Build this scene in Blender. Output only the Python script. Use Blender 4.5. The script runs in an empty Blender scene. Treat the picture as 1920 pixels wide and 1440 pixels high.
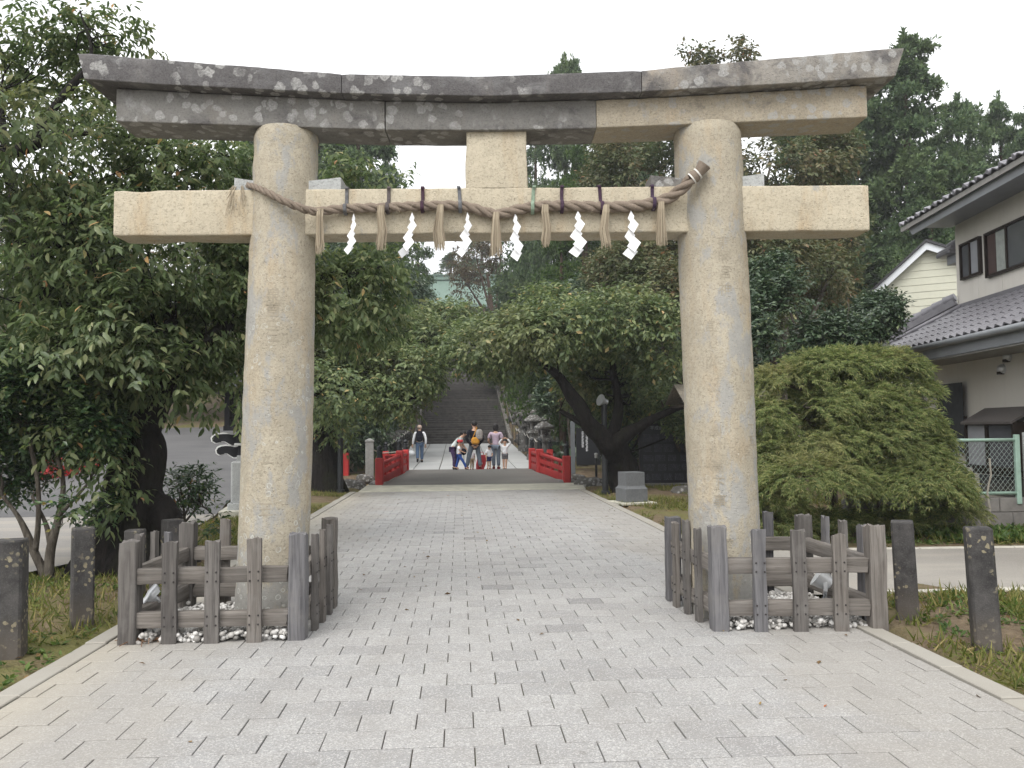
import bpy, bmesh, math, random
import numpy as np
from mathutils import Vector, Matrix

random.seed(7)
RNG = np.random.default_rng(11)
SC = bpy.context.scene
COL = SC.collection
PI = math.pi
rad = math.radians

# ------------------------------------------------------------------ camera
cd = bpy.data.cameras.new('camera'); cam = bpy.data.objects.new('camera', cd); COL.objects.link(cam)
PSI, TH, ROLL = rad(3.68), rad(3.12), rad(0.55)
_f = Vector((math.sin(PSI)*math.cos(TH), math.cos(PSI)*math.cos(TH), math.sin(TH)))
_r0 = Vector((math.cos(PSI), -math.sin(PSI), 0)); _u0 = _r0.cross(_f)
_R = _r0*math.cos(ROLL) - _u0*math.sin(ROLL); _U = _u0*math.cos(ROLL) + _r0*math.sin(ROLL)
cam.matrix_world = Matrix(((_R.x, _U.x, -_f.x, 0), (_R.y, _U.y, -_f.y, 0), (_R.z, _U.z, -_f.z, 1.55), (0, 0, 0, 1)))
cd.sensor_width = 36.0; cd.lens = 1560/1920*36; cd.clip_start = 0.05; cd.clip_end = 2000
SC.camera = cam

# ------------------------------------------------------------------ sky, sun, exposure
SUN_EL, SUN_AZ = rad(52), rad(205)          # azimuth clockwise from +Y: behind the camera, a little to its left
W = bpy.data.worlds.new('World'); SC.world = W; W.use_nodes = True
wn = W.node_tree; wn.nodes.clear()
sky = wn.nodes.new('ShaderNodeTexSky'); sky.sky_type = 'NISHITA'; sky.sun_disc = False
sky.sun_elevation = SUN_EL; sky.sun_rotation = SUN_AZ; sky.dust_density = 4.0; sky.air_density = 1.0; sky.ozone_density = 1.0
hs = wn.nodes.new('ShaderNodeHueSaturation'); hs.inputs['Saturation'].default_value = 0.10   # cloud cover: nearly white sky
bgn = wn.nodes.new('ShaderNodeBackground'); bgn.inputs['Strength'].default_value = 0.15
wo = wn.nodes.new('ShaderNodeOutputWorld')
# closed cloud deck over the sky: soft, slightly uneven white
tcw = wn.nodes.new('ShaderNodeTexCoord'); cn = wn.nodes.new('ShaderNodeTexNoise'); cn.inputs['Scale'].default_value = 2.2; cn.inputs['Detail'].default_value = 5.0
cr = wn.nodes.new('ShaderNodeValToRGB'); cr.color_ramp.elements[0].position = .30; cr.color_ramp.elements[0].color = (2.9, 2.98, 3.08, 1); cr.color_ramp.elements[1].position = .65; cr.color_ramp.elements[1].color = (3.7, 3.72, 3.75, 1)
mxw = wn.nodes.new('ShaderNodeMix'); mxw.data_type = 'RGBA'; mxw.inputs[0].default_value = .82
wn.links.new(tcw.outputs['Generated'], cn.inputs['Vector']); wn.links.new(cn.outputs[0], cr.inputs[0])
wn.links.new(sky.outputs[0], hs.inputs['Color']); wn.links.new(hs.outputs[0], mxw.inputs[6]); wn.links.new(cr.outputs[0], mxw.inputs[7]); wn.links.new(mxw.outputs[2], bgn.inputs['Color']); wn.links.new(bgn.outputs[0], wo.inputs[0])
sl = bpy.data.lights.new('sun', 'SUN'); sun = bpy.data.objects.new('sun', sl); COL.objects.link(sun)
sl.energy = 0.75; sl.angle = rad(40); sl.color = (1.0, 0.965, 0.91)
_sd = Vector((math.sin(SUN_AZ)*math.cos(SUN_EL), math.cos(SUN_AZ)*math.cos(SUN_EL), math.sin(SUN_EL)))
sun.rotation_euler = _sd.to_track_quat('Z', 'Y').to_euler()
SC.view_settings.view_transform = 'Standard'; SC.view_settings.look = 'None'
SC.view_settings.exposure = 1.58; SC.view_settings.gamma = 1.0; SC.view_settings.use_curve_mapping = False
SC.render.engine = 'CYCLES'
SC.cycles.use_denoising = True
SC.cycles.max_bounces = 8; SC.cycles.diffuse_bounces = 5; SC.cycles.glossy_bounces = 2; SC.cycles.transmission_bounces = 3
SC.cycles.transparent_max_bounces = 4; SC.cycles.caustics_reflective = False; SC.cycles.caustics_refractive = False

# ------------------------------------------------------------------ object helpers
def link(o): COL.objects.link(o); return o

def tag(o, label=None, cat=None, group=None, kind=None):
    if label: o['label'] = label
    if cat: o['category'] = cat
    if group: o['group'] = group
    if kind: o['kind'] = kind
    return o

def empty(name, loc=(0, 0, 0), rz=0.0, label=None, cat=None, group=None):
    o = bpy.data.objects.new(name, None); o.empty_display_size = 0.2
    o.location = loc; o.rotation_euler = (0, 0, rz); link(o)
    return tag(o, label, cat, group)

def add_obj(name, me, m=None, parent=None, loc=None, rot=None):
    o = bpy.data.objects.new(name, me); link(o)
    if m is not None and len(me.materials) == 0:
        for x in (m if isinstance(m, (list, tuple)) else [m]): me.materials.append(x)
    if parent is not None: o.parent = parent
    if loc is not None: o.location = loc
    if rot is not None: o.rotation_euler = rot
    return o

def np_mesh(name, V, F, smooth=False, mi=None):
    """V (n,3); F: list of (k,m) int arrays, each with its own face size"""
    me = bpy.data.meshes.new(name)
    V = np.asarray(V, np.float32)
    Fs = [np.asarray(f, np.int32) for f in (F if isinstance(F, list) else [F]) if len(f)]
    me.vertices.add(len(V)); me.vertices.foreach_set('co', V.ravel())
    loops = np.concatenate([f.ravel() for f in Fs]); sizes = np.concatenate([np.full(len(f), f.shape[1], np.int32) for f in Fs])
    me.loops.add(len(loops)); me.loops.foreach_set('vertex_index', loops)
    me.polygons.add(len(sizes)); st = np.zeros(len(sizes), np.int32); st[1:] = np.cumsum(sizes)[:-1]
    me.polygons.foreach_set('loop_start', st)
    if mi is not None: me.polygons.foreach_set('material_index', np.asarray(mi, np.int32))
    me.update(calc_edges=True); me.validate()
    me.polygons.foreach_set('use_smooth', np.full(len(me.polygons), smooth, bool))
    return me

class MB:
    """collects primitives into one mesh"""
    def __init__(s): s.v = []; s.f = []; s.mi = []; s.m = 0
    def add(s, vs, fs):
        b = len(s.v); s.v.extend([tuple(v) for v in vs])
        for f in fs: s.f.append(tuple(i+b for i in f)); s.mi.append(s.m)
        return s
    def box(s, c, d, rot=None, ch=0.0):
        """box at centre c, full sizes d, optional 3x3 rot, chamfer ch"""
        hx, hy, hz = d[0]/2, d[1]/2, d[2]/2
        if ch <= 0:
            vs = [(x*hx, y*hy, z*hz) for z in (-1, 1) for y in (-1, 1) for x in (-1, 1)]
            fs = [(0, 2, 3, 1), (4, 5, 7, 6), (0, 1, 5, 4), (2, 6, 7, 3), (0, 4, 6, 2), (1, 3, 7, 5)]
        else:
            ch = min(ch, hx*.9, hy*.9, hz*.9); vs = []; idx = {}
            for z in (-1, 1):
                for y in (-1, 1):
                    for x in (-1, 1):
                        for a in range(3):
                            p = [x*(hx-ch), y*(hy-ch), z*(hz-ch)]
                            p[a] = (x*hx, y*hy, z*hz)[a]
                            idx[(x, y, z, a)] = len(vs); vs.append(p)
            fs = []
            I = lambda x, y, z, a: idx[(x, y, z, a)]
            for q in (-1, 1):
                o1 = [(-1, -1), (1, -1), (1, 1), (-1, 1)]
                if q < 0: o1 = o1[::-1]
                fs.append(tuple(I(q, u, v, 0) for u, v in o1))
                fs.append(tuple(I(v, q, u, 1) for u, v in o1))
                fs.append(tuple(I(u, v, q, 2) for u, v in o1))
            for u in (-1, 1):
                for v in (-1, 1):
                    e = [I(-1, u, v, 1), I(1, u, v, 1), I(1, u, v, 2), I(-1, u, v, 2)]; fs.append(tuple(e if u*v < 0 else e[::-1]))
                    e = [I(u, -1, v, 0), I(u, 1, v, 0), I(u, 1, v, 2), I(u, -1, v, 2)]; fs.append(tuple(e if u*v > 0 else e[::-1]))
                    e = [I(u, v, -1, 0), I(u, v, 1, 0), I(u, v, 1, 1), I(u, v, -1, 1)]; fs.append(tuple(e if u*v < 0 else e[::-1]))
                    for w in (-1, 1):
                        t = (I(u, v, w, 0), I(u, v, w, 1), I(u, v, w, 2)); fs.append(t if u*v*w > 0 else t[::-1])
        M = rot
        out = []
        for v in vs:
            p = Vector(v)
            if M is not None: p = M @ p
            out.append((p.x+c[0], p.y+c[1], p.z+c[2]))
        return s.add(out, fs)
    def beam(s, a, b, w, h, ch=0.0, up=(0, 0, 1)):
        """box from a to b, width w (sideways), height h"""
        a = Vector(a); b = Vector(b); d = b-a; L = d.length; x = d/L; z = Vector(up); y = z.cross(x)
        if y.length < 1e-5: y = Vector((0, 1, 0))
        y.normalize(); z = x.cross(y)
        R = Matrix((x, y, z)).transposed()
        c = (a+b)/2
        return s.box(c, (L, w, h), R, ch)
    def prism(s, poly, y0, y1, place=None):
        """polygon in (x,z), extruded along y; place maps Vector->Vector"""
        n = len(poly)
        vs = [Vector((p[0], y0, p[1])) for p in poly] + [Vector((p[0], y1, p[1])) for p in poly]
        if place: vs = [place(v) for v in vs]
        fs = [tuple(range(n)), tuple(range(2*n-1, n-1, -1))] + [(i, i+n, (i+1) % n+n, (i+1) % n) for i in range(n)]
        return s.add(vs, fs)
    def tube(s, pts, r, n=8, cap=True):
        pts = [Vector(p) for p in pts]; rs = r if isinstance(r, (list, tuple)) else [r]*len(pts)
        vs = []; fs = []; side = None
        for i, p in enumerate(pts):
            t = (pts[min(i+1, len(pts)-1)]-pts[max(i-1, 0)])
            if t.length < 1e-9: t = Vector((0, 0, 1))
            t.normalize()
            if side is None:
                side = t.orthogonal().normalized()
            side = (side-t*side.dot(t))
            side = side.normalized() if side.length > 1e-6 else t.orthogonal().normalized()
            up = t.cross(side)
            for k in range(n):
                a = 2*PI*k/n
                vs.append(p+(side*math.cos(a)+up*math.sin(a))*rs[i])
        for i in range(len(pts)-1):
            for k in range(n):
                fs.append((i*n+k, i*n+(k+1) % n, (i+1)*n+(k+1) % n, (i+1)*n+k))
        if cap: fs.append(tuple(range(n-1, -1, -1))); fs.append(tuple(range((len(pts)-1)*n, len(pts)*n)))
        return s.add(vs, fs)
    def lathe(s, prof, c=(0, 0, 0), n=16, sq=False):
        """prof: list of (r, z). closed at both ends"""
        vs = []; fs = []
        for r, z in prof:
            for k in range(n):
                a = 2*PI*(k+(0.5 if sq else 0))/n
                vs.append((c[0]+r*math.cos(a), c[1]+r*math.sin(a), c[2]+z))
        for i in range(len(prof)-1):
            for k in range(n):
                fs.append((i*n+k, i*n+(k+1) % n, (i+1)*n+(k+1) % n, (i+1)*n+k))
        fs.append(tuple(range(n-1, -1, -1))); fs.append(tuple(range((len(prof)-1)*n, len(prof)*n)))
        return s.add(vs, fs)
    def ball(s, c, r, n=10, m=6, sc=(1, 1, 1)):
        pr = [(max(1e-4, math.sin(PI*i/m)), -math.cos(PI*i/m)) for i in range(m+1)]
        vs = []; fs = []
        for rr, z in pr:
            for k in range(n):
                a = 2*PI*k/n; vs.append((c[0]+r*sc[0]*rr*math.cos(a), c[1]+r*sc[1]*rr*math.sin(a), c[2]+r*sc[2]*z))
        for i in range(m):
            for k in range(n): fs.append((i*n+k, i*n+(k+1) % n, (i+1)*n+(k+1) % n, (i+1)*n+k))
        return s.add(vs, fs)
    def mesh(s, name, smooth=False):
        me = bpy.data.meshes.new(name); me.from_pydata(s.v, [], s.f)
        me.polygons.foreach_set('material_index', s.mi)
        if smooth is True: me.polygons.foreach_set('use_smooth', [True]*len(me.polygons))
        elif smooth:
            me.polygons.foreach_set('use_smooth', [True]*len(me.polygons)); me.set_sharp_from_angle(angle=rad(smooth))
        me.update(); return me
    def obj(s, name, m, parent=None, loc=None, rot=None, smooth=False):
        return add_obj(name, s.mesh(name, smooth), m, parent, loc, rot)

def copy_tree(o, parent=None):
    c = o.copy(); COL.objects.link(c)
    if parent is not None: c.parent = parent
    for ch in list(o.children): copy_tree(ch, c)
    return c

def wob(P, freq, amp, seed=0, n=7):
    """smooth pseudo noise, vectorised: returns (len(P),) in about -1..1 times amp"""
    r = np.random.default_rng(seed); P = np.asarray(P, float); out = 0.0
    for i in range(n):
        k = r.normal(size=3); k /= np.linalg.norm(k); fr = freq*r.uniform(.6, 1.7)
        out += np.sin(P@(k*fr)+r.uniform(0, 6.28))
    return out*amp/math.sqrt(n)*1.2

# ------------------------------------------------------------------ material helpers
class NT:
    def __init__(s, name):
        s.m = bpy.data.materials.new(name); s.m.use_nodes = True; s.t = s.m.node_tree; s.t.nodes.clear()
        s.out = s.t.nodes.new('ShaderNodeOutputMaterial')
    def n(s, typ, ins=None, **props):
        nd = s.t.nodes.new('ShaderNode'+typ)
        for k, v in props.items(): setattr(nd, k, v)
        for k, v in (ins or {}).items():
            if v is None: continue
            sk = nd.inputs[k]
            if isinstance(v, bpy.types.NodeSocket): s.t.links.new(v, sk)
            elif isinstance(v, bpy.types.Node): s.t.links.new(v.outputs[0], sk)
            else:
                if isinstance(v, tuple) and len(v) == 3 and sk.type == 'RGBA': v = v+(1.0,)
                sk.default_value = v
        return nd
    def mix(s, f, a, b, blend='MIX'):
        nd = s.n('Mix', {0: f, 6: a, 7: b}, data_type='RGBA', blend_type=blend); return nd.outputs[2]
    def math(s, op, a, b=0.0, clamp=False):
        return s.n('Math', {0: a, 1: b}, operation=op, use_clamp=clamp).outputs[0]
    def ramp(s, f, stops, interp='LINEAR'):
        nd = s.n('ValToRGB', {0: f}); cr = nd.color_ramp; cr.interpolation = interp
        while len(cr.elements) < len(stops): cr.elements.new(0.5)
        for e, (p, c) in zip(cr.elements, stops):
            e.position = p; e.color = (c, c, c, 1) if isinstance(c, (int, float)) else (c+(1,) if len(c) == 3 else c)
        return nd.outputs[0]
    def noise(s, vec, scale, detail=3.0, rough=0.55, dist=0.0):
        return s.n('TexNoise', {'Vector': vec, 'Scale': scale, 'Detail': detail, 'Roughness': rough, 'Distortion': dist}).outputs[0]
    def vor(s, vec, scale, out='Distance', feature='F1', rnd=1.0):
        return s.n('TexVoronoi', {'Vector': vec, 'Scale': scale, 'Randomness': rnd}, feature=feature).outputs[out]
    def obj(s): return s.n('TexCoord').outputs['Object']
    def pos(s): return s.n('NewGeometry').outputs['Position']
    def isl(s): return s.n('NewGeometry').outputs['Random Per Island']
    def rnd(s): return s.n('ObjectInfo').outputs['Random']
    def scl(s, vec, sc, loc=(0, 0, 0)): return s.n('Mapping', {'Vector': vec, 'Scale': sc, 'Location': loc}).outputs[0]
    def xyz(s, vec): return s.n('SeparateXYZ', {0: vec}).outputs
    def bump(s, h, strength=0.3, dist=0.01, normal=None):
        return s.n('Bump', {'Strength': strength, 'Distance': dist, 'Height': h, 'Normal': normal}).outputs[0]
    def pbr(s, col, rough=0.8, normal=None, metal=0.0, spec=0.3, **k):
        ins = {'Base Color': col, 'Roughness': rough, 'Normal': normal, 'Metallic': metal, 'Specular IOR Level': spec}; ins.update(k)
        nd = s.n('BsdfPrincipled', ins); s.t.links.new(nd.outputs[0], s.out.inputs[0]); return s.m
    def surf(s, sh): s.t.links.new(sh.outputs[0] if isinstance(sh, bpy.types.Node) else sh, s.out.inputs[0]); return s.m

def plain(name, c, rough=0.7, var=0.15, scale=8.0, metal=0.0, bump=0.15, spec=0.3):
    """a simple material with soft tonal wear"""
    t = NT(name); p = t.obj(); n = t.noise(p, scale, 4, .6)
    d = tuple(x*(1-var) for x in c); l = tuple(min(1, x*(1+var)) for x in c)
    col = t.mix(t.ramp(n, [(.3, 0.0), (.7, 1.0)]), d, l)
    n2 = t.noise(p, scale*9, 3, .6)
    return t.pbr(col, t.math('ADD', t.math('MULTIPLY', n, .2), rough-.1), t.bump(n2, bump, .004), metal, spec)

def torii_stone(name, base=((.50, .42, .29), (.62, .53, .385)), grey=0.5, dark=0.0, rings=0.0, brown=.35, low_grey=False, top_run=None):
    t = NT(name); p = t.obj()
    big = t.noise(p, 2.2, 4, .6); fine = t.noise(p, 55, 3, .7); grain = t.noise(p, 160, 2, .6)
    c = t.mix(t.ramp(big, [(.3, 0.0), (.7, 1.0)]), base[0], base[1])
    st = t.noise(t.scl(p, (3.0, 3.0, .7)), 1.6, 5, .65, .4)
    c = t.mix(t.math('MULTIPLY', t.ramp(st, [(.52, 0.0), (.72, 1.0)]), brown), c, (.36, .24, .12))       # iron-brown weeping
    pits = t.vor(t.scl(p, (1, 1, 1.3)), 38); pt = t.ramp(pits, [(.08, 1.0), (.25, 0.0)])
    c = t.mix(t.math('MULTIPLY', pt, t.ramp(t.noise(p, 7, 4, .65), [(.47, 0.0), (.66, .75)])), c, (.20, .165, .12))
    mid = t.noise(p, 16, 4, .65)
    c = t.mix(t.math('MULTIPLY', t.ramp(mid, [(.42, 0.0), (.68, 1.0)]), .30), c, tuple(x*.6 for x in base[0]))
    c = t.mix(t.math('MULTIPLY', t.ramp(grain, [(.40, 0.0), (.72, 1.0)]), .34), c, tuple(min(1, x*1.25) for x in base[1]))
    c = t.mix(t.math('MULTIPLY', t.ramp(fine, [(.52, 0.0), (.66, 1.0)]), .48), c, tuple(x*.5 for x in base[0]))
    if grey > 0:                                                                                      # grey lichen crust
        g = t.noise(t.scl(p, (2.0, 2.0, 1.05)), 1.9, 8, .70, .25)
        if low_grey:
            z = t.xyz(p)[2]; g = t.math('ADD', g, t.ramp(t.math('MULTIPLY', z, .22), [(0.0, .10), (.32, .03), (.9, -.0)]))
        gm = t.ramp(g, [(.63-.12*grey, 0.0), (.70-.12*grey, 1.0)])
        c = t.mix(t.math('MULTIPLY', gm, .8), c, t.mix(t.noise(p, 26, 3), (.25, .25, .243), (.37, .37, .355)))
    if rings > 0:
        v = t.n('TexVoronoi', {'Vector': t.n('VectorMath', {0: p, 1: t.n('VectorMath', {0: t.n('TexNoise', {'Vector': p, 'Scale': 14.0}).outputs['Color'], 'Scale': .035}, operation='SCALE').outputs[0]}, operation='ADD').outputs[0], 'Scale': 15.0}, feature='F1')
        d = v.outputs['Distance']; rc = t.xyz(v.outputs['Color'])
        r0 = t.math('ADD', t.math('MULTIPLY', rc[0], .22), .16)
        ring = t.math('SUBTRACT', 1.0, t.math('MULTIPLY', t.math('ABSOLUTE', t.math('SUBTRACT', d, r0)), 18.0), True)
        dens = t.ramp(t.noise(t.scl(p, (1.3, 1.3, .5)), 3.0, 3), [(.36, 0.0), (.56, 1.0)])
        if low_grey: dens = t.math('MULTIPLY', dens, t.ramp(t.math('MULTIPLY', t.xyz(p)[2], .25), [(.1, 1.0), (.75, .25)]))
        k = t.math('MULTIPLY', t.math('MULTIPLY', ring, dens), t.math('GREATER_THAN', rc[1], .42))
        c = t.mix(t.math('MULTIPLY', k, rings), c, (.66, .66, .62))
        ins = t.math('MULTIPLY', t.math('MULTIPLY', t.math('LESS_THAN', d, r0), dens), t.math('GREATER_THAN', rc[1], .42))
        c = t.mix(t.math('MULTIPLY', ins, rings*.45), c, (.34, .34, .32))
    if dark > 0:                                                                                      # black algae film
        dn = t.noise(t.scl(p, (1.2, 1.2, 1.7)), 3.1, 6, .66, .3)
        c = t.mix(t.math('MULTIPLY', t.ramp(dn, [(.62-.32*dark, 0.0), (.78-.30*dark, 1.0)]), .93), c, t.mix(t.noise(p, 38, 3, .7), (.045, .042, .045), (.125, .118, .118)))
        lv = t.vor(t.n('VectorMath', {0: p, 1: t.n('VectorMath', {0: t.n('TexNoise', {'Vector': p, 'Scale': 9.0, 'Detail': 4.0}).outputs['Color'], 'Scale': .11}, operation='SCALE').outputs[0]}, operation='ADD').outputs[0], 9.5)
        lm = t.math('MULTIPLY', t.ramp(lv, [(.36, 1.0), (.42, 0.0)]), t.ramp(t.noise(p, 1.9, 4, .6), [(.42, 0.0), (.52, 1.0)]))
        sp = t.ramp(t.noise(p, 75, 3, .75), [(.40, 0.0), (.60, 1.0)])
        c = t.mix(t.math('MULTIPLY', sp, .30), c, (.19, .185, .182))
        c = t.mix(t.math('MULTIPLY', lm, t.math('ADD', .45, t.math('MULTIPLY', sp, .5))), c, t.mix(t.noise(p, 60, 2), (.24, .24, .235), (.46, .455, .44)))
    if top_run is not None:                                                                            # near-black streaks, densest towards the upper edge
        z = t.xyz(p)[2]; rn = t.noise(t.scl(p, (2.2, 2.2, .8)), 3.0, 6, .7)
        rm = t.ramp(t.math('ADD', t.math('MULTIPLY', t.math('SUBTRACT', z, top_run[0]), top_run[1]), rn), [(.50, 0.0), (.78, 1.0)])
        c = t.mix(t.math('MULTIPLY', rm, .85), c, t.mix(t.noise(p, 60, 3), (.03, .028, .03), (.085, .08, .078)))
    h = t.math('ADD', t.math('MULTIPLY', fine, .6), t.math('SUBTRACT', t.math('MULTIPLY', grain, .4), t.math('MULTIPLY', pt, .55)))
    return t.pbr(c, .9, t.bump(h, .9, .010), 0, .2)

def wood_mat(name, a, b, ax=2, pitch=1.0, wear=(.19, .18, .17)):
    t = NT(name); p = t.obj(); oi = t.n('ObjectInfo'); ofs = t.n('VectorMath', {0: oi.outputs['Location'], 'Scale': 3.7}, operation='SCALE').outputs[0]
    p = t.n('VectorMath', {0: p, 1: ofs}, operation='ADD').outputs[0]
    sc = [26*pitch]*3; sc[ax] = 1.3
    g = t.noise(t.scl(p, tuple(sc)), 1.0, 5, .68, .7)
    sc2 = [70*pitch]*3; sc2[ax] = 2.2
    g2 = t.noise(t.scl(p, tuple(sc2)), 1.0, 3, .6)
    c = t.mix(t.ramp(g, [(.34, 0.0), (.66, 1.0)]), a, b)
    c = t.mix(t.math('MULTIPLY', t.ramp(g2, [(.5, 0.0), (.72, 1.0)]), .55), c, tuple(x*.35 for x in a))
    c = t.mix(t.math('MULTIPLY', t.ramp(t.noise(p, 4.5, 4, .6), [(.5, 0.0), (.7, 1.0)]), .5), c, wear)
    c = t.mix(t.math('MULTIPLY', t.math('SUBTRACT', t.rnd(), .35), .45), c, tuple(x*.55 for x in a))
    h = t.math('ADD', t.math('MULTIPLY', g, .7), t.math('MULTIPLY', g2, .5))
    return t.pbr(c, .88, t.bump(h, .8, .006), 0, .2)

def leaf_mat(name, cols, trans=.32, rough=.48, spec=.35, tint_scale=.6, tint=None, tint_lim=(.5, .68)):
    """cols: list of (position, rgb) picked per leaf"""
    t = NT(name); r = t.isl(); p = t.pos()
    c = t.ramp(r, cols)
    if tint is not None:
        c = t.mix(t.math('MULTIPLY', t.ramp(t.noise(p, tint_scale, 3, .6), [(tint_lim[0], 0.0), (tint_lim[1], 1.0)]), tint[1]), c, tint[0])
    vv = t.n('HueSaturation', {'Color': c, 'Value': t.math('ADD', t.math('MULTIPLY', t.noise(p, 1.4, 2), .5), .72)}).outputs[0]
    pb = t.n('BsdfPrincipled', {'Base Color': vv, 'Roughness': rough, 'Specular IOR Level': spec})
    tr = t.n('BsdfTranslucent', {'Color': t.n('HueSaturation', {'Color': vv, 'Value': 1.25, 'Saturation': 1.1}).outputs[0]})
    return t.surf(t.n('MixShader', {0: trans, 1: pb.outputs[0], 2: tr.outputs[0]}))

def bark_mat(name, a, b, moss=None):
    t = NT(name); p = t.obj()
    g = t.noise(t.scl(p, (1, 1, .35)), 14, 6, .7, .8); g2 = t.vor(t.scl(p, (1, 1, .3)), 22)
    c = t.mix(t.ramp(g, [(.35, 0.0), (.65, 1.0)]), a, b)
    if moss: c = t.mix(t.math('MULTIPLY', t.ramp(t.noise(p, 2.2, 4, .6), [(.52, 0.0), (.66, 1.0)]), .7), c, moss)
    return t.pbr(c, .92, t.bump(t.math('ADD', g, t.math('MULTIPLY', g2, .5)), 1.0, .03), 0, .15)

# ------------------------------------------------------------------ terrain function shared by ground, roads and planting
def sst(x, a, b):
    t = np.clip((np.asarray(x, float)-a)/(b-a), 0, 1); return t*t*(3-2*t)
def stair_z(y):
    return np.interp(y, [31.5, 36, 50, 74, 77, 97, 120], [.07, .16, .72, 6.34, 6.34, 11.5, 11.9])
def terrain(x, y):
    x = np.asarray(x, float); y = np.asarray(y, float)
    base = wob(np.stack([x, y, 0*x], -1), 1.1, .018, 3)+wob(np.stack([x, y, 0*x], -1), .25, .03, 4)
    inpath = (x > -2.75) & (x < 3.25)
    z = -.03+base*sst(np.minimum(np.abs(x+2.75), np.abs(x-3.25)), .0, 1.2)
    z = np.where(inpath & (y < 32), -.16, z)
    z = z-.28*sst(y, 23.8, 25.2)*(1-sst(y, 29.6, 31))*sst(np.minimum(np.abs(x+1.5), 99), 0, .4)   # little stream under the bridge
    hill = stair_z(y)*sst(y, 34, 50)
    side = np.where(x < 0, -x-2.6, x-3.1)
    hill = hill+sst(side, .5, 14)*sst(y, 46, 66)*4.0*sst(y, 46, 120)*1.6
    z = z+np.where(y > 31.5, hill-.05, 0)
    ramp = np.clip((y-17)*.075, 0, 6)*(1-sst(x, -6.5, -4.6))*(1-sst(y, 70, 110))
    return z+ramp*(y > 17)*(1-sst(y, 60, 90))

def grid_sheet(name, xs, ys, zf, m, lift=0.0, parent=None, keep=None):
    X, Y = np.meshgrid(xs, ys) if np.ndim(xs) == 1 else (xs, ys)
    Z = zf(X, Y)+lift
    V = np.stack([X, Y, Z], -1).reshape(-1, 3); ny, nx = X.shape
    i = np.arange(ny-1)[:, None]*nx+np.arange(nx-1)[None, :]
    F = np.stack([i, i+1, i+nx+1, i+nx], -1).reshape(-1, 4)
    return add_obj(name, np_mesh(name, V, F, True), m, parent)

# soil with moss and litter
t = NT('soil'); p = t.pos(); n1 = t.noise(p, .55, 5, .62); n2 = t.noise(p, 7, 5, .7); n3 = t.noise(p, 40, 3, .7)
c = t.mix(t.ramp(n2, [(.3, 0.0), (.7, 1.0)]), (.11, .082, .055), (.22, .17, .115))
c = t.mix(t.ramp(n1, [(.46, 0.0), (.60, 1.0)]), c, t.mix(n2, (.095, .105, .035), (.20, .18, .075)))
c = t.mix(t.math('MULTIPLY', t.ramp(t.vor(p, 22), [(.10, 1.0), (.22, 0.0)]), .55), c, t.mix(n3, (.16, .10, .045), (.30, .21, .11)))
c = t.mix(t.math('MULTIPLY', t.ramp(t.xyz(p)[1], [(0, 0.0), (1, 1.0)]), 0.0), c, c)
M_SOIL = t.pbr(c, .95, t.bump(t.math('ADD', n2, n3), .9, .03), 0, .1)
gx = np.concatenate([np.arange(-90, -14, 4.0), np.arange(-14, -2.9, .3), np.arange(-2.9, 3.5, .4), np.arange(3.5, 14, .3), np.arange(14, 91, 4.0)])
gy = np.concatenate([np.arange(-30, 2, 4.0), np.arange(2, 32, .35), np.arange(32, 110, 1.2), np.arange(110, 260, 10.0)])
tag(grid_sheet('ground', gx, gy, terrain, M_SOIL), kind='structure')

# asphalt roads
def asphalt_mat(name, a, b, tan=(.40, .34, .25), tanamt=.5):
    t = NT(name); p = t.pos(); n = t.noise(p, .35, 5, .6); f = t.noise(p, 90, 2, .7); g = t.noise(t.scl(p, (.3, 2.2, 1)), .8, 4, .6)
    c = t.mix(t.ramp(n, [(.35, 0.0), (.65, 1.0)]), a, b)
    c = t.mix(t.math('MULTIPLY', t.ramp(g, [(.45, 0.0), (.7, 1.0)]), tanamt), c, tan)
    c = t.mix(t.math('MULTIPLY', t.ramp(f, [(.5, 0.0), (.75, 1.0)]), .35), c, tuple(min(1, x*1.7) for x in b))
    return t.pbr(c, .85, t.bump(f, .5, .004), 0, .25)
M_ROAD = asphalt_mat('road_asphalt', (.20, .19, .18), (.27, .255, .235), (.36, .325, .27), .6)
M_ROADD = asphalt_mat('road_asphalt_dark', (.085, .084, .086), (.115, .113, .114), (.15, .145, .14), .3)
M_SIDE = asphalt_mat('side_path_concrete', (.22, .205, .185), (.31, .29, .26), (.38, .345, .29), .5)
ys = np.concatenate([np.arange(-10, 18, .5), np.arange(18, 62, .8)])
edge = np.interp(ys, [-10, 3, 7.5, 9.7, 10.5, 13.7, 15.5, 17.5, 22, 30, 62], [-9, -7.4, -5.6, -4.75, -4.55, -4.25, -4.45, -4.8, -5.3, -5.6, -7])
K = 34
XX = edge[:, None]+(np.linspace(0, 1, K)[None, :]**1.8)*(-40-edge[:, None]); YY = np.repeat(ys[:, None], K, 1)
def road_z(x, y): return np.clip((np.asarray(y)-17)*.075, 0, 6)-.012+np.asarray(x)*0
near = ys <= 16.9
tag(grid_sheet('road', XX[near][:, ::-1], YY[near][:, ::-1], road_z, M_ROAD, .03), kind='structure')
far = ys >= 15.9
tag(grid_sheet('road', XX[far][:, ::-1], YY[far][:, ::-1], road_z, M_ROADD, .033), kind='structure')
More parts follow.
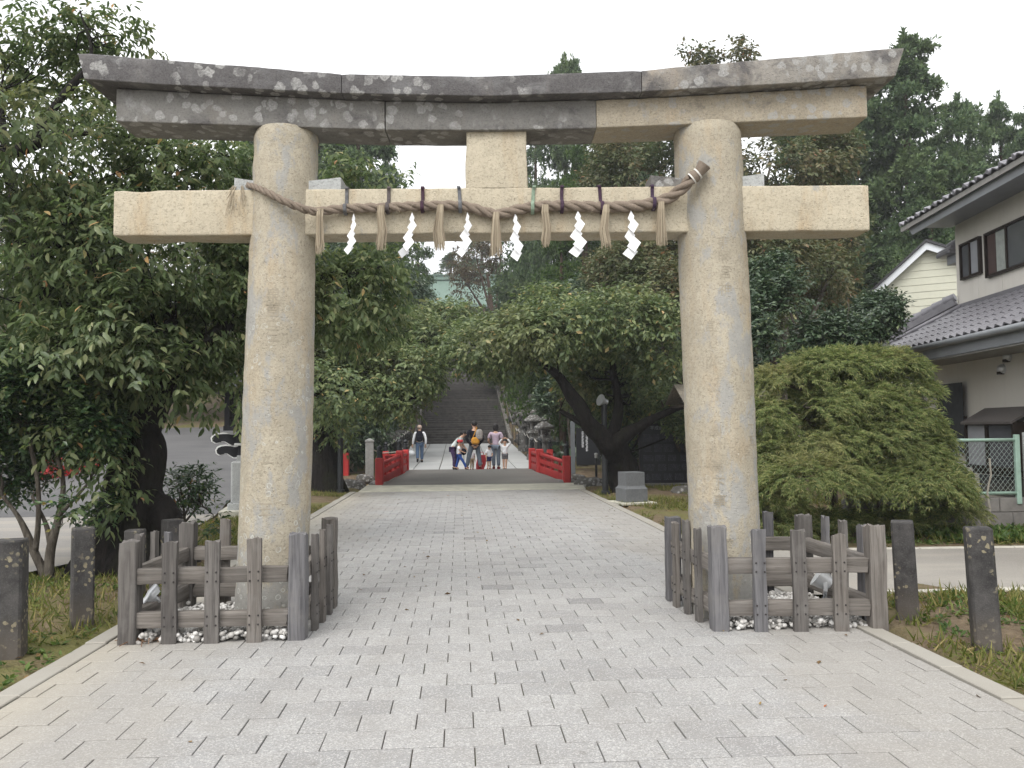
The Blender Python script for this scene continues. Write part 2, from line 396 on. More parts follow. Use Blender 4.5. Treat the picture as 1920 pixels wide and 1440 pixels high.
# concrete side path on the right with pale edging
q = [(3.966,7.551,0.000), (5.283,7.580,0.000), (7.154,10.229,0.000), (5.463,10.309,0.000)]
def ext(a, b, k): return (b[0]+(b[0]-a[0])*k, b[1]+(b[1]-a[1])*k)
n0, f0 = (3.26, q[0][1]), (3.26, q[3][1]); n1, f1 = ext(q[0], q[1], 8), ext(q[3], q[2], 8)
SX = np.array([[n0[0]+(n1[0]-n0[0])*u for u in np.linspace(0, 1, 30)], [f0[0]+(f1[0]-f0[0])*u for u in np.linspace(0, 1, 30)]])
SY = np.array([[n0[1]+(n1[1]-n0[1])*u for u in np.linspace(0, 1, 30)], [f0[1]+(f1[1]-f0[1])*u for u in np.linspace(0, 1, 30)]])
side_path = tag(grid_sheet('side_path', SX, SY, lambda x, y: x*0+.006, M_SIDE), kind='structure')
M_KERB = plain('kerb_concrete', (.42, .40, .35), .9, .25, 6)
for nm, (a, b) in {'kerb': (n0, n1), 'kerb.001': (f0, f1)}.items():
    d = Vector((b[0]-a[0], b[1]-a[1], 0)).normalized()
    for i in range(12):
        s0 = Vector((a[0], a[1], -.02))+d*(i*.6+.1); s1 = s0+d*.59
        MB().beam(s0, s1, .1, .08, .008).obj('kerb_stone', M_KERB, side_path)

# ------------------------------------------------------------------ paved path
t = NT('paver'); p = t.pos(); r = t.rnd(); isl = t.isl()
def paver_mat(name, which):
    t = NT(name); p = t.pos(); r = t.rnd() if which == 'obj' else t.isl()
    sp = t.vor(p, 150, 'Color'); spv = t.xyz(sp)[0]; f = t.noise(p, 260, 2, .6); big = t.noise(p, .8, 4, .6); mid = t.noise(p, 6, 4, .65)
    base = t.ramp(r, [(0.0, (0.200, 0.199, 0.201)), (.03, (0.265, 0.263, 0.262)), (.14, (0.296, 0.294, 0.290)), (.6, (0.316, 0.313, 0.308)), (1.0, (0.337, 0.334, 0.327))])
    c = t.mix(t.ramp(spv, [(.12, .55), (.32, 0.0)]), base, (.20, .19, .18))
    c = t.mix(t.ramp(spv, [(.74, 0.0), (.92, .42)]), c, (.68, .66, .63))
    c = t.mix(t.math('MULTIPLY', t.ramp(mid, [(.45, 0.0), (.75, 1.0)]), .30), c, (.24, .225, .205))
    x = t.xyz(p)
    dirt = t.math('ADD', t.math('MULTIPLY', t.math('ABSOLUTE', t.math('SUBTRACT', x[0], .28)), .30), t.math('MULTIPLY', big, .75))   # silt washed along both edges
    c = t.mix(t.math('MULTIPLY', t.ramp(dirt, [(.85, 0.0), (1.75, 1.0)]), .38), c, (.29, .265, .225))
    c = t.mix(t.math('MULTIPLY', t.ramp(big, [(.40, 0.0), (.75, 1.0)]), .20), c, (.28, .262, .25))
    pale = t.math('MULTIPLY', t.ramp(x[0], [(0.0, 1.0), (.01, 0.0)]), t.ramp(t.math('ADD', t.math('MULTIPLY', x[0], -1.0), t.math('MULTIPLY', big, .9)), [(0.0, 0.0), (1.0, 0.0)]))
    k = t.math('MULTIPLY', t.math('SUBTRACT', t.math('MULTIPLY', x[0], -1.0), t.math('ADD', 1.75, t.math('MULTIPLY', t.noise(p, 1.1, 3), .6))), 2.2, True)
    c = t.mix(t.math('MULTIPLY', k, .5), c, (.39, .35, .275))                                              # tan silt by the left kerb
    st2 = t.noise(t.scl(p, (1.0, .45, 1.0)), 1.5, 6, .68, .6)                                     # trodden-in grime and damp marks
    c = t.mix(t.math('MULTIPLY', t.ramp(st2, [(.50, 0.0), (.70, 1.0)]), .30), c, (.20, .185, .17))
    c = t.mix(t.math('MULTIPLY', t.ramp(t.vor(p, 2.3), [(.035, 1.0), (.06, 0.0)]), .35), c, (.13, .12, .11))
    h = t.math('ADD', t.math('MULTIPLY', spv, .6), t.math('MULTIPLY', f, .5))
    return t.pbr(c, .82, t.bump(h, .45, .003), 0, .3)
M_PAV = paver_mat('paver', 'obj'); M_PAVS = paver_mat('paver_far', 'isl')
t = NT('joint_sand'); p = t.pos(); c = t.mix(t.noise(p, 20, 3), (.06, .053, .045), (.13, .115, .095)); c = t.mix(t.math('MULTIPLY', t.ramp(t.noise(p, 1.2, 4, .6), [(.48, 0.0), (.62, 1.0)]), .7), c, (.07, .085, .03)); M_GROUT = t.pbr(c, .95)
XL, XR = -2.60, 3.04; Y0, RD, PW = 3.933, .2487, .302
path = MB().box((( XL+XR)/2, 8.9, -.062), (XR-XL+.3, 25.2, .10)).obj('paved_path', M_GROUT); tag(path, kind='structure')
rows = []
for k in range(-28, 70):
    y0 = Y0+k*RD
    if y0+RD > 21.42: break
    off = .068 if k % 2 == 0 else -.083
    j0 = math.floor((XL-off)/PW)
    xs = [XL]+[off+PW*j for j in range(j0, j0+24) if XL+.05 < off+PW*j < XR-.05]+[XR]
    for a, b in zip(xs[:-1], xs[1:]):
        rows.append((a, b, y0, y0+RD))
def near_key(q):
    cx, cy = (q[0]+q[1])/2, (q[2]+q[3])/2
    vis = cy > 3.9 and abs(cx-.0643*cy) < .625*cy
    return (0 if vis else 1, cy if vis else -cy)
rows.sort(key=near_key)
pav_mesh = {}
pr = random.Random(5)
def paver_shape(w, d, seed):
    mb = MB(); mb.box((0, 0, -.02), (w-.006, d-.0070, .04), None, .0025); return mb.mesh('paver')
stuff = MB()
for i, (a, b, y0, y1) in enumerate(rows):
    w = b-a; cx, cy = (a+b)/2, (y0+y1)/2
    dz = pr.uniform(-.0022, .0022); rx, ry = pr.uniform(-.004, .004), pr.uniform(-.004, .004)
    if i < 300:
        key = round(w, 2)
        if key not in pav_mesh: pav_mesh[key] = paver_shape(w, y1-y0, i); pav_mesh[key].materials.append(M_PAV)
        o = bpy.data.objects.new('paver', pav_mesh[key]); COL.objects.link(o); o.parent = path
        o.location = (cx, cy, dz); o.rotation_euler = (rx, ry, 0)
    else:
        c0 = .0025; hw, hd = (w-.006)/2, (y1-y0-.0075)/2
        vs = []
        for (u, v, zz) in ((hw, hd, -.03), (hw, hd, -c0), (hw-c0, hd-c0, 0)):
            vs += [(cx-u, cy-v, zz+dz+rx*-v-ry*-u), (cx+u, cy-v, zz+dz+rx*-v-ry*u), (cx+u, cy+v, zz+dz+rx*v-ry*u), (cx-u, cy+v, zz+dz+rx*v-ry*-u)]
        fs = [(8, 9, 10, 11)]+[(L*4+i2, L*4+(i2+1) % 4, L*4+4+(i2+1) % 4, L*4+4+i2) for L in (0, 1) for i2 in range(4)]
        stuff.add(vs, fs)
tag(stuff.obj('paver_rows', M_PAVS, path), kind='stuff')
M_CURB = NT('curb_stone'); t = M_CURB; p = t.pos(); n = t.noise(p, 3, 4, .6); f = t.noise(p, 120, 2, .7)
c = t.mix(n, (.285, .268, .235), (.355, .34, .305)); c = t.mix(t.math('MULTIPLY', t.ramp(f, [(.5, 0.0), (.7, 1.0)]), .4), c, (.25, .23, .2)); c = t.mix(t.math('MULTIPLY', t.math('SUBTRACT', 1.0, t.ramp(t.rnd(), [(0, 0.0), (1, 1.0)])), .3), c, (.30, .27, .22))
M_CURB = t.pbr(c, .85, t.bump(f, .4, .003))
for sx, wd in ((-2.685, .15), (3.125, .15)):
    me = MB().box((0, 0, -.04), (wd, .594, .10), None, .006).mesh('curb_stone'); me.materials.append(M_CURB)
    for i in range(30):
        o = bpy.data.objects.new('curb_stone', me); COL.objects.link(o); o.parent = path
        o.location = (sx+pr.uniform(-.006, .006), 3.4+i*.6+.3, pr.uniform(-.006, .006)); o.rotation_euler = (0, pr.uniform(-.01, .01), pr.uniform(-.004, .004))

# ------------------------------------------------------------------ torii
torii = empty('torii_gate', (0, 7.0, 0), rad(-2.8), 'large weathered stone gateway with curved lintel spanning the paved path', 'torii gate')
M_ST_CREAM = torii_stone('stone_cream', grey=.3, brown=.45)
M_ST_BEAM = torii_stone('stone_beam', base=((.43, .38, .29), (.52, .465, .36)), grey=.12, brown=.5)
M_ST_PILL = torii_stone('stone_pillar', base=((.335, .30, .235), (.445, .40, .315)), grey=.80, rings=.95, brown=.35, low_grey=True)
M_ST_PILR = torii_stone('stone_pillar_plain', base=((.335, .30, .235), (.445, .40, .315)), grey=.82, rings=.35, brown=.45, low_grey=True)
M_ST_DARK = torii_stone('stone_dark', base=((.115, .113, .116), (.185, .181, .184)), grey=.25, dark=.80, brown=.1)
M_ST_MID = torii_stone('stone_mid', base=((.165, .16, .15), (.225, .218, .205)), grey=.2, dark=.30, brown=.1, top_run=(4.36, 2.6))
M_ST_MIX = torii_stone('stone_mixed', base=((.22, .205, .185), (.31, .288, .256)), grey=1.0, dark=.60, brown=.3)
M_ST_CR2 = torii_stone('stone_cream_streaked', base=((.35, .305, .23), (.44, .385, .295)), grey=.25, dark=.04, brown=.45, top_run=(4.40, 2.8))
M_GRAN = torii_stone('granite_pale', base=((.32, .33, .325), (.45, .46, .455)), grey=.2, brown=.0)

def loft(rings, name, m, parent, smooth=40):
    """rings: list of (k,3) arrays; fan caps"""
    k = len(rings[0]); V = np.concatenate(rings+[rings[0].mean(0)[None], rings[-1].mean(0)[None]]); n = len(rings)
    F4 = [(i*k+j, i*k+(j+1) % k, (i+1)*k+(j+1) % k, (i+1)*k+j) for i in range(n-1) for j in range(k)]
    F3 = [(n*k, (j+1) % k, j) for j in range(k)]+[(n*k+1, (n-1)*k+j, (n-1)*k+(j+1) % k) for j in range(k)]
    me = np_mesh(name, V, [np.array(F4), np.array(F3)], True); me.set_sharp_from_angle(angle=rad(smooth))
    return add_obj(name, me, m, parent)

def section(y0, y1, z0, z1, r=.012, step=.05, ridge=0.0):
    """rounded rectangle in (y,z), dense; ridge lifts the middle of the top"""
    pts = []
    cs = [(y0+r, z0+r, PI), (y1-r, z0+r, 1.5*PI), (y1-r, z1-r, 0), (y0+r, z1-r, .5*PI)]
    for i, (cy, cz, a0) in enumerate(cs):
        for q in range(4): pts.append((cy+r*math.cos(a0+q*PI/6), cz+r*math.sin(a0+q*PI/6)))
        ny, nz, na = cs[(i+1) % 4]; e = (ny+r*math.cos(na), nz+r*math.sin(na)); s = pts[-1]
        L = math.hypot(e[0]-s[0], e[1]-s[1]); nn = max(1, int(L/step))
        for q in range(1, nn): pts.append((s[0]+(e[0]-s[0])*q/nn, s[1]+(e[1]-s[1])*q/nn))
    P = np.array(pts); mid = (y0+y1)/2; hw = (y1-y0)/2
    P[:, 1] += ridge*(1-np.abs(P[:, 0]-mid)/hw)*((P[:, 1]-z0)/(z1-z0))
    return P

def beam_loft(name, xs, zb, zt, y0, y1, m, parent, ridge=0.0, slant0=0.0, slant1=0.0, seed=0, amp=.004, step=.05):
    ref = section(y0, y1, 0, 1, .012, step)                # same point count for all stations
    rings = []
    n = len(xs)
    for i, x in enumerate(xs):
        b, tt = zb(x), zt(x)
        P = section(y0, y1, 0.0, tt-b, .010, 10.0, ridge)
        S = section(y0, y1, 0.0, .22, .010, step, 0)
        u = (S[:, 1])/.22
        z = b+u*(tt-b); mid = (y0+y1)/2; z = z+ridge*(1-np.abs(S[:, 0]-mid)/((y1-y0)/2))*u
        xo = x+(slant0*(1-(i/(n-1)))**8+slant1*((i/(n-1)))**8)*u
        inset = .008 if i in (0, n-1) else 0.0
        ctr = np.array([mid, (b+tt)/2])
        yy = S[:, 0]+(ctr[0]-S[:, 0])*inset*3; zz = z+(ctr[1]-z)*inset*3
        rings.append(np.stack([xo+0*yy, yy, zz], -1))
    V = np.concatenate(rings); k = len(rings[0])
    d = wob(V, 2.5, amp*.2, seed)+wob(V, 38, amp*.4, seed+1)
    edge = np.minimum(np.minimum(np.abs(V[:, 1]-y0), np.abs(V[:, 1]-y1)), .05)/.05
    chip = np.clip(wob(V, 13, 1, seed+2)-.9, 0, 1)*(1-edge)*.016
    for i in range(n):
        s = slice(i*k, i*k+k); c = rings[i].mean(0)
        dv = V[s]-c; dv[:, 0] = 0; L = np.linalg.norm(dv, axis=1, keepdims=True)+1e-6
        V[s] += dv/L*(d[s]-chip[s])[:, None]
    return loft([V[i*k:(i+1)*k] for i in range(n)], name, m, parent)

kzb = lambda x: float(np.interp(x, [-3.07, -2.4, -.924, .206, 1.53, 2.9, 3.71], [4.428, 4.378, 4.300, 4.272, 4.303, 4.374, 4.430]))
kzt = lambda x: float(np.interp(x, [-3.07, -2.4, -.924, .206, 1.53, 2.9, 3.71], [4.650, 4.586, 4.460, 4.436, 4.482, 4.598, 4.674]))
szb = lambda x: float(np.interp(x, [-2.81, -.587, .3, 1.17, 3.45], [4.122, 4.043, 4.036, 4.049, 4.132]))
szt = lambda x: kzb(x)-.003
lin = lambda a, b, s=.07: list(np.linspace(a, b, max(3, int((b-a)/s))))
beam_loft('lintel_stone', lin(-3.01, -.928), kzb, kzt, -.33, .33, M_ST_DARK, torii, .06, -.055, 0, 1)
beam_loft('lintel_stone', lin(-.922, 1.529), kzb, kzt, -.33, .33, M_ST_DARK, torii, .06, 0, 0, 2)
beam_loft('lintel_stone', lin(1.535, 3.63), kzb, kzt, -.335, .33, M_ST_MIX, torii, .06, 0, .08, 3)
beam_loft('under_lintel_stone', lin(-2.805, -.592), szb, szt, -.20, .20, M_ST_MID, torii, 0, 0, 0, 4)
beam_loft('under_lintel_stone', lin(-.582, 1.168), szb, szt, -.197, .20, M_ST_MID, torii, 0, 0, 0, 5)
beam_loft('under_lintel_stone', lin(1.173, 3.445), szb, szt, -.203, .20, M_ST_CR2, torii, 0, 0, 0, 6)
beam_loft('tie_beam', lin(-2.832, 3.454), lambda x: 3.179+.0012*x, lambda x: 3.562+.0026*x, -.155, .155, M_ST_BEAM, torii, 0, 0, 0, 7, .003)
# strut between the beams
gk = MB(); gs = [np.stack([np.array([.082-.0+a*(.509), ] * 1), ], -1) for a in (0,)]
def strut():
    zs = np.linspace(3.563, 4.046, 10); rings = []
    for z in zs:
        u = (z-3.563)/(4.046-3.563); S = section(.077+.006*u, .592-.004*u, -.15, .15, .012, .05)
        rings.append(np.stack([S[:, 0], S[:, 1], 0*S[:, 0]+z], -1)[::1])
    V = np.concatenate(rings); k = len(rings[0]); d = wob(V, 7, .003, 9)+wob(V, 30, .002, 10); c = np.array([.335, 0])
    dv = V[:, :2]-c; V[:, :2] += dv/np.linalg.norm(dv, axis=1, keepdims=True)*d[:, None]
    return loft([V[i*k:(i+1)*k] for i in range(len(zs))], 'strut_block', M_ST_BEAM, torii)
strut()
def pillar(x0, x1, ztop, r0, r1, m, seed):
    n = 56; zs = np.linspace(-.05, ztop, 84); rings = []
    for z in zs:
        u = z/ztop; ax = x0+(x1-x0)*u; r = r0+(r1-r0)*u+.006*math.sin(u*PI)
        if z > ztop-.06: r -= (z-(ztop-.06))**2*4.0
        a = np.linspace(0, 2*PI, n, endpoint=False)
        # hewn column: slightly flattened towards its four faces
        rr = r*(1+.010*np.cos(4*a+.6))
        rings.append(np.stack([ax+rr*np.cos(a), rr*np.sin(a), 0*a+z], -1))
    V = np.concatenate(rings); d = wob(V*[1, 1, .5], 6, .0035, seed)+wob(V, 32, .0022, seed+1)
    for i, z in enumerate(zs):
        s = slice(i*n, i*n+n); ax = x0+(x1-x0)*z/ztop; dv = V[s, :2]-[ax, 0]; V[s, :2] += dv/np.linalg.norm(dv, axis=1, keepdims=True)*d[s][:, None]
    return loft([V[i*n:(i+1)*n] for i in range(len(zs))], 'pillar', m, torii)
PIL = ((-1.553, -1.452, szb(-1.45)+.012, .288, .262), (2.228, 2.143, szb(2.15)+.012, .289, .275))
pil_l = pillar(*PIL[0], M_ST_PILL, 21); pil_r = pillar(*PIL[1], M_ST_PILR, 31)
# wedges driven in beside the pillars
for x0, x1, z0, z1, m, hi in ((-1.85, -1.66, 3.561, 3.665, M_GRAN, 0), (-1.235, -.965, 3.561, 3.665, M_GRAN, 1), (1.628, 1.90, 3.565, 3.67, M_ST_MID, 0), (2.36, 2.585, 3.567, 3.68, M_GRAN, 1)):
    q = .03; zl, zr = (z1, z1-q) if not hi else (z1-q, z1)
    mb = MB(); mb.prism([(x0, z0), (x1, z0), (x1, zr), (x0, zl)], -.13, .13); mb.obj('wedge', m, torii)

# carved writing, wrapped round the pillars
def text_mesh(body, size, name):
    cu = bpy.data.curves.new(name, 'FONT'); cu.body = body; cu.size = size; cu.align_x = 'CENTER'; cu.align_y = 'CENTER'; cu.resolution_u = 2
    ob = bpy.data.objects.new(name, cu); COL.objects.link(ob)
    dg = bpy.context.evaluated_depsgraph_get(); me = bpy.data.meshes.new_from_object(ob.evaluated_get(dg), depsgraph=dg)
    bpy.data.objects.remove(ob); bpy.data.curves.remove(cu); return me
t = NT('carved_stroke'); p = t.obj(); n = t.noise(p, 22, 4, .7)
M_CARVE = t.pbr(t.mix(n, (.25, .22, .17), (.37, .33, .26)), .95)
def carve(pil, par, rows):
    x0, x1, zt, r0, r1 = pil
    for ch, px_u, z, size in rows:
        me = text_mesh(ch, size, 'carved_character'); u = z/zt; r = r0+(r1-r0)*u+.006*math.sin(u*PI); ax = x0+(x1-x0)*u
        tmp = bmesh.new(); tmp.from_mesh(me); bmesh.ops.subdivide_edges(tmp, edges=[e for e in tmp.edges if e.calc_length() > .03], cuts=2)
        for v in tmp.verts:
            a = px_u+v.co.x/r-PI/2; rr = r*(1+.010*math.cos(4*a+.6))+.0012; v.co = (ax+rr*math.cos(a), rr*math.sin(a), z+v.co.y)
        tmp.to_mesh(me); tmp.free(); add_obj('carved_character', me, M_CARVE, par)
lz = lambda y: None
carve(PIL[0], pil_l, [(c, .02, z, .13) for c, z in zip('泉首三三', (2.643, 2.530, 2.434, 2.321))]+[('一', .0, 1.877, .13), ('一', .0, 1.752, .13), ('三', .0, 1.334, .12), ('三', .0, 0.922, .13)])
carve(PIL[1], pil_r, [(c, .08, z, .12) for c, z in zip('東照宮神祠', (3.049, 2.930, 2.811, 2.666, 2.490))]
      + [(c, -.46+.012*i, z, .11) for i, (c, z) in enumerate(zip('信主松水信苗國軍高下事', [2.373+.0-.142*i for i in range(11)]))]
      + [('十', -.24, .63, .13)]
      + [(c, .34, z, .11) for c, z in zip('言書', (2.358, 2.249))]
      + [(c, .80, z, .10) for c, z in zip('年五十三人一五', [2.185-.125*i for i in range(7)])])

# ------------------------------------------------------------------ straw rope, tassels and paper streamers (torii local coordinates)
def tl(x, y, z):                                     # torii local -> world
    return torii_M @ Vector((x, y, z))
torii_M = Matrix.Translation((0, 7.0, 0)) @ Matrix.Rotation(rad(-2.8), 4, 'Z')
t = NT('straw'); p = t.obj(); g = t.noise(p, 60, 4, .7); g2 = t.noise(p, 300, 2, .6)
c = t.mix(g, (.15, .118, .095), (.31, .255, .205)); c = t.mix(t.math('MULTIPLY', t.ramp(g2, [(.5, 0.0), (.75, 1.0)]), .4), c, (.42, .35, .27))
M_STRAW = t.pbr(c, .9, t.bump(t.math('ADD', g, g2), .9, .006), 0, .15)
t = NT('straw_pale'); p = t.obj(); c = t.mix(t.isl(), (.22, .18, .13), (.42, .36, .27)); M_STRAWP = t.pbr(c, .9, None, 0, .15)
M_PAPER = plain('white_paper', (.84, .85, .87), .8, .03, 4, 0, .02)
rp = [(*(-1.810,3.618), -.02), (*(-1.708,3.592), -.155), (*(-1.533,3.494), -.302), (*(-1.396,3.415), -.335), (*(-1.263,3.363), -.305), (*(-1.149,3.350), -.235),
      (*(-0.910,3.379), -.208), (*(-0.564,3.386), -.208), (*(-0.279,3.397), -.208), (*(0.033,3.396), -.208), (*(0.174,3.364), -.208), (*(0.327,3.323), -.208), (*(0.460,3.349), -.208), (*(0.628,3.383), -.208), (*(0.870,3.391), -.208),
      (*(1.202,3.380), -.208), (*(1.432,3.383), -.208), (*(1.631,3.409), -.208), (*(1.750,3.446), -.222), (*(1.846,3.503), -.265), (*(1.934,3.586), -.315)]
def catmull(P, n):
    P = [np.array(q, float) for q in P]; P = [2*P[0]-P[1]]+P+[2*P[-1]-P[-2]]; out = []
    for i in range(1, len(P)-2):
        a, b, c, d = P[i-1:i+3]
        for u in np.linspace(0, 1, n, endpoint=False):
            out.append(.5*((2*b)+(c-a)*u+(2*a-5*b+4*c-d)*u*u+(3*b-a-3*c+d)*u**3))
    out.append(P[-2]); return np.array(out)
cen = catmull([(x, y, z) for x, z, y in rp], 14)
rope = empty('straw_rope', tl(.3, -.2, 3.4), rad(-2.8), 'thick twisted brown straw rope draped across the stone gateway', 'rope')
ropeM = (Matrix.Translation(tl(.3, -.2, 3.4)) @ Matrix.Rotation(rad(-2.8), 4, 'Z'))
off = np.array([.3, -.2, 3.4])
seg = np.linalg.norm(np.diff(cen, axis=0), axis=1); s = np.concatenate([[0], np.cumsum(seg)]); Ltot = s[-1]
rad_at = lambda q: float(np.interp(q/Ltot, [0, .12, .25, .5, .9, 1], [.021, .028, .036, .040, .046, .046]))
ss = np.arange(0, Ltot, .011); C3 = np.stack([np.interp(ss, s, cen[:, k]) for k in range(3)], -1)
tan = np.gradient(C3, axis=0); tan /= np.linalg.norm(tan, axis=1, keepdims=True)
side = np.cross(tan, [0, 1, 0]); side /= np.linalg.norm(side, axis=1, keepdims=True); upv = np.cross(side, tan)
for q in range(3):
    mb = MB(); pts = []; rr = []; ph = 0
    for i, d in enumerate(ss):
        r = rad_at(d); ph += .011*2*PI/(r*8.4)
        a = -ph+q*2*PI/3
        pts.append(C3[i]-off+(side[i]*math.cos(a)+upv[i]*math.sin(a))*r*.55); rr.append(r*.56*(1+.05*math.sin(d*90+q)))
    mb.tube(pts, rr, 9); mb.obj('strand', M_STRAW, rope, smooth=True)
fz = MB(); r5 = random.Random(3)                      # loose fibres
for i in range(190):
    k = r5.randrange(20, len(C3)-4); a = r5.uniform(0, 6.28); r = rad_at(ss[k]); b = C3[k]-off+(side[k]*math.cos(a)+upv[k]*math.sin(a))*r
    d = np.array([r5.uniform(-1, 1), r5.uniform(-.6, .1), r5.uniform(-1, .5)]); fz.tube([b, b+d*.02, b+d*.035+np.array([0, 0, -.012])], .0012, 3)
tag(fz.obj('loose_fibres', M_STRAWP, rope), kind='stuff')
# bound end tuft on the right pillar and frayed end at the left pillar
e0 = C3[-1]-off; e1 = np.array([*(1.978,3.620), 0.0]); e1 = np.array([e1[0], -.325, e1[1]])-off; e2 = np.array([2.031, -.345, 3.689])-off
mb = MB(); mb.tube([e0, e0*.5+e1*.5, e1], [.047, .056, .040], 12); mb.tube([e1, e1*.4+e2*.6, e2], [.038, .050, .058], 14); mb.obj('end_tuft', M_STRAW, rope, smooth=60)
mb = MB()
for c0 in (e0*.9+e1*.1, e1): mb.tube([c0-(e1-e0)*.08, c0+(e1-e0)*.10], .051, 12)
mb.obj('binding', plain('white_cord', (.62, .60, .56), .8), rope, smooth=50)
mb = MB(); a0 = C3[0]-off
for i in range(70):
    d = np.array([r5.uniform(-.09, .06), r5.uniform(-.10, .01), 0]); L = r5.uniform(.10, .30)
    mb.tube([a0+np.array([0, -.03, 0]), a0+d*.6+np.array([0, -.06, .01-L*.25]), a0+d*1.2+np.array([0, -.075, -L])], [.004, .003, .0015], 4)
mb.obj('frayed_end', M_STRAWP, rope)
TIES = [(648, (.13, .13, .135)), (727, (.10, .085, .085)), (792, (.055, .028, .045)), (863, (.14, .145, .155)), (998, (.22, .29, .22)), (1053, (.052, .03, .05)), (1128, (.052, .026, .048)), (1225, (.052, .032, .06))]
txs = [-0.912, -0.565, -0.279, 0.033, 0.629, 0.872, 1.204, 1.634]
for (px, colr), x in zip(TIES, txs):
    k = int(np.argmin(np.abs(C3[:, 0]-x))); zr = C3[k][2]; r = rad_at(ss[k]); zt = 3.5655+.0026*x; zb0 = 3.176; mb = MB(); wob1 = r5.uniform(-.02, .02)
    loop = [(x, .16, zt-.05), (x, .158, zt+.004), (x+wob1, -.158, zt+.006), (x+wob1*.6, -.164, zt-.03), (x+wob1*.3, -.17, zr+r+.012), (x, -.208-r*.9, zr+r*.75), (x, -.21-r*1.12, zr), (x, -.208-r*.9, zr-r*.8), (x, -.19, zr-r-.012), (x, -.166, zr-r*.6)]
    cur = catmull(loop, 4)-off
    # flat band: two tubes side by side read as webbing
    for dx in (-.0085, 0, .0085): mb.tube([q+np.array([dx, 0, 0]) for q in cur], .0065, 5)
    mb.obj('tie', plain('tie_webbing', colr, .8, .3, 30), rope)
TAS = [(602, 397, 478), (715, 392, 471), (826, 390, 472), (930, 406, 483), (1021, 390, 466), (1134, 390, 467), (1237, 386, 463)]
tpos = [(*(-1.112,3.353), 0.353), (*(-0.617,3.373), 0.344), (*(-0.130,3.379), 0.357), (*(0.327,3.314), 0.344), (*(0.729,3.374), 0.331), (*(1.228,3.371), 0.336), (*(1.684,3.395), 0.344)]
TL = ['pale straw tassel hanging beside the left pillar, first on the rope', 'straw tassel hanging between the two leftmost paper streamers', 'wavy straw tassel between the second and third paper streamers from the left',
      'longest straw tassel hanging at the lowest sag of the rope under the strut block', 'straw tassel hanging just right of the pale green tie', 'straw tassel hanging between the two rightmost paper streamers', 'straw tassel hanging under the rope beside the right pillar']
for i, (x, z, L) in enumerate(tpos):
    mb = MB()
    for q in range(64):
        a = r5.uniform(0, 6.28); rr = math.sqrt(r5.random()); w0, w1 = .024+.003*(i % 2), .030+.006*((i*5) % 4); l = L*r5.uniform(.80, 1.04)
        ux, uy = rr*math.cos(a), rr*math.sin(a)*.55
        bend = .02*math.sin(i*2.1)
        pts = [(ux*.035, .03+uy*.02, -.0), (ux*w0+.004, -.048+uy*w0, .012), (ux*w0*1.1, -.055+uy*w0, -.05), (ux*w1+bend+r5.uniform(-.004, .004), -.045+uy*w1, -l*.6), (ux*w1*1.15+r5.uniform(-.006, .006), -.04+uy*w1, -l)]
        mb.tube(pts, [.0035, .004, .0042, .004, .0028], 4)
    o = mb.obj('straw_tassel', M_STRAWP, None, tl(x, -.208, z), (0, 0, rad(-2.8)))
    tag(o, TL[i], 'tassel', 'straw tassels on the rope')
spos = [(*(-0.842,3.332), 0.336, .0, .75), (*(-0.363,3.338), 0.375, .3, 1.0), (*(0.092,3.336), 0.366, -.4, 1.0), (*(0.485,3.329), 0.397, .35, .95), (*(1.003,3.344), 0.384, -.1, 1.2), (*(1.442,3.341), 0.401, .15, 1.2)]
SLb = ['thin twisted white paper streamer nearest the left pillar', 'white zigzag paper streamer hanging under the purple tie left of the strut block', 'white zigzag paper streamer hanging below the left edge of the strut block',
       'curled white paper streamer just right of the rope sag', 'wide flat white zigzag paper streamer in the middle of the right half of the rope', 'white zigzag paper streamer nearest the right pillar']
for i, (x, z, L, tw, wd) in enumerate(spos):
    # folded strip of four panels: zigzag outline, each panel tipped a little
    h = L/4.6; vs = []; fs = []; lean = (-.05, -.09, -.05, .02, -.01, .0)[i]
    def P(u, v, k):                                    # u across, v down in units of L
        ang = tw*math.sin(k*1.7+i)*1.6+.22*math.cos(k*2.9+i*1.3)+(.5 if i in (0, 3) else 0)*math.cos(k*2.1+i)
        return (u*math.cos(ang)+lean*v*.9*(v), u*math.sin(ang)-.012*((k % 2)*2-1), -v*L)
    w0 = .030*wd
    def panel(c, v0, w, hh, k):                        # diamond-ish parallelogram
        return [P(c, v0-.01, k), P(c+w, v0+hh*.42, k), P(c+.12*w, v0+hh, k), P(c-w, v0+hh*.58, k)]
    pan = [(0, 0.0, w0*.75, .26, 0), (.010*wd, .17, w0*1.25, .30, 1), (-.012*wd, .36, w0*1.45, .32, 2), (.014*wd, .55, w0*1.6, .32, 3), (-.010*wd, .72, w0*1.75, .29, 4)]
    for (c, v0, w, hh, k) in pan:
        q = panel(c, v0, w, hh, k); b = len(vs); vs += q; fs += [(b, b+1, b+2, b+3)]
    vs2 = [(a, b_+.0008, c_) for a, b_, c_ in vs]; n = len(vs)
    mb = MB(); mb.add(vs+vs2, fs+[tuple(j+n for j in f[::-1]) for f in fs]+[(f[a], f[(a+1) % 4], f[(a+1) % 4]+n, f[a]+n) for f in fs for a in range(4)])
    o = mb.obj('paper_streamer', M_PAPER, None, tl(x, -.235, z), (0, 0, rad(-2.8)))
    tag(o, SLb[i], 'paper streamer', 'paper streamers on the rope')

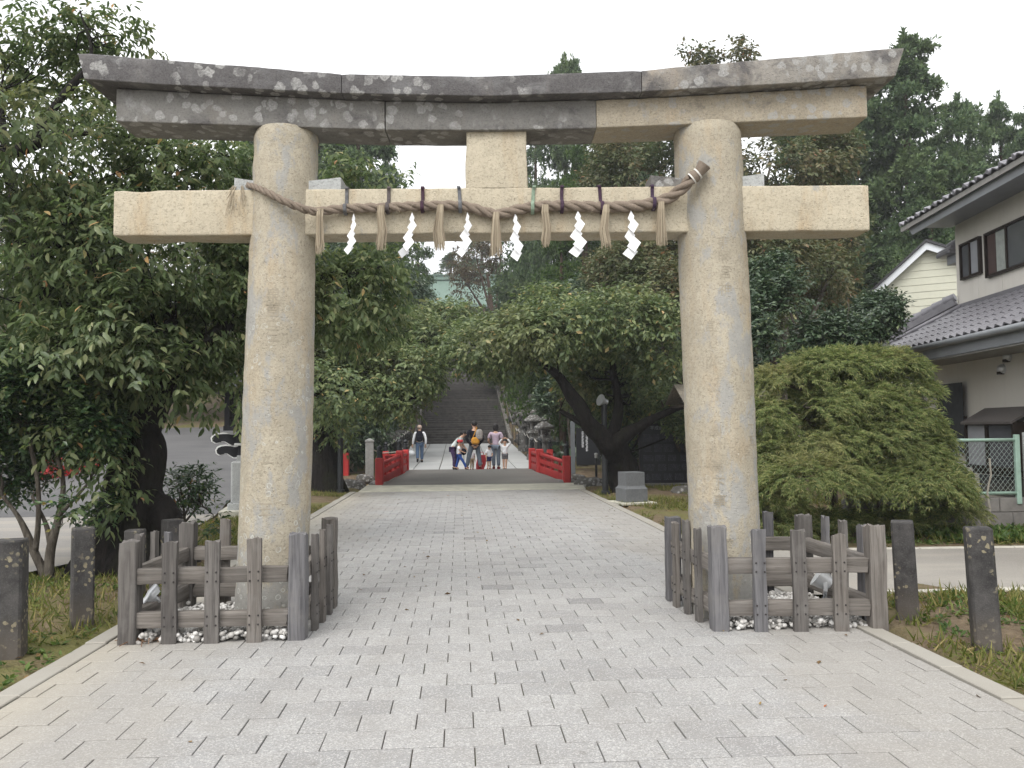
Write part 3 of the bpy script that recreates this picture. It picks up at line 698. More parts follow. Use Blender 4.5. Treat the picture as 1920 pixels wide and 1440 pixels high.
# ------------------------------------------------------------------ wooden fences round the pillars
M_WOODS = [wood_mat('grey_wood', (0.111, 0.099, 0.088), (0.215, 0.195, 0.177), 2), wood_mat('grey_wood_dark', (0.081, 0.074, 0.070), (0.169, 0.157, 0.146), 2), wood_mat('grey_wood_bluish', (0.098, 0.095, 0.100), (0.189, 0.185, 0.190), 2)]
M_RAIL = wood_mat('grey_wood_rail', (0.120, 0.107, 0.095), (0.240, 0.218, 0.198), 0)
M_BOLT = plain('rusty_bolt', (.035, .03, .03), .7)
def worn_post(w, d, h, seed, m, name, parent, loc, rz=0.0, horizontal=False):
    """square timber, subdivided, with eroded arrises and a ragged end"""
    n = max(5, int(h/.07)); r = random.Random(seed)
    per = []
    for (cx, cy) in ((-1, -1), (1, -1), (1, 1), (-1, 1)): per.append((cx, cy))
    ring = []
    for i in range(4):
        a, b = per[i], per[(i+1) % 4]
        for q in (.06, .35, .65, .94): ring.append((a[0]+(b[0]-a[0])*q, a[1]+(b[1]-a[1])*q))
    k = len(ring); rings = []
    tilt = r.uniform(-.006, .006)
    for i in range(n+1):
        u = i/n; z = -.06+u*(h+.06)
        rings.append(np.array([(x*w/2, y*d/2, z) for x, y in ring]))
    V = np.concatenate(rings); e = wob(V*[1, 1, .45]+seed, 24, .0028, seed)+wob(V+seed, 70, .0016, seed+1)
    L = np.linalg.norm(V[:, :2], axis=1, keepdims=True); V[:, :2] += V[:, :2]/L*e[:, None]
    V[:, 0] += tilt*V[:, 2]
    top = V[-k:]; top[:, 2] += wob(top+seed*3, 95, .009, seed+2)-.008*(np.abs(top[:, 0])/(w/2))*r.random()
    if horizontal: V = V[:, [2, 0, 1]]*[1, 1, 1]
    rr = [V[i*k:(i+1)*k] for i in range(n+1)]
    kk = len(rr[0]); VV = np.concatenate(rr+[rr[0].mean(0)[None], rr[-1].mean(0)[None]]); nn = len(rr)
    F4 = [(i*kk+j, i*kk+(j+1) % kk, (i+1)*kk+(j+1) % kk, (i+1)*kk+j) for i in range(nn-1) for j in range(kk)]
    F3 = [(nn*kk, (j+1) % kk, j) for j in range(kk)]+[(nn*kk+1, (nn-1)*kk+j, (nn-1)*kk+(j+1) % kk) for j in range(kk)]
    me = np_mesh(name, VV, [np.array(F4), np.array(F3)], True); me.set_sharp_from_angle(angle=rad(35))
    return add_obj(name, me, m, parent, loc, (0, 0, rz))
def fence(FL, FR, BR, BL, label, seed, h=.76):
    c = ((FL[0]+FR[0]+BR[0]+BL[0])/4, (FL[1]+FR[1]+BR[1]+BL[1])/4)
    root = empty('wooden_fence', (c[0], c[1], 0), 0, label, 'fence', 'wooden fences round the gateway pillars')
    L = lambda q: (q[0]-c[0], q[1]-c[1])
    r = random.Random(seed); cs = [L(FL), L(FR), L(BR), L(BL)]; sd = seed*50
    for i, q in enumerate(cs):
        sd += 1; worn_post(.125, .125, h+r.uniform(-.02, .03), sd, M_WOODS[(i+seed) % 3], 'post', root, (q[0], q[1], 0), rad(-2))
    for i in range(4):
        a, b = Vector((*cs[i], 0)), Vector((*cs[(i+1) % 4], 0)); d = (b-a); ln = d.length; d.normalize(); ang = math.atan2(d.y, d.x); outn = Vector((d.y, -d.x, 0))
        for z in (.165, .485):
            sd += 1
            worn_post(.075, .115, ln-.125, sd, M_RAIL, 'rail', root, (a.x+d.x*.0625, a.y+d.y*.0625, z), ang, True)
        for k in (1, 2, 3):
            q = a+d*(ln*k/4)+outn*.061; sd += 1; hh = h+r.uniform(-.05, .02)
            pk = worn_post(.105 if i in (0,) else .085, .045, hh, sd, M_WOODS[r.randrange(3)], 'picket', root, (q.x, q.y, 0), ang)
            bl = MB()
            for z in (.165, .485):
                for dx in (-.032, .032):
                    for dz in (-.033, .033): bl.ball((dx, -.024, z+dz), .0075, 6, 4)
            tag(bl.obj('bolts', M_BOLT, pk), kind='stuff')
    return root
fence((-2.44, 6.42), (-1.21, 6.41), (-1.15, 7.52), (-2.40, 7.60), 'weathered grey wooden fence boxing in the left pillar foot', 1)
fence((1.985, 6.36), (3.19, 6.27), (3.14, 7.50), (1.925, 7.50), 'weathered grey wooden fence boxing in the right pillar foot', 2)

# white pebbles inside each fence
def pebble_mesh(V0, F0, P, Sc, seed):
    r = np.random.default_rng(seed); n = len(P); a = r.normal(size=(n, 3, 3)); Q = np.linalg.qr(a)[0]
    sc = Sc[:, None]*r.uniform(.65, 1.2, (n, 3))
    V = np.einsum('nij,nvj->nvi', Q, V0[None]*sc[:, None, :])*[1, 1, .8]+P[:, None, :]
    F = (F0[None]+(np.arange(n)*len(V0))[:, None, None]).reshape(-1, 3)
    return V.reshape(-1, 3), F
bm = bmesh.new(); bmesh.ops.create_icosphere(bm, subdivisions=2, radius=1); IV = np.array([v.co[:] for v in bm.verts]); IF = np.array([[v.index for v in f.verts] for f in bm.faces]); bm.free()
bm = bmesh.new(); bmesh.ops.create_icosphere(bm, subdivisions=1, radius=1); IV1 = np.array([v.co[:] for v in bm.verts]); IF1 = np.array([[v.index for v in f.verts] for f in bm.faces]); bm.free()
IV = IV*(1+wob(IV, 2.2, .12, 5))[:, None]
t = NT('white_pebble'); r = t.isl(); n = t.noise(t.pos(), 30, 3)
c = t.mix(t.math('MULTIPLY', n, .45), t.ramp(r, [(0, (.13, .125, .12)), (.25, (.34, .33, .315)), (.6, (.55, .54, .525)), (1, (.72, .715, .70))]), (.42, .39, .35)); M_PEB = t.pbr(c, .8, t.bump(n, .3, .005))
def pebbles(x0, x1, y0, y1, n, seed, dark=None):
    r = np.random.default_rng(seed)
    P = np.stack([r.uniform(x0, x1, n), r.uniform(y0, y1, n), r.uniform(.008, .070, n)], -1); Sc = r.uniform(.011, .027, n)
    V, F = pebble_mesh(IV1, IF1, P, Sc*1.1, seed)
    return tag(add_obj('white_pebbles', np_mesh('white_pebbles', V, F, True), M_PEB), kind='stuff')
pebbles(-2.36, -1.24, 6.36, 7.5, 2100, 1); pebbles(2.02, 3.13, 6.31, 7.42, 2200, 2)

# floodlights and boxes inside the fences
M_ALU = plain('silver_housing', (.62, .63, .64), .35, .1, 12, .6, .05, .5); M_GBOX = plain('dark_grey_metal', (.13, .14, .15), .55, .2, 9)
def floodlight(loc, yaw, tilt, label, hood):
    root = empty('floodlight', loc, yaw, label, 'floodlight', 'floodlights at the pillar feet')
    M = Matrix.Rotation(tilt, 4, 'Y'); mb = MB()
    prof = [(.03, -.10), (.052, -.09), (.056, .02), (.066, .05), (.066, .06)] if hood else [(.03, -.06), (.06, -.05), (.09, .06), (.096, .075)]
    mb.lathe(prof, n=20); mb.v = [tuple((M @ Vector(v))+Vector((0, 0, .30))) for v in mb.v]; mb.obj('housing', M_ALU, root, smooth=40)
    if hood:
        mb = MB(); n = 16; vs = []
        for k in range(n+1):
            a = PI*k/n+PI/2
            for z in (.055, .15-.06*abs(k/n-.5)): vs.append(tuple((M @ Vector((.069*math.cos(a), .069*math.sin(a), z)))+Vector((0, 0, .30))))
            for z in (.15-.06*abs(k/n-.5), .055): vs.append(tuple((M @ Vector((.066*math.cos(a), .066*math.sin(a), z)))+Vector((0, 0, .30))))
        fs = []
        for k in range(n):
            for q in range(4): fs.append((k*4+q, k*4+(q+1) % 4, k*4+4+(q+1) % 4, k*4+4+q))
        mb.add(vs, fs); mb.obj('hood', M_ALU, root)
    gl = MB(); z = .056 if hood else .070; rr = .06 if hood else .09
    gl.lathe([(rr, z), (rr*.98, z+.006)], n=20); gl.v = [tuple((M @ Vector(v))+Vector((0, 0, .30))) for v in gl.v]; gl.obj('lens', plain('lens_glass', (.75, .77, .78), .12, .05, 5, 0, 0, .6), root)
    mb = MB(); mb.beam((0, 0, -.02), (0, 0, .23), .03, .012, .003, (0, 1, 0)); mb.beam((0, -.07, .23), (0, .07, .23), .03, .012); mb.beam((0, -.07, .23), (0, -.07, .30), .03, .010, 0, (0, 1, 0)); mb.beam((0, .07, .23), (0, .07, .30), .03, .010, 0, (0, 1, 0)); mb.obj('stand', M_ALU, root)
    mb = MB(); mb.tube([(0, .03, .2), (.05, .06, .1), (.1, .05, .03), (.2, .02, .02)], .008, 6); mb.obj('cable', M_GBOX, root)
    return root
floodlight((*(-2.458,6.850,0.281)[:2], -.09), rad(20), rad(42), 'silver cylindrical floodlight tilted up inside the left fence', True)
floodlight((*(3.020,6.800,0.302)[:2], -.03), rad(160), rad(55), 'silver cone floodlight with white lens inside the right fence', False)
def cover_box(loc, rz, label, w, d, h):
    root = empty('equipment_cover', loc, rz, label, 'cover box', 'cover boxes at the pillar feet')
    mb = MB(); tk = .012
    mb.box((0, 0, h-tk/2), (w, d, tk), None, .004)
    for sx in (-1, 1): mb.box((sx*(w/2-tk/2-.001), 0, (h-tk)/2), (tk, d-.004, h-tk))
    for sy in (-1, 1):
        mb.box((-w*.32, sy*(d/2-tk/2-.002), (h-tk)/2), (w*.34, tk, h-tk)); mb.box((w*.32, sy*(d/2-tk/2-.002), (h-tk)/2), (w*.34, tk, h-tk)); mb.box((0, sy*(d/2-tk/2-.002), h-tk-.03), (w*.3, tk, .06))
    mb.obj('housing', M_GBOX, root)
    mb = MB(); mb.lathe([(.035, 0), (.035, .05), (.02, .07)], (0, 0, .0), 10); mb.obj('cable_gland', M_BOLT, root)
cover_box((*(-2.373,6.659,0.000)[:2], 0), rad(-3), 'dark grey metal cover box with a square opening inside the left fence', .30, .22, .15)
cover_box((*(3.071,6.621,0.000)[:2], .02), rad(-12), 'dark grey metal cover box on white pebbles inside the right fence', .27, .20, .11)
M_DSTONE = torii_stone('dark_stone', base=((.16, .155, .15), (.24, .235, .225)), grey=.3, dark=.3)
def rock(name, m, parent, c, sc, seed, rz=0.0):
    r = np.random.default_rng(seed); V = IV*(1+wob(IV*1.0+seed, 1.7, .22, seed))[:, None]
    V = np.sign(V)*np.abs(V)**.8; V = V*np.array(sc); V = V+wob(V+seed, 9/max(sc), .03, seed+1)[:, None]*V
    return add_obj(name, np_mesh(name, V, IF, False), m, parent, c, (0, 0, rz))
tag(rock('edging_stone', M_DSTONE, None, (*(-1.745,6.627,0.000)[:2], .05), (.16, .06, .06), 3), 'dark flat stone lying among white pebbles inside the left fence', 'stone')
# dry twigs at the left fence corner
mb = MB(); r5 = random.Random(9); b = (-2.335,6.413,0.000)
for i in range(26):
    x, y = b[0]+r5.gauss(0, .07), b[1]+r5.gauss(0, .025); a = r5.uniform(0, 6.28); l = r5.uniform(.05, .16)
    mb.tube([(x, y, .012), (x+l*.5*math.cos(a), y+l*.5*math.sin(a), .02+r5.random()*.03), (x+l*math.cos(a+.3), y+l*math.sin(a+.3), .012)], .004, 4)
tag(mb.obj('dry_twigs', plain('dead_twig', (.17, .10, .06), .9)), kind='stuff')

# ------------------------------------------------------------------ stone bollards
M_BOL = NT('dark_granite_lichen'); t = M_BOL; p = t.obj(); oi = t.n('ObjectInfo').outputs['Location']; p = t.n('VectorMath', {0: p, 1: oi}, operation='ADD').outputs[0]; n = t.noise(p, 7, 5, .65); f = t.noise(p, 90, 2, .7)
c = t.mix(t.ramp(n, [(.35, 0.0), (.65, 1.0)]), (0.025, 0.024, 0.024), (0.070, 0.066, 0.064))
v = t.vor(t.n('VectorMath', {0: p, 1: t.n('VectorMath', {0: t.n('TexNoise', {'Vector': p, 'Scale': 22.0}).outputs['Color'], 'Scale': .04}, operation='SCALE').outputs[0]}, operation='ADD').outputs[0], 23)
c = t.mix(t.math('MULTIPLY', t.ramp(v, [(.30, 1.0), (.36, 0.0)]), t.ramp(t.noise(p, 3.6, 3), [(.47, 0.0), (.56, .85)])), c, t.mix(t.noise(p, 50, 2), (.20, .165, .085), (.33, .30, .22)))
c = t.mix(t.math('MULTIPLY', t.ramp(f, [(.52, 0.0), (.72, 1.0)]), .3), c, (.14, .137, .134))
x3 = t.xyz(t.obj()); c = t.mix(t.ramp(t.math('ADD', x3[2], t.math('MULTIPLY', n, .25)), [(.18, .55), (.42, 0.0)]), c, (.12, .10, .08))
M_BOL = t.pbr(c, .8, t.bump(t.math('ADD', n, f), .5, .006), 0, .3)
def bollard(loc, h, w, rz, label, tilt=0.0):
    root = empty('stone_bollard', loc, rz, label, 'bollard', 'square stone bollards along the path'); root.rotation_euler = (0, tilt, rz)
    c = .016; pr = []
    hw = w/2; ring = [(-hw+c, -hw), (hw-c, -hw), (hw, -hw+c), (hw, hw-c), (hw-c, hw), (-hw+c, hw), (-hw, hw-c), (-hw, -hw+c)]
    rings = []
    for i, z in enumerate(np.linspace(-.1, h-.012, 9)): rings.append(np.array([(x*(1+.04*(1-z/h)), y*(1+.04*(1-z/h)), z) for x, y in ring]))
    rings.append(np.array([(x*.93, y*.93, h) for x, y in ring]))
    o = loft(rings, 'shaft', M_BOL, root, 25)
    return root
bollard((*(-3.193,6.205,0.000)[:2], 0), .80, .19, rad(12), 'square stone bollard with yellow lichen at the left edge of the photo')
bollard((*(-3.077,7.086,0.000)[:2], 0), .78, .165, rad(28), 'dark square stone bollard on the grass just left of the left fence')
bollard((*(3.642,6.656,0.000)[:2], 0), .77, .17, rad(-28), 'dark square stone bollard on the grass just right of the right fence', rad(-1.5))
bollard((*(3.672,5.683,0.000)[:2], 0), .83, .165, rad(-22), 'nearest dark square stone bollard at the right edge of the photo', rad(-2))
bollard((*(-3.118,8.300,0.381)[:2], -.02), .64, .165, rad(5), 'short dark stone bollard before the cherry trunk, behind the left fence corner')
bollard((*(-3.134,9.400,0.218)[:2], -.02), .62, .19, rad(40), 'dark stone bollard right of the cherry trunk, farthest behind the left fence')

# ------------------------------------------------------------------ bridge, far path, stairs
M_RED = NT('red_paint'); t = M_RED; p = t.obj(); n = t.noise(p, 2.5, 4, .6)
c = t.mix(t.ramp(n, [(.3, 0.0), (.7, 1.0)]), (.31, .021, .021), (.44, .034, .031)); c = t.mix(t.math('MULTIPLY', t.ramp(t.noise(p, 14, 4, .7), [(.6, 0.0), (.75, 1.0)]), .4), c, (.26, .03, .03))
M_RED = t.pbr(c, .48, t.bump(t.noise(p, 40, 2), .1, .004), 0, .4)
M_BLK = plain('black_bronze', (.022, .024, .026), .45, .3, 10, .3, .1, .5)
M_DECK = asphalt_mat('bridge_asphalt', (.12, .115, .105), (.165, .158, .145), (.2, .19, .17), .3)
M_SILL = plain('pale_concrete', (.45, .435, .365), .9, .22, 2.2, 0, .3)
bz = lambda y: float(np.interp(y, [23.4, 24.0, 25.2, 26.3, 27.2, 28.2, 29.4, 30.5, 31.7], [.01, .05, .155, .205, .22, .205, .155, .10, .065]))
mb = MB(); a, b, c_, d = (-2.542,21.345,0.000), (3.241,21.329,0.000), (3.472,23.639,0.000), (-2.587,23.991,0.000)
mb.add([(q[0], q[1], -.1) for q in (a, b, c_, d)]+[(q[0], q[1], .018) for q in (a, b, c_, d)], [(3, 2, 1, 0), (4, 5, 6, 7), (0, 1, 5, 4), (1, 2, 6, 5), (2, 3, 7, 6), (3, 0, 4, 7)])
tag(mb.obj('bridge_sill', M_SILL), kind='structure')
bridge = empty('footbridge', (.3, 27.5, 0), 0, 'small arched bridge with vermilion railings and an asphalt deck at the end of the path', 'bridge')
B0 = Vector((.3, 27.5, 0))
ys = np.linspace(23.45, 31.75, 30)
xl = np.interp(ys, [23.4, 23.9, 26.3, 29, 31.75], [-2.2, -2.1, -1.72, -1.72, -2.5]); xr = np.interp(ys, [23.4, 23.9, 26.3, 29, 31.75], [3.0, 2.95, 2.42, 2.42, 3.2])
mb = MB(); vs = []
for y, l, r in zip(ys, xl, xr):
    z = bz(y); vs += [(l-.3, y-27.5, z-.35), (r-.3, y-27.5, z-.35), (r-.3, y-27.5, z), (l-.3, y-27.5, z)]
fs = [(i*4+q, i*4+(q+1) % 4, i*4+4+(q+1) % 4, i*4+4+q) for i in range(len(ys)-1) for q in range(4)]+[(3, 2, 1, 0), tuple((len(ys)-1)*4+q for q in range(4))]
mb.add(vs, [f[::-1] for f in fs]); dk = mb.obj('deck', M_DECK, bridge)
for sx in (-1, 1):
    mb = MB()
    for yy in (24.4, 30.9): mb.box(((-2.3 if sx < 0 else 3.1)-.3, yy-27.5, -.22), (.5, 1.2, .6), None, .03)
    mb.obj('abutment', M_DSTONE, bridge)
def red_post(x, y, z, h, parent, w=.235, cap=True):
    mb = MB(); mb.box((x, y, z+h/2-.1), (w, w, h+.2), None, .03); o = mb.obj('post', M_RED, parent)
    if cap:
        mb = MB(); r = .085; mb.lathe([(r*1.02, h), (r*1.02, h+.05), (r*.93, h+.055), (r*.93, h+.17), (r*1.02, h+.175), (r*1.02, h+.205), (r*.62, h+.22), (r*.6, h+.235), (r*.98, h+.26), (r*1.0, h+.29), (r*.7, h+.325), (r*.2, h+.35), (.005, h+.36)], (x, y, z), 14)
        mb.obj('cap', M_BLK, o, smooth=40)
    return o
def red_rail(p0, p1, parent, h=.70):
    a, b = Vector(p0), Vector(p1)
    up = lambda q: Vector((0, 0, q))
    MB().tube([a+up(h*.80), b+up(h*.80)], .058, 10).obj('handrail', M_RED, parent, smooth=True)
    MB().beam(a+up(h*.50), b+up(h*.50), .085, .13, .01).obj('rail', M_RED, parent)
    MB().beam(a+up(h*.14), b+up(h*.14), .11, .21, .01).obj('rail', M_RED, parent)
    for u in (.22, .5, .78):
        q = a.lerp(b, u); MB().box((q.x, q.y, q.z+h*.34), (.09, .09, .16)).obj('strut', M_RED, parent)
        MB().box((q.x, q.y, q.z+h*.655), (.07, .07, .14)).obj('strut', M_RED, parent)
for pts in ([(-2.25, 23.9), (-1.85, 26.3), (-1.85, 29.1), (-2.74, 31.5)], [(3.09, 23.9), (2.55, 26.3), (2.55, 29.1), (3.44, 31.5)]):
    P3 = [Vector((x-.3, y-27.5, bz(y) if 24.5 < y < 31 else .02)) for x, y in pts]
    for q, h in zip(P3, (.76, .72, .72, .76)): red_post(q.x, q.y, q.z, h, bridge)
    for q0, q1 in zip(P3[:-1], P3[1:]):
        d = (q1-q0).normalized()*.1; red_rail(q0+d, q1-d, bridge)
def red_railing(p0, p1, n, label, capz=True):
    a, b = Vector(p0), Vector(p1); root = empty('red_railing', a, 0, label, 'railing')
    for i in range(n+1):
        q = (b-a)*(i/n); red_post(q.x, q.y, q.z, .76, root, .22, capz)
        if i < n: red_rail(q, (b-a)*((i+1)/n), root)
red_railing((-10.501,22.000,0.336), (-9.992,23.600,0.230), 2, 'vermilion railing across the road at far left, seen through the camellia shrub', False)
red_railing((-4.139,31.000,-0.013), (-5.462,31.500,-0.042), 2, 'vermilion railing behind the left lamp post, with a black cap on its post')

M_SLAB = NT('far_slab'); t = M_SLAB; p = t.pos(); n = t.noise(p, 1.2, 4, .6)
c = t.mix(n, t.ramp(t.rnd(), [(0, (.33, .34, .345)), (1, (.43, .44, .438))]), (.40, .40, .39)); M_SLAB = t.pbr(c, .8, None, 0, .3)
fp = MB(); ysf = [31.6, 36, 42, 50.1]
fp.add([(x, y, stair_z(y)-dz) for y in ysf for x in (-2.75, 3.2) for dz in (.03,)], [(2*i, 2*i+1, 2*i+3, 2*i+2) for i in range(3)])
far_path = tag(fp.obj('far_path', M_GROUT), kind='structure')
slab_me = {}
for j in range(19):
    y = 31.65+j*.97
    for i in range(6):
        x = -2.7+(i+.5)*.975+(.0 if j % 2 else .0); 
        me = slab_me.setdefault(0, None)
        if me is None: me = MB().box((0, 0, -.03), (.945, .940, .06), None, .006).mesh('slab'); me.materials.append(M_SLAB); slab_me[0] = me
        o = bpy.data.objects.new('slab', me); COL.objects.link(o); o.parent = far_path
        o.location = (x, y+.48, float(stair_z(y+.48))+pr.uniform(0, .003)); o.rotation_euler = (math.atan(float(stair_z(y+.97)-stair_z(y))/.97), 0, 0)
# stone stairs
t = NT('stair_stone'); p = t.pos(); n = t.noise(p, 3, 5, .65); f = t.noise(p, 22, 4, .7)
c = t.mix(t.ramp(n, [(.35, 0.0), (.65, 1.0)]), (.042, .039, .037), (.082, .076, .070)); c = t.mix(t.math('MULTIPLY', t.ramp(t.rnd(), [(.80, 0.0), (1.0, .7)]), t.ramp(t.noise(t.scl(p, (.5, 3, 3)), 2, 3), [(.3, .2), (.6, .9)])), c, (.125, .117, .105)); c = t.mix(t.math('MULTIPLY', t.ramp(f, [(.6, 0.0), (.74, 1.0)]), .5), c, (.10, .094, .085))
nz = t.xyz(t.n('NewGeometry').outputs['Normal'])[2]
M_STAIR = t.pbr(c, .85, t.bump(f, .6, .02), 0, .25)
stairs = tag(MB().box((.25, 50.05, .2), (5.4, .3, .9)).obj('stone_stairs', M_STAIR), kind='structure')
step_me = {}
def run_steps(y0, y1, z0, z1, n):
    tr, ri = (y1-y0)/n, (z1-z0)/n; key = round(tr, 2)
    me = MB().box((0, 0, 0), (5.4, tr+.10, ri*1.6), None, .028).mesh('step'); me.materials.append(M_STAIR)
    for i in range(n):
        o = bpy.data.objects.new('step', me); COL.objects.link(o); o.parent = stairs
        o.location = (.25+pr.uniform(-.02, .02), y0+tr*(i+.5)+pr.uniform(-.015, .015), z0+ri*(i+1)-ri*.8+pr.uniform(-.01, .01)); o.rotation_euler = (pr.uniform(-.006, .006), pr.uniform(-.0012, .0012), pr.uniform(-.002, .002))
run_steps(50, 74, .72, 6.34, 36); run_steps(77, 97, 6.34, 11.5, 32)
land = MB().box((.25, 75.5, 6.2), (5.4, 3.2, .28)).obj('landing', M_STAIR, stairs)
# balustrades: weathered stone kerbs and thin rails up the stairs
M_BAL = torii_stone('kerb_stone_brown', base=((.075, .066, .054), (.12, .105, .085)), grey=.4, dark=.25, brown=.3)
for x, nm in ((-2.62, 'left'), (3.12, 'right')):
    root = empty('stair_balustrade', (x, 50, .7), 0, 'weathered brown stone kerb with thin handrail up the %s side of the stairs' % nm, 'balustrade', 'stair balustrades')
    for i in range(24):
        y0 = 50+i*1.0; z0, z1 = float(stair_z(y0)), float(stair_z(y0+.97))
        MB().beam((0, y0-50, z0-.7+.12), (0, y0+.97-50, z1-.7+.12), .26, .42, .03).obj('coping_block', M_BAL, root)
    hr = [(.12, y-50, float(stair_z(y))-.7+1.15) for y in np.linspace(50, 74, 14)]
    MB().tube(hr, .022, 6).obj('handrail', plain('rail_metal', (.20, .195, .19), .5, .2, 5, .5), root)
    for q in hr[::2]: MB().tube([(q[0], q[1], q[2]-.85), q], .02, 6).obj('baluster', M_BLK, root)

# rough stone walls climbing beside the stairs
M_ROCK = torii_stone('mossy_rock', base=((.06, .057, .05), (.12, .113, .10)), grey=.5, dark=.35, brown=.2)
def rock_wall(name, label, spots, seed):
    c0 = spots[0]; root = empty(name, (c0[0], c0[1], c0[2]), 0, label, 'stone wall'); r = random.Random(seed)
    mes = []
    for i in range(7):
        V = IV*(1+wob(IV+i*3, 1.7, .2, seed+i))[:, None]; V = np.sign(V)*np.abs(V)**.75; me = np_mesh('rock', V, IF, False); me.materials.append(M_ROCK); mes.append(me)
    for (x, y, z, s_) in spots:
        o = bpy.data.objects.new('rock', mes[r.randrange(7)]); COL.objects.link(o); o.parent = root; o.location = (x-c0[0], y-c0[1], z-c0[2])
        o.scale = (s_*r.uniform(.9, 1.5), s_*r.uniform(.7, 1.1), s_*r.uniform(.5, .8)); o.rotation_euler = (r.uniform(-.2, .2), r.uniform(-.2, .2), r.uniform(0, 3))
def wall_spots(x0, x1, seed, n):
    r = random.Random(seed); out = []
    for i in range(n):
        y = r.uniform(45, 72); x = x0+(x1-x0)*r.random()**1.3; tier = round((y-45)/3.4); 
        z = float(stair_z(max(50, y)))-.1+r.choice([0, .35, .7, 1.05])*min(1, (y-43)/6)
        out.append((x, y, z, r.uniform(.26, .5)))
    return out
rock_wall('rock_wall', 'mossy tumbled stone wall climbing along the right side of the stairs', wall_spots(3.7, 7.5, 4, 120), 5)
rock_wall('rock_wall', 'pale rough stone wall beside the left foot of the stairs', wall_spots(-3.2, -7.5, 6, 120), 8)
# loose rocks beside the bridge
for i, (px, py, s_, lb) in enumerate([(1098, 903, .3, 'mossy rock beside the right end of the bridge sill'), (1075, 897, .2, 'small mossy rock at the foot of the right bridge post'), (660, 905, .25, 'dark rock beside the left end of the bridge sill'), (683, 893, .2, 'dark rock behind the left bridge post')]):
    q = [(3.545,22.931,0.000), (3.600,25.399,0.000), (-2.931,23.614,0.000), (-3.001,26.893,0.000)][i]
    tag(rock('rock', M_ROCK, None, (q[0], q[1], .05), (s_*1.5, s_, s_*.7), 40+i), lb, 'rock')

# ------------------------------------------------------------------ stone lanterns right of the bridge
M_LAN = torii_stone('lantern_stone', base=((.075, .072, .067), (.125, .122, .113)), grey=.5, dark=.12, brown=.2)
def stone_lantern(loc, k, label):
    root = empty('stone_lantern', loc, .3*k, label, 'stone lantern', 'stone lanterns right of the stairs')
    def part(nm, prof, n=8, sq=False): MB().lathe(prof, n=n, sq=sq).obj(nm, M_LAN, root, smooth=25)
    s = k
    part('base', [(.36*s, -.1), (.36*s, .12*s), (.30*s, .22*s), (.2*s, .24*s)], 6)
    part('pillar', [(.22*s, .24*s), (.20*s, .4*s), (.235*s, .68*s), (.20*s, .95*s), (.24*s, 1.02*s)], 14)
    part('platform', [(.2*s, 1.02*s), (.36*s, 1.14*s), (.36*s, 1.22*s), (.24*s, 1.25*s)], 6)
    mb = MB()
    for a in range(4):
        x, y = (.17*s if a in (0, 3) else -.17*s), (.17*s if a < 2 else -.17*s); mb.box((x, y, 1.42*s), (.09*s, .09*s, .34*s))
    mb.box((0, 0, 1.28*s), (.42*s, .42*s, .06*s)); mb.box((0, 0, 1.57*s), (.42*s, .42*s, .05*s)); mb.box((0, .05, 1.42*s), (.3*s, .2*s, .3*s)); mb.obj('fire_box', M_LAN, root)
    part('roof', [(.2*s, 1.59*s), (.46*s, 1.66*s), (.47*s, 1.72*s), (.28*s, 1.86*s), (.12*s, 1.96*s)], 6)
    part('finial', [(.08*s, 1.96*s), (.14*s, 2.02*s), (.13*s, 2.1*s), (.02*s, 2.24*s)], 10)
stone_lantern((*(3.391,33.000,0.587)[:2], .05), .92, 'grey stone lantern with round pillar just right of the bridge, nearest of the lanterns')
stone_lantern((*(3.328,37.000,0.712)[:2], .25), 1.0, 'squat weathered stone lantern behind the nearest lantern, beside the path')
stone_lantern((*(3.400,43.000,0.856)[:2], .5), 1.05, 'old stone lantern at the right foot of the stairs')
# posts with rope along both sides of the far path
for x, nm in ((3.35, 'right'), (-2.85, 'left')):
    root = empty('rope_barrier', (x, 33, .1), 0, 'thin metal posts strung with white rope along the %s edge of the far path' % nm, 'rope barrier', 'rope barriers beside the far path')
    tops = []
    for i in range(9):
        y = 33+i*2.0; z = float(stair_z(y)); MB().tube([(0, y-33, z-.2), (0, y-33, z+.9)], .024, 6).obj('post', M_BLK, root); tops.append(Vector((0, y-33, z+.86)))
    pts = []
    for a, b in zip(tops[:-1], tops[1:]): pts += [a, a.lerp(b, .25)-Vector((0, 0, .09)), a.lerp(b, .5)-Vector((0, 0, .13)), a.lerp(b, .75)-Vector((0, 0, .09))]
    MB().tube(pts+[tops[-1]], .022, 6).obj('rope', plain('white_rope', (.5, .48, .44), .9), root, smooth=True)
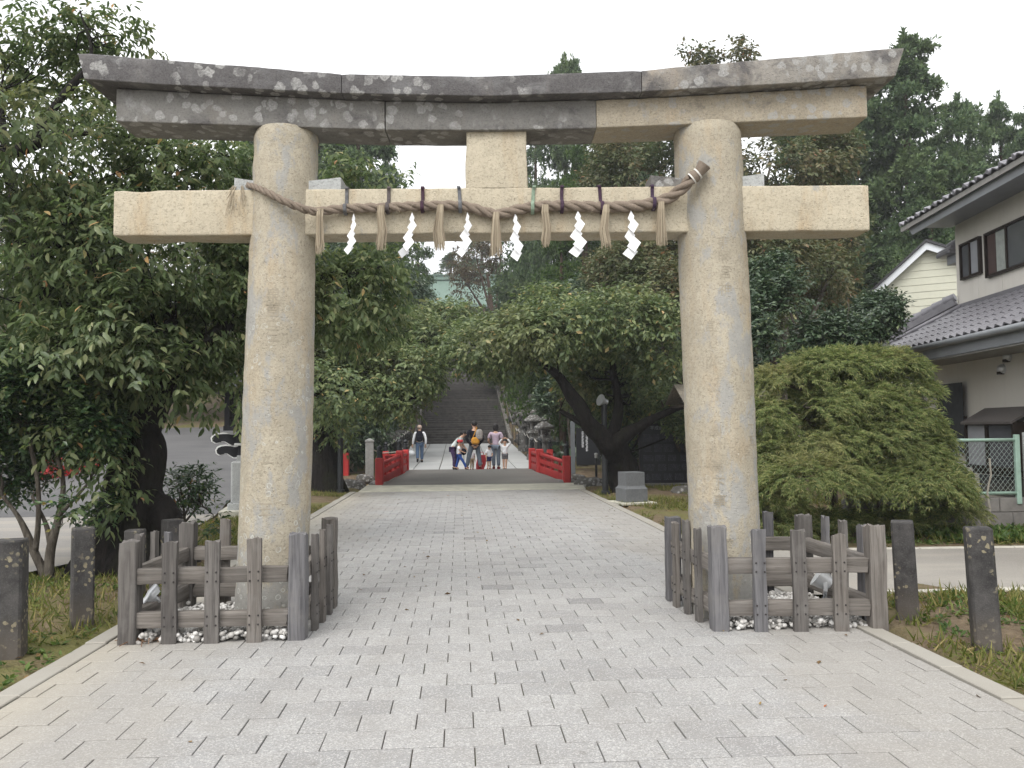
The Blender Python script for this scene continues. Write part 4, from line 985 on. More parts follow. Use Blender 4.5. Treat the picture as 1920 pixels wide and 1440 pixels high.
# granite marker post left with a rope to the bridge, small black garden lights, notice panel
gp0 = (-3.232,30.500,0.155)
root = empty('granite_post', (gp0[0], gp0[1], 0), .1, 'pale granite post with chamfered cap behind the left bridge railing', 'post')
mb = MB(); mb.box((0, 0, .5), (.30, .30, 1.3), None, .015); M_GPOST = plain('dull_granite', (.20, .20, .19), .85, .2, 12); mb.obj('shaft', M_GPOST, root)
MB().lathe([(.24, 1.15), (.24, 1.20), (.06, 1.27)], n=4, sq=True).obj('cap', M_GPOST, root)
MB().tube([(.1, 0, .85), (.5, .5, .72), (1.0, 1.2, .74), (1.45, 1.8, .95)], .02, 6).obj('rope', plain('old_rope', (.42, .40, .34), .9), root)
for i, (q, lb) in enumerate([((4.048,24.500,0.267), 'thin black garden light on a concrete footing, left one by the right lamp post'), ((4.028,23.200,0.258), 'thin black garden light on a concrete footing, right one hidden by the lamp post')]):
    root = empty('garden_light', (q[0], q[1], 0), 0, lb, 'garden light', 'black garden lights right of the bridge')
    MB().box((0, 0, .03), (.16, .16, .14), None, .01).obj('footing', M_SILL, root); MB().tube([(0, 0, .1), (0, 0, .68)], .035, 8).obj('pole', M_BLK, root)
    MB().lathe([(.04, .68), (.045, .70), (.045, .78), (.065, .79), (.03, .83)], n=10).obj('head', plain('opal_lens', (.55, .55, .53), .4), root)
q = (4.045,28.000,0.073)
root = empty('notice_panel', (q[0], q[1], 0), -.1, 'dark notice panel with two columns of white writing right of the bridge', 'notice panel')
MB().box((-.20, .05, .85), (.15, .12, 1.9), None, .01).obj('post', plain('grey_post', (.12, .13, .14), .7), root)
MB().box((.32, 0, .95), (.82, .06, 1.25), None, .008).obj('board', plain('black_board', (.012, .013, .016), .6), root)
mb = MB(); r5 = random.Random(2)
for cx, z0, n in ((.13, 1.45, 11), (.27, 1.47, 14)):
    for i in range(n):
        for k in range(2): mb.box((cx+r5.uniform(-.012, .012), -.034, z0-.05*i-.02*k), (r5.uniform(.05, .075), .004, .010))
        mb.box((cx+r5.uniform(-.02, .02), -.034, z0-.05*i-.01), (.012, .0045, .04))
tag(mb.obj('lettering', plain('white_lettering', (.75, .76, .78), .7), root), kind='stuff')

# ------------------------------------------------------------------ lamp posts
def lamp(base, top_z, label, dx):
    root = empty('lamp_post', (base[0], base[1], 0), 0, label, 'lamp post', 'black lamp posts flanking the bridge')
    MB().tube([(0, 0, -.1), (0, 0, top_z)], [.075, .068], 12).obj('pole', M_BLK, root, smooth=40)
    MB().lathe([(.11, -.02), (.11, .05), (.08, .07)], n=12).obj('base', M_BLK, root)
    h = empty('floodlight_head', (dx*.02, -.02, top_z+.05)); h.parent = root
    mb = MB(); mb.lathe([(.05, -.12), (.075, -.1), (.085, .0), (.135, .06), (.145, .10)], n=16); M = Matrix.Rotation(rad(70)*dx, 4, 'Y') @ Matrix.Rotation(rad(25), 4, 'X')
    mb.v = [tuple(M @ Vector(v)) for v in mb.v]; mb.obj('housing', M_ALU, h, smooth=40)
    mb = MB(); mb.lathe([(.135, .085), (.10, .095)], n=16); mb.v = [tuple(M @ Vector(v)) for v in mb.v]; mb.obj('lens', plain('flood_lens', (.7, .71, .72), .2), h)
    mb = MB(); mb.tube([(0, 0, top_z-.1), (0, 0, top_z+.06)], .035, 8); mb.obj('bracket', M_BLK, root)
lamp((-3.034,21.622,0.000), 2.249, 'tall black lamp post with silver floodlight left of the bridge', 1)
lamp((3.489,19.839,0.000), 2.156, 'tall black lamp post with silver floodlight right of the bridge', -1)

# ------------------------------------------------------------------ stone pedestal and engraved black tablet
M_PED = plain('grey_granite', (.125, .13, .135), .6, .18, 30, 0, .15)
q = (3.598,17.070,0.000)
root = empty('stone_pedestal', (q[0], q[1]+.25, 0), rad(14), 'plain two-tier grey stone pedestal standing alone on the right verge', 'pedestal')
MB().box((0, 0, .0), (.78, .78, .05), None, .008).obj('footing', M_SILL, root)
MB().box((0, 0, .165), (.50, .50, .28), None, .006).obj('lower_block', M_PED, root)
MB().lathe([(.347, .302), (.335, .31), (.30, .345), (.292, .36), (.292, .63), (.285, .637)], n=4, sq=True).obj('upper_block', M_PED, root)
q = (4.733,21.620,0.000)
tab = empty('engraved_tablet', (q[0]+1.15, q[1], 0), rad(-4), 'wide black stone tablet engraved with rows of faint names, right of the path', 'stone tablet')
M_TAB = plain('black_stone', (.018, .019, .025), .42, .25, 3, 0, .03, .5); M_ENG = plain('engraved_grey', (.10, .105, .12), .8, .3, 9)
MB().box((0, .05, .85), (2.3, .18, 1.62), None, .01).obj('slab', M_TAB, tab); MB().box((0, .05, .02), (2.6, .45, .18), None, .015).obj('base', M_DSTONE, tab)
me = text_mesh('平成御大典記念事業', .115, 'heading'); o = add_obj('heading', me, plain('engraved_pale', (.30, .31, .33), .8), tab, (-.35, -.0425, 1.545), (PI/2, 0, 0))
mb = MB(); r5 = random.Random(12)
for rz, hh in ((1.29, .20), (1.02, .20), (.76, .17), (.52, .18), (.27, .17)):
    x = -1.05
    while x < 1.02:
        w = r5.uniform(.16, .34)
        if x+w > 1.06: break
        n = 6
        for k in range(n):
            z = rz+hh/2-hh*(k+.5)/n; xx = x
            while xx < x+w-.02:
                l = r5.uniform(.012, .04); mb.box((xx+l/2, -.0405, z), (l, .004, r5.choice([.008, .012, .016]))); xx += l+r5.uniform(.006, .02)
        x += w+r5.uniform(.03, .1)
tag(mb.obj('engraved_names', M_ENG, tab), kind='stuff')
tag(rock('rock', M_ROCK, None, (*(5.397,19.475,0.000)[:2], .06), (.35, .22, .14), 77), 'low mossy rock in the grass before the black tablet', 'rock')
# small roofed notice board whose eave shows left of the right pillar
q = (5.334,19.000,2.067)
root = empty('roofed_notice_board', (q[0]+.75, q[1], 0), 0, 'small wooden roofed notice board peeking out left of the right pillar', 'notice board')
M_DWOOD = wood_mat('dark_wood', (.035, .028, .022), (.07, .055, .042), 2)
z0 = 2.045
for sx in (-.75, .75): MB().box((sx, 0, z0/2), (.12, .12, z0)).obj('post', M_DWOOD, root)
MB().box((0, 0, 1.35), (1.38, .06, 1.1)).obj('board', M_DWOOD, root)
M_SHIN = wood_mat('shingle_wood', (.17, .15, .12), (.30, .27, .22), 1)
for sy in (-1, 1):
    for k in range(5):
        u0, u1 = k/5, (k+1)/5; y0, y1 = sy*(.8-.8*u0), sy*(.8-.8*u1); za, zb = z0+.05+.42*u0, z0+.05+.42*u1
        for j in range(6):
            x0 = -1.1+j*.367; MB().beam((x0+.18, y0*1.04, za+.015), (x0+.18, y1, zb+.03), .36, .025).obj('shingle', M_SHIN, root)
for k in range(9): MB().beam((-1.0+k*.25, -.78, z0+.0), (-1.0+k*.25, .78, z0+.0), .05, .06).obj('rafter', M_DWOOD, root)

# ------------------------------------------------------------------ black timber shrine lantern on a granite pier (left)
q = (-4.059,15.353,0.000)
M_BLW = plain('black_lacquer', (.010, .010, .013), .5, .3, 6, 0, .05, .4); M_WHP = plain('white_gofun', (.78, .78, .76), .7, .08, 12)
lan = empty('timber_lantern', (q[0]+.22, q[1]+.33, 0), rad(8), 'black timber lantern with white edged scroll beams on a granite pier behind the left pillar', 'lantern')
MB().box((0, 0, .05), (.98, .98, .2), None, .015).obj('plinth', M_SILL, lan); MB().box((0, 0, .20), (.72, .72, .14), None, .012).obj('pier_foot', M_GRAN, lan)
MB().box((0, 0, .62), (.62, .62, .80), None, .03).obj('pier', M_GRAN, lan); MB().box((0, 0, 1.06), (.44, .44, .13), None, .012).obj('pier_cap', M_GRAN, lan)
def nose(z, L, h, parent):
    """scrolled beam end: outline in (x,z) from the root at x=0 to the tip at x=L"""
    prof = [(0, -.5), (.30, -.5), (.42, -.36), (.55, -.18), (.66, -.16), (.74, -.26), (.86, -.30), (.97, -.16), (1.0, .08), (.93, .30), (.80, .40), (.62, .44), (.42, .42), (.25, .34), (.12, .36), (0, .5)]
    for k in range(4):
        R = Matrix.Rotation(k*PI/2, 4, 'Z'); T0 = lambda v, R=R: R @ Vector((v.x+.17, v.y, v.z+z))
        mb = MB(); mb.prism([(x*L, y*h) for x, y in prof], -.075, .075, T0); 
        n = len(prof); o = mb.obj('beam_nose', M_BLW, parent)
        mb = MB(); mb.prism([(.5*L+(x-.5)*L*1.07+.01, y*h*1.22+.004) for x, y in prof], -.068, .068, T0); mb.obj('white_edge', M_WHP, o)
        mb = MB(); mb.box((0, 0, 0), (.05, .153, h*.5), None, .01); mb.v = [tuple(T0(Vector((v[0]+L*.93-.02+.03, v[1], v[2]+.05*h)))) for v in mb.v]
        if k in (1, 3): mb.obj('nose_tip', M_WHP, parent)
nose(1.20, .42, .22, lan); nose(1.42, .50, .22, lan)
MB().box((0, 0, 1.20), (.40, .40, .20), None, .005).obj('beam_box', M_BLW, lan); MB().box((0, 0, 1.44), (.46, .46, .26), None, .005).obj('beam_box', M_BLW, lan)
MB().box((0, 0, 1.325), (.52, .52, .045), None, .005).obj('white_band', M_WHP, lan)
mb = MB(); mb.box((0, 0, 1.62), (.86, .86, .09)); mb.box((0, 0, 2.22), (.9, .9, .08)); mb.obj('lantern_sill', M_BLW, lan)
for sx in (-.37, .37):
    for sy in (-.37, .37): MB().box((sx, sy, 1.92), (.09, .09, .54)).obj('corner_post', M_BLW, lan)
mb = MB()
for s_ in range(4):
    R = Matrix.Rotation(s_*PI/2, 4, 'Z')
    for k in range(5):
        v = R @ Vector((-.24+k*.12, -.36, 1.92)); d = R @ Vector((.022, .02, 0)); mb.box(v, (abs(d.x)+.0, abs(d.y)+.0, .52))
    for zz in (1.80, 2.0): v = R @ Vector((0, -.36, zz)); d = R @ Vector((.70, .024, 0)); mb.box(v, (abs(d.x), abs(d.y), .025))
mb.obj('lattice', M_BLW, lan)
mb = MB(); mb.lathe([(.98, 2.28), (1.0, 2.34), (.6, 2.55), (.22, 2.82), (.18, 2.9)], n=4, sq=True); mb.obj('roof', plain('black_copper', (.03, .03, .034), .6), lan)
MB().ball((0, 0, 2.98), .1, 10, 6, (1, 1, 1.3)).obj('finial', M_BLK, lan, smooth=True)

# ------------------------------------------------------------------ shrine gate with the copper-green roof, top of the stairs
gate = empty('shrine_gate', (.5, 100, 11.6), 0, 'dark timber shrine gate with a pale green copper roof at the top of the stairs', 'gate')
t = NT('copper_green'); p = t.obj(); n = t.noise(p, 1.2, 4, .6); c = t.mix(n, (.095, .15, .12), (.15, .21, .175)); c = t.mix(t.math('MULTIPLY', t.ramp(t.noise(t.scl(p, (6, .5, .5)), 1.5, 3), [(.55, 0.0), (.7, 1.0)]), .4), c, (.15, .22, .19)); M_COP = t.pbr(c, .55, t.bump(n, .1), .1, .4)
M_GATEW = plain('gate_timber', (.03, .022, .02), .7, .3, 2)
for x in (-4.2, -1.5, 1.5, 4.2):
    for y in (-2, 2): MB().tube([(x, y, 0), (x, y, 4.2)], .24, 12).obj('column', M_GATEW, gate)
MB().box((0, 0, .1), (10.5, 6, .5)).obj('stone_base', M_BAL, gate)
MB().box((0, 0, 4.3), (10, 4.6, .5)).obj('beam', M_GATEW, gate); MB().box((-2.9, 1.8, 2.2), (2.4, .15, 3.8)).obj('wall_panel', M_GATEW, gate); MB().box((2.9, 1.8, 2.2), (2.4, .15, 3.8)).obj('wall_panel', M_GATEW, gate)
ez, rz_ = 16.058-11.6, 19.715-11.6
vs = []; nx = 13; ny = 17
for j in range(ny):
    v = -1+2*j/(ny-1); h = 1-abs(v); z = ez+(rz_-ez)*(h**1.25)
    for i in range(nx):
        u = -1+2*i/(nx-1); vs.append((u*(6.9-.3*h), v*4.2, z+.25*u*u*u*u*(1-h)))
n0_ = len(vs); vs += [(x, y, z-.28) for x, y, z in vs]
fs = [(j*nx+i, j*nx+i+1, (j+1)*nx+i+1, (j+1)*nx+i) for j in range(ny-1) for i in range(nx-1)]
fs += [tuple(q+n0_ for q in f[::-1]) for f in fs]
rim = [i for i in range(nx)]+[(j+1)*nx-1 for j in range(1, ny)]+[(ny-1)*nx+i for i in range(nx-2, -1, -1)]+[j*nx for j in range(ny-2, 0, -1)]
fs += [(rim[k], rim[k]+n0_, rim[(k+1) % len(rim)]+n0_, rim[(k+1) % len(rim)]) for k in range(len(rim))]
mb = MB(); mb.add(vs, fs); mb.obj('roof', M_COP, gate, smooth=30)
MB().box((0, 0, rz_+.12), (12.6, .7, .55), None, .08).obj('ridge', M_COP, gate); MB().box((0, 0, rz_+.45), (12.8, .95, .14), None, .03).obj('ridge_cap', M_COP, gate)
MB().beam((-6.3, -4.05, ez-.42), (6.3, -4.05, ez-.42), .2, .22).obj('eave_beam', M_GATEW, gate)
for k in range(24): MB().beam((-6.2+k*.54, -4.1, ez-.3), (-6.2+k*.54, -.5, ez+.9), .1, .1).obj('rafter', M_GATEW, gate)
q = (-1.580,90.000,10.211)
root = empty('sign_board', (q[0], q[1], q[2]-1.2), 0, 'small white sign board near the top of the stairs', 'sign')
MB().box((0, 0, 1.2), (.72, .05, .55)).obj('board', M_PAPER, root); MB().box((0, .06, .6), (.08, .06, 1.8)).obj('post', M_GATEW, root)

# ------------------------------------------------------------------ right-hand house
HA = rad(7.0)
HPt = Vector((10.655, 17.0, 0)); Hd = Vector((-math.sin(HA), -math.cos(HA), 0)); Hn = Vector((-math.cos(HA), math.sin(HA), 0))
house = bpy.data.objects.new('tiled_house', None); link(house)
house.matrix_world = Matrix(((Hd.x, -Hn.x, 0, HPt.x), (Hd.y, -Hn.y, 0, HPt.y), (0, 0, 1, 0), (0, 0, 0, 1)))   # local x: along the wall, local y: into the house
tag(house, 'two-storey beige house with grey tiled roofs and dark framed windows on the right', 'house')
M_WALL = NT('beige_render'); t = M_WALL; p = t.obj(); n = t.noise(p, .9, 4, .6); f = t.noise(p, 80, 2, .6)
c = t.mix(n, (.58, .55, .50), (.66, .63, .575)); st = t.noise(t.scl(p, (5, 5, .4)), 1.0, 4, .6); c = t.mix(t.math('MULTIPLY', t.ramp(st, [(.5, 0.0), (.75, 1.0)]), .25), c, (.45, .42, .38))
M_WALL = t.pbr(c, .9, t.bump(f, .25, .003), 0, .2)
M_TILE = NT('glazed_tile'); t = M_TILE; p = t.obj(); c = t.mix(t.noise(p, 9, 3), t.ramp(t.rnd(), [(0, (.10, .097, .108)), (1, (.16, .155, .17))]), (.19, .185, .20)); M_TILE = t.pbr(c, .38, None, 0, .55)
M_FASC = plain('grey_fascia', (.25, .26, .275), .5, .12, 3, .1); M_SOFF = plain('dark_soffit', (.26, .25, .235), .8)
M_FRAME = plain('brown_aluminium', (.028, .02, .016), .4, .2, 9, .3)
def glass(name, c, r=.06): return plain(name, c, r, .1, 3, 0, 0, .9)
M_GL = glass('window_glass', (.10, .105, .115)); M_GLG = glass('frosted_pane', (.30, .31, .335), .35); M_CURT = plain('pale_curtain', (.30, .32, .30), .9); M_PINK = plain('brown_curtain', (.075, .05, .045), .9)
hb = lambda nm, c, d, m, ch=0.0: MB().box(c, d, None, ch).obj(nm, m, house)
hb('lower_wall', (5.4, 2.4, 1.5), (12.6, 6, 3.3), M_WALL)                    # front face at y=-.6
hb('upper_wall', (6.0, 3.0, 4.85), (12.0, 6, 2.0), M_WALL)
for i in range(9):                                                            # upper cladding sheets
    x0 = i*.91; hb('cladding_panel', (x0+.455, -.006, 4.86), (.902, .016, 1.72), M_WALL, .003)
# windows (local coordinates: along, into, up)
def window(x0, x1, z0, z1, y, panes, split):
    fr = empty('window', (0, 0, 0)); fr.parent = house
    mb = MB(); w = .05
    for c, d in (((x0+x1)/2, z0+w/2, ), (x1-x0, w)), (((x0+x1)/2, z1-w/2), (x1-x0, w)), ((x0+w/2, (z0+z1)/2), (w, z1-z0-2*w)), ((x1-w/2, (z0+z1)/2), (w, z1-z0-2*w)), ((x0+(x1-x0)*split, (z0+z1)/2), (w*.9, z1-z0-2*w)):
        mb.box((c[0], y-.03, c[1]), (d[0], .09, d[1]), None, .004)
    mb.obj('frame', M_FRAME, fr)
    xm = x0+(x1-x0)*split
    for a, b, m, dy in panes:
        xa, xb = x0+(x1-x0)*a, x0+(x1-x0)*b
        MB().box(((xa+xb)/2, y-.022+dy, (z0+z1)/2), (xb-xa-.01, .012, z1-z0-2*w)).obj('pane', m, fr)
window(.30, 1.12, 4.58, 5.34, -.015, [(.05, .52, M_GL, 0), (.50, .95, M_GLG, -.012)], .5)
window(1.33, 3.7, 4.44, 5.33, -.015, [(.02, .15, M_PINK, 0), (.15, .33, M_CURT, .004), (.33, .98, M_GL, -.012)], .335)
# lower roof: sloping from the eave up to the upper wall
E0, E1, ZE, ZW = -1.45, 0.0, 3.12, 4.00
pitch = math.atan2(ZW-ZE, E1-E0)
HS = -1.45                                                                    # far eave corner; the hip runs from it up to the wall corner
MB().add([(HS, E0+.05, ZE-.05), (12, E0+.05, ZE-.05), (12, .02, ZW-.06), (.0, .02, ZW-.06), (HS, E0+.05, ZE-.16), (12, E0+.05, ZE-.16), (12, .02, ZW-.2), (.0, .02, ZW-.2)], [(0, 1, 2, 3), (7, 6, 5, 4), (0, 4, 5, 1), (1, 5, 6, 2), (2, 6, 7, 3), (3, 7, 4, 0)]).obj('lower_roof', M_SOFF, house)
MB().add([(HS, E0+.05, ZE-.05), (.0, .02, ZW-.06), (.0, 3, ZW-.06), (HS, 3, ZE-.05)], [(0, 1, 2, 3)]).obj('hip_slope', M_TILE, house)
def tile_mesh():
    """one S-shaped pantile 0.27 x 0.33, hollow to the left, roll to the right"""
    n = 8; vs = []; 
    for v, lift in ((0.0, .020), (.33, 0.0)):
        for i in range(n+1):
            u = i/n; z = .028*math.sin(2*PI*u-.5)+lift+.006; vs.append((u*.272, v, z))
    for v, lift in ((0.0, .020),):
        for i in range(n+1):
            u = i/n; z = .028*math.sin(2*PI*u-.5)+lift-.020; vs.append((u*.272, v, z))
    fs = [(i, i+1, n+1+i+1, n+1+i) for i in range(n)]+[(2*n+2+i, 2*n+2+i+1, i+1, i) for i in range(n)]
    mb = MB(); mb.add(vs, fs); me = mb.mesh('roof_tile', True); me.set_sharp_from_angle(angle=rad(50)); me.materials.append(M_TILE); return me
TM = tile_mesh()
lr = empty('lower_tiles', (0, 0, 0)); lr.parent = house
for r_ in range(6):
    for k in range(30):
        if -1.42+k*.262 < HS+r_*.25-.05: continue
        o = bpy.data.objects.new('roof_tile', TM); COL.objects.link(o); o.parent = lr
        o.location = (-1.42+k*.262, E0-.03+r_*.25, ZE+.0+r_*.25*(ZW-ZE)/(E1-E0)); o.rotation_euler = (pitch, 0, 0)
M_TRIM = plain('pale_ridge_tile', (.20, .195, .215), .35, .2, 6, 0, .05, .5)
rr0, rr1 = Vector((HS-.02, E0-.02, ZE+.18)), Vector((.0, -.05, ZW+.20))
MB().beam(rr0, rr1, .16, .22, .02).obj('verge_wall', M_TILE, house)
for k in range(9):
    a = rr0.lerp(rr1, k/9); b = rr0.lerp(rr1, (k+.97)/9); MB().tube([a+Vector((0, 0, .10)), b+Vector((0, 0, .085))], [.10, .085], 10).obj('ridge_tile', M_TRIM, house, smooth=50)
# a neighbouring slope and its ridge behind, and the small canopy under the upper eave
MB().tube([Vector((HS+.22, E0+.02, ZE+.09)), Vector((.2, -.03, ZW+.07))], .045, 8).obj('hip_tile', M_TRIM, house, smooth=True)
MB().tube([(HS, E0-.07, ZE-.07), (12, E0-.07, ZE-.09)], .062, 8).obj('gutter', M_FASC, house, smooth=True)
hb('fascia', (5.5, E0+.02, ZE-.2), (13.0, .03, .22), M_FASC); hb('soffit', (5.5, (E0-.6)/2+.02, ZE-.33), (12.95, .84, .02), M_SOFF)
MB().beam((-.2, -.02, ZW+.06), (8.3, -.02, ZW+.06), .05, .09).obj('flashing', M_TILE, house)
# upper roof eave
UE, UZ = -.92, 5.93
MB().add([(-.55, UE, UZ), (12, UE, UZ), (12, 3, UZ+1.55), (-.55, 3, UZ+1.55), (-.55, UE, UZ-.1), (12, UE, UZ-.1), (12, 3, UZ+1.4), (-.55, 3, UZ+1.4)], [(0, 1, 2, 3), (7, 6, 5, 4), (0, 4, 5, 1), (1, 5, 6, 2), (2, 6, 7, 3), (3, 7, 4, 0)]).obj('upper_roof', M_SOFF, house)
ur = empty('upper_tiles', (0, 0, 0)); ur.parent = house
for r_ in range(3):
    for k in range(26):
        o = bpy.data.objects.new('roof_tile', TM); COL.objects.link(o); o.parent = ur
        o.location = (-.52+k*.262, UE-.04+r_*.26, UZ+.02+r_*.26*.39); o.rotation_euler = (math.atan(.39), 0, 0)
for k in range(16): MB().tube([(-.45+k*.42, UE-.06, UZ+.05), (-.45+k*.42, UE+.06, UZ+.09)], .045, 10).obj('eave_roll_tile', M_TRIM, house)
MB().prism([(-.42, UZ-.02), (12, UZ-.02), (12, UZ-.24), (-.18, UZ-.24)], -.83, -.80).obj('fascia', M_FASC, house)
hb('soffit', (6.0, -.4, UZ-.10), (12.3, .78, .02), M_FASC)
cz = 5.28
can = empty('canopy', (-.32, .35, cz)); can.parent = house
MB().box((0, -.05, 0), (.62, .9, .10), None, .02).obj('canopy_roof', M_TILE, can); MB().box((.1, 0, -.14), (.42, .7, .2)).obj('canopy_eave', M_FASC, can)
for k in range(4): MB().tube([(-.33, -.4+k*.22, .07), (.3, -.4+k*.22, .09)], .055, 8).obj('roll_tile', M_TRIM, can, smooth=50)
MB().tube([(-.2, -.25, .2), (.3, -.25, .24)], .075, 10).obj('ridge_roll', M_TRIM, can, smooth=50)
# lower wall fittings
def vent(x, z):
    v = empty('vent_hood', (x, -.62, z)); v.parent = house
    mb = MB(); mb.ball((0, -.01, 0), .085, 14, 8, (1, .9, 1)); mb.obj('hood', M_ALU, v, smooth=True); MB().tube([(0, .03, 0), (0, -.02, 0)], .095, 16).obj('flange', M_ALU, v)
    MB().box((0, -.03, -.07), (.09, .09, .05)).obj('opening', M_FRAME, v)
vent(*(2.857,2.541)); vent(*(3.068,2.743))
sh = empty('corrugated_screen', (0, 0, 0)); sh.parent = house
mb = MB(); n = 44; x0, x1 = .45, 1.56; vs = []
for i in range(n+1):
    x = x0+(x1-x0)*i/n; y = -.72+.014*math.sin(i*PI/2*1.0); vs += [(x, y, 1.0), (x, y, 2.38), (x, y+.01, 1.0), (x, y+.01, 2.38)]
mb.add(vs, [(4*i, 4*i+4, 4*i+5, 4*i+1) for i in range(n)]+[(4*i+2, 4*i+3, 4*i+7, 4*i+6) for i in range(n)]+[(4*i+1, 4*i+5, 4*i+7, 4*i+3) for i in range(n)]); mb.obj('sheet', M_BLK, sh); MB().box((1.0, -.66, 1.7), (1.0, .08, .05)).obj('bracket', M_FRAME, sh)
bay = empty('bay_window', (0, 0, 0)); bay.parent = house
bx0, bx1, by0, by1 = 2.2, 3.85, -1.0, -.6
MB().prism([(by0-.05, 1.60), (by1, 1.86), (by1, 1.82), (by0-.05, 1.56)], bx0-.05, bx1+.05, lambda v: Vector((v.y, v.x, v.z))).obj('hood', plain('bay_hood', (.10, .09, .085), .6), bay)
mb = MB()
for x in (bx0, (bx0+bx1)/2-.1, bx1-.05): mb.box((x+.025, by0+.03, 1.19), (.06, .06, .78))
mb.box(((bx0+bx1)/2, by0+.03, 1.57), (bx1-bx0, .062, .06)); mb.box(((bx0+bx1)/2, by0+.03, .80), (bx1-bx0, .062, .06)); mb.box((bx1-.012, (by0+by1)/2, 1.2), (.03, .36, .80)); mb.obj('frame', M_FRAME, bay)
MB().box(((bx0+bx1)/2-.46, by0+.035, 1.19), (.72, .014, .72)).obj('pane', M_GLG, bay); MB().box(((bx0+bx1)/2+.40, by0+.035, 1.19), (.82, .012, .72)).obj('pane', M_GL, bay)
MB().box(((bx0+bx1)/2, (by0+by1)/2+.05, .72), (bx1-bx0-.06, .3, .1)).obj('sill', M_FRAME, bay)
hb('lower_window_band', (3.0, -.61, .45), (2.2, .03, .36), M_GL)

# ------------------------------------------------------------------ cream gabled house behind
q0 = (16.492,28.000,7.919); qL = (14.634,28.000,6.270); qR = (17.678,28.000,7.354)
cream = empty('cream_house', (q0[0], q0[1], 0), rad(-33), 'cream clapboard house with a white gable board, behind the tiled house', 'house')
M_CRM = plain('cream_siding', (.53, .53, .44), .8, .05, 3, 0, .05); M_WHB = plain('white_barge', (.66, .69, .73), .6, .05, 4); M_RF2 = plain('dark_slate_roof', (.05, .05, .055), .7)
az, lx, lz = q0[2], qL[0]-q0[0], qL[2]; rx = 4.2; rzv = az-(az-qR[2])/(qR[0]-q0[0])*rx
def gable_x(z):
    if z >= az-.05: return 0, 0
    xl = lx*(az-z)/(az-lz) if z > lz else lx
    xr = rx*(az-z)/(az-rzv) if z > rzv else rx
    return max(lx, xl), min(rx, xr)
z = 3.0
while z < az-.15:
    z1 = min(z+.245, az-.12); a0, b0 = gable_x(z); a1, b1 = gable_x(z1); m_ = .06
    MB().add([(a0+m_, -.02, z), (b0-m_, -.02, z), (b1-m_, -.006, z1), (a1+m_, -.006, z1), (a0+m_, .03, z), (b0-m_, .03, z), (b1-m_, .03, z1), (a1+m_, .03, z1)], [(0, 1, 2, 3), (7, 6, 5, 4), (0, 4, 5, 1), (1, 5, 6, 2), (2, 6, 7, 3), (3, 7, 4, 0)]).obj('siding_board', M_CRM, cream); z += .25
MB().add([(lx+.05, .05, 0), (rx-.05, .05, 0), (rx-.05, .05, rzv), (.0, .05, az-.1), (lx+.05, .05, lz), (lx+.05, 7, 0), (rx-.05, 7, 0), (rx-.05, 7, rzv), (0, 7, az-.1), (lx+.05, 7, lz)], [(0, 1, 2, 3, 4), (9, 8, 7, 6, 5), (0, 4, 9, 5), (1, 6, 7, 2), (2, 7, 8, 3), (3, 8, 9, 4), (0, 5, 6, 1)]).obj('wall', M_CRM, cream)
ex = .22; dl = (az-lz)/(-lx); dr = (az-rzv)/rx
for (xe, ze, nm) in ((lx-ex, az-dl*(-lx+ex), 0), (rx+ex, az-dr*(rx+ex), 1)):
    MB().add([(0, -.32, az+.02), (xe, -.32, ze+.02), (xe, -.32, ze-.26), (0, -.32, az-.24), (0, -.26, az+.02), (xe, -.26, ze+.02), (xe, -.26, ze-.26), (0, -.26, az-.24)], [(0, 1, 2, 3)[::-1] if nm == 0 else (0, 1, 2, 3), (4, 5, 6, 7), (0, 4, 5, 1), (1, 5, 6, 2), (2, 6, 7, 3), (3, 7, 4, 0)]).obj('barge_board', M_WHB, cream)
    MB().add([(0, -.40, az+.03), (xe, -.40, ze+.03), (xe, 7.2, ze+.03), (0, 7.2, az+.03), (0, -.40, az+.12), (xe, -.40, ze+.12), (xe, 7.2, ze+.12), (0, 7.2, az+.12)], [(0, 1, 2, 3), (4, 5, 6, 7), (0, 4, 5, 1), (1, 5, 6, 2), (2, 6, 7, 3), (3, 7, 4, 0)]).obj('roof', M_RF2, cream)
MB().box(((lx+rx)/2, -.05, 5.25), (rx-lx, .1, .08)).obj('band', M_WHB, cream)

# ------------------------------------------------------------------ chain-link fence on a block wall
q = (8.622,12.400,0.464); qt = (8.661,12.400,1.335)
cf = empty('chain_link_fence', (q[0], q[1], 0), rad(-3), 'mint green chain-link fence panel on a low block wall, in front of the house', 'fence')
M_MINT = plain('mint_paint', (.33, .47, .40), .5, .15, 8, 0, .05, .4)
zb_, zt_ = q[2], qt[2]
for x in (-2.5, 0.0): MB().box((x, 0, (zb_+zt_)/2-.04), (.075, .06, zt_-zb_+.2), None, .006).obj('post', M_MINT, cf)
for z in (zt_-.02, zb_+.03): MB().tube([(-2.5, 0, z), (0, 0, z)], .026, 8).obj('rail', M_MINT, cf, smooth=True)
mb = MB(); H_ = zt_-zb_-.06; x = -2.5-H_*.8
while x < 0:
    for sg in (1, -1):
        xa, xb = (x, x+H_*.8) if sg > 0 else (x+H_*.8, x); za, zz = zb_+.03, zt_-.03
        # clip to panel
        def cl(x0, z0, x1, z1):
            pts = []
            t0, t1 = 0.0, 1.0; dx = x1-x0
            for lo, hi in ((-2.46, -.04),):
                ta, tb = sorted(((lo-x0)/dx, (hi-x0)/dx)); t0, t1 = max(t0, ta), min(t1, tb)
            return None if t0 >= t1 else ((x0+dx*t0, z0+(z1-z0)*t0), (x0+dx*t1, z0+(z1-z0)*t1))
        c = cl(xa, za, xb, zz)
        if c: mb.tube([(c[0][0], sg*.004, c[0][1]), (c[1][0], sg*.004, c[1][1])], .0022, 4, False)
    x += .075
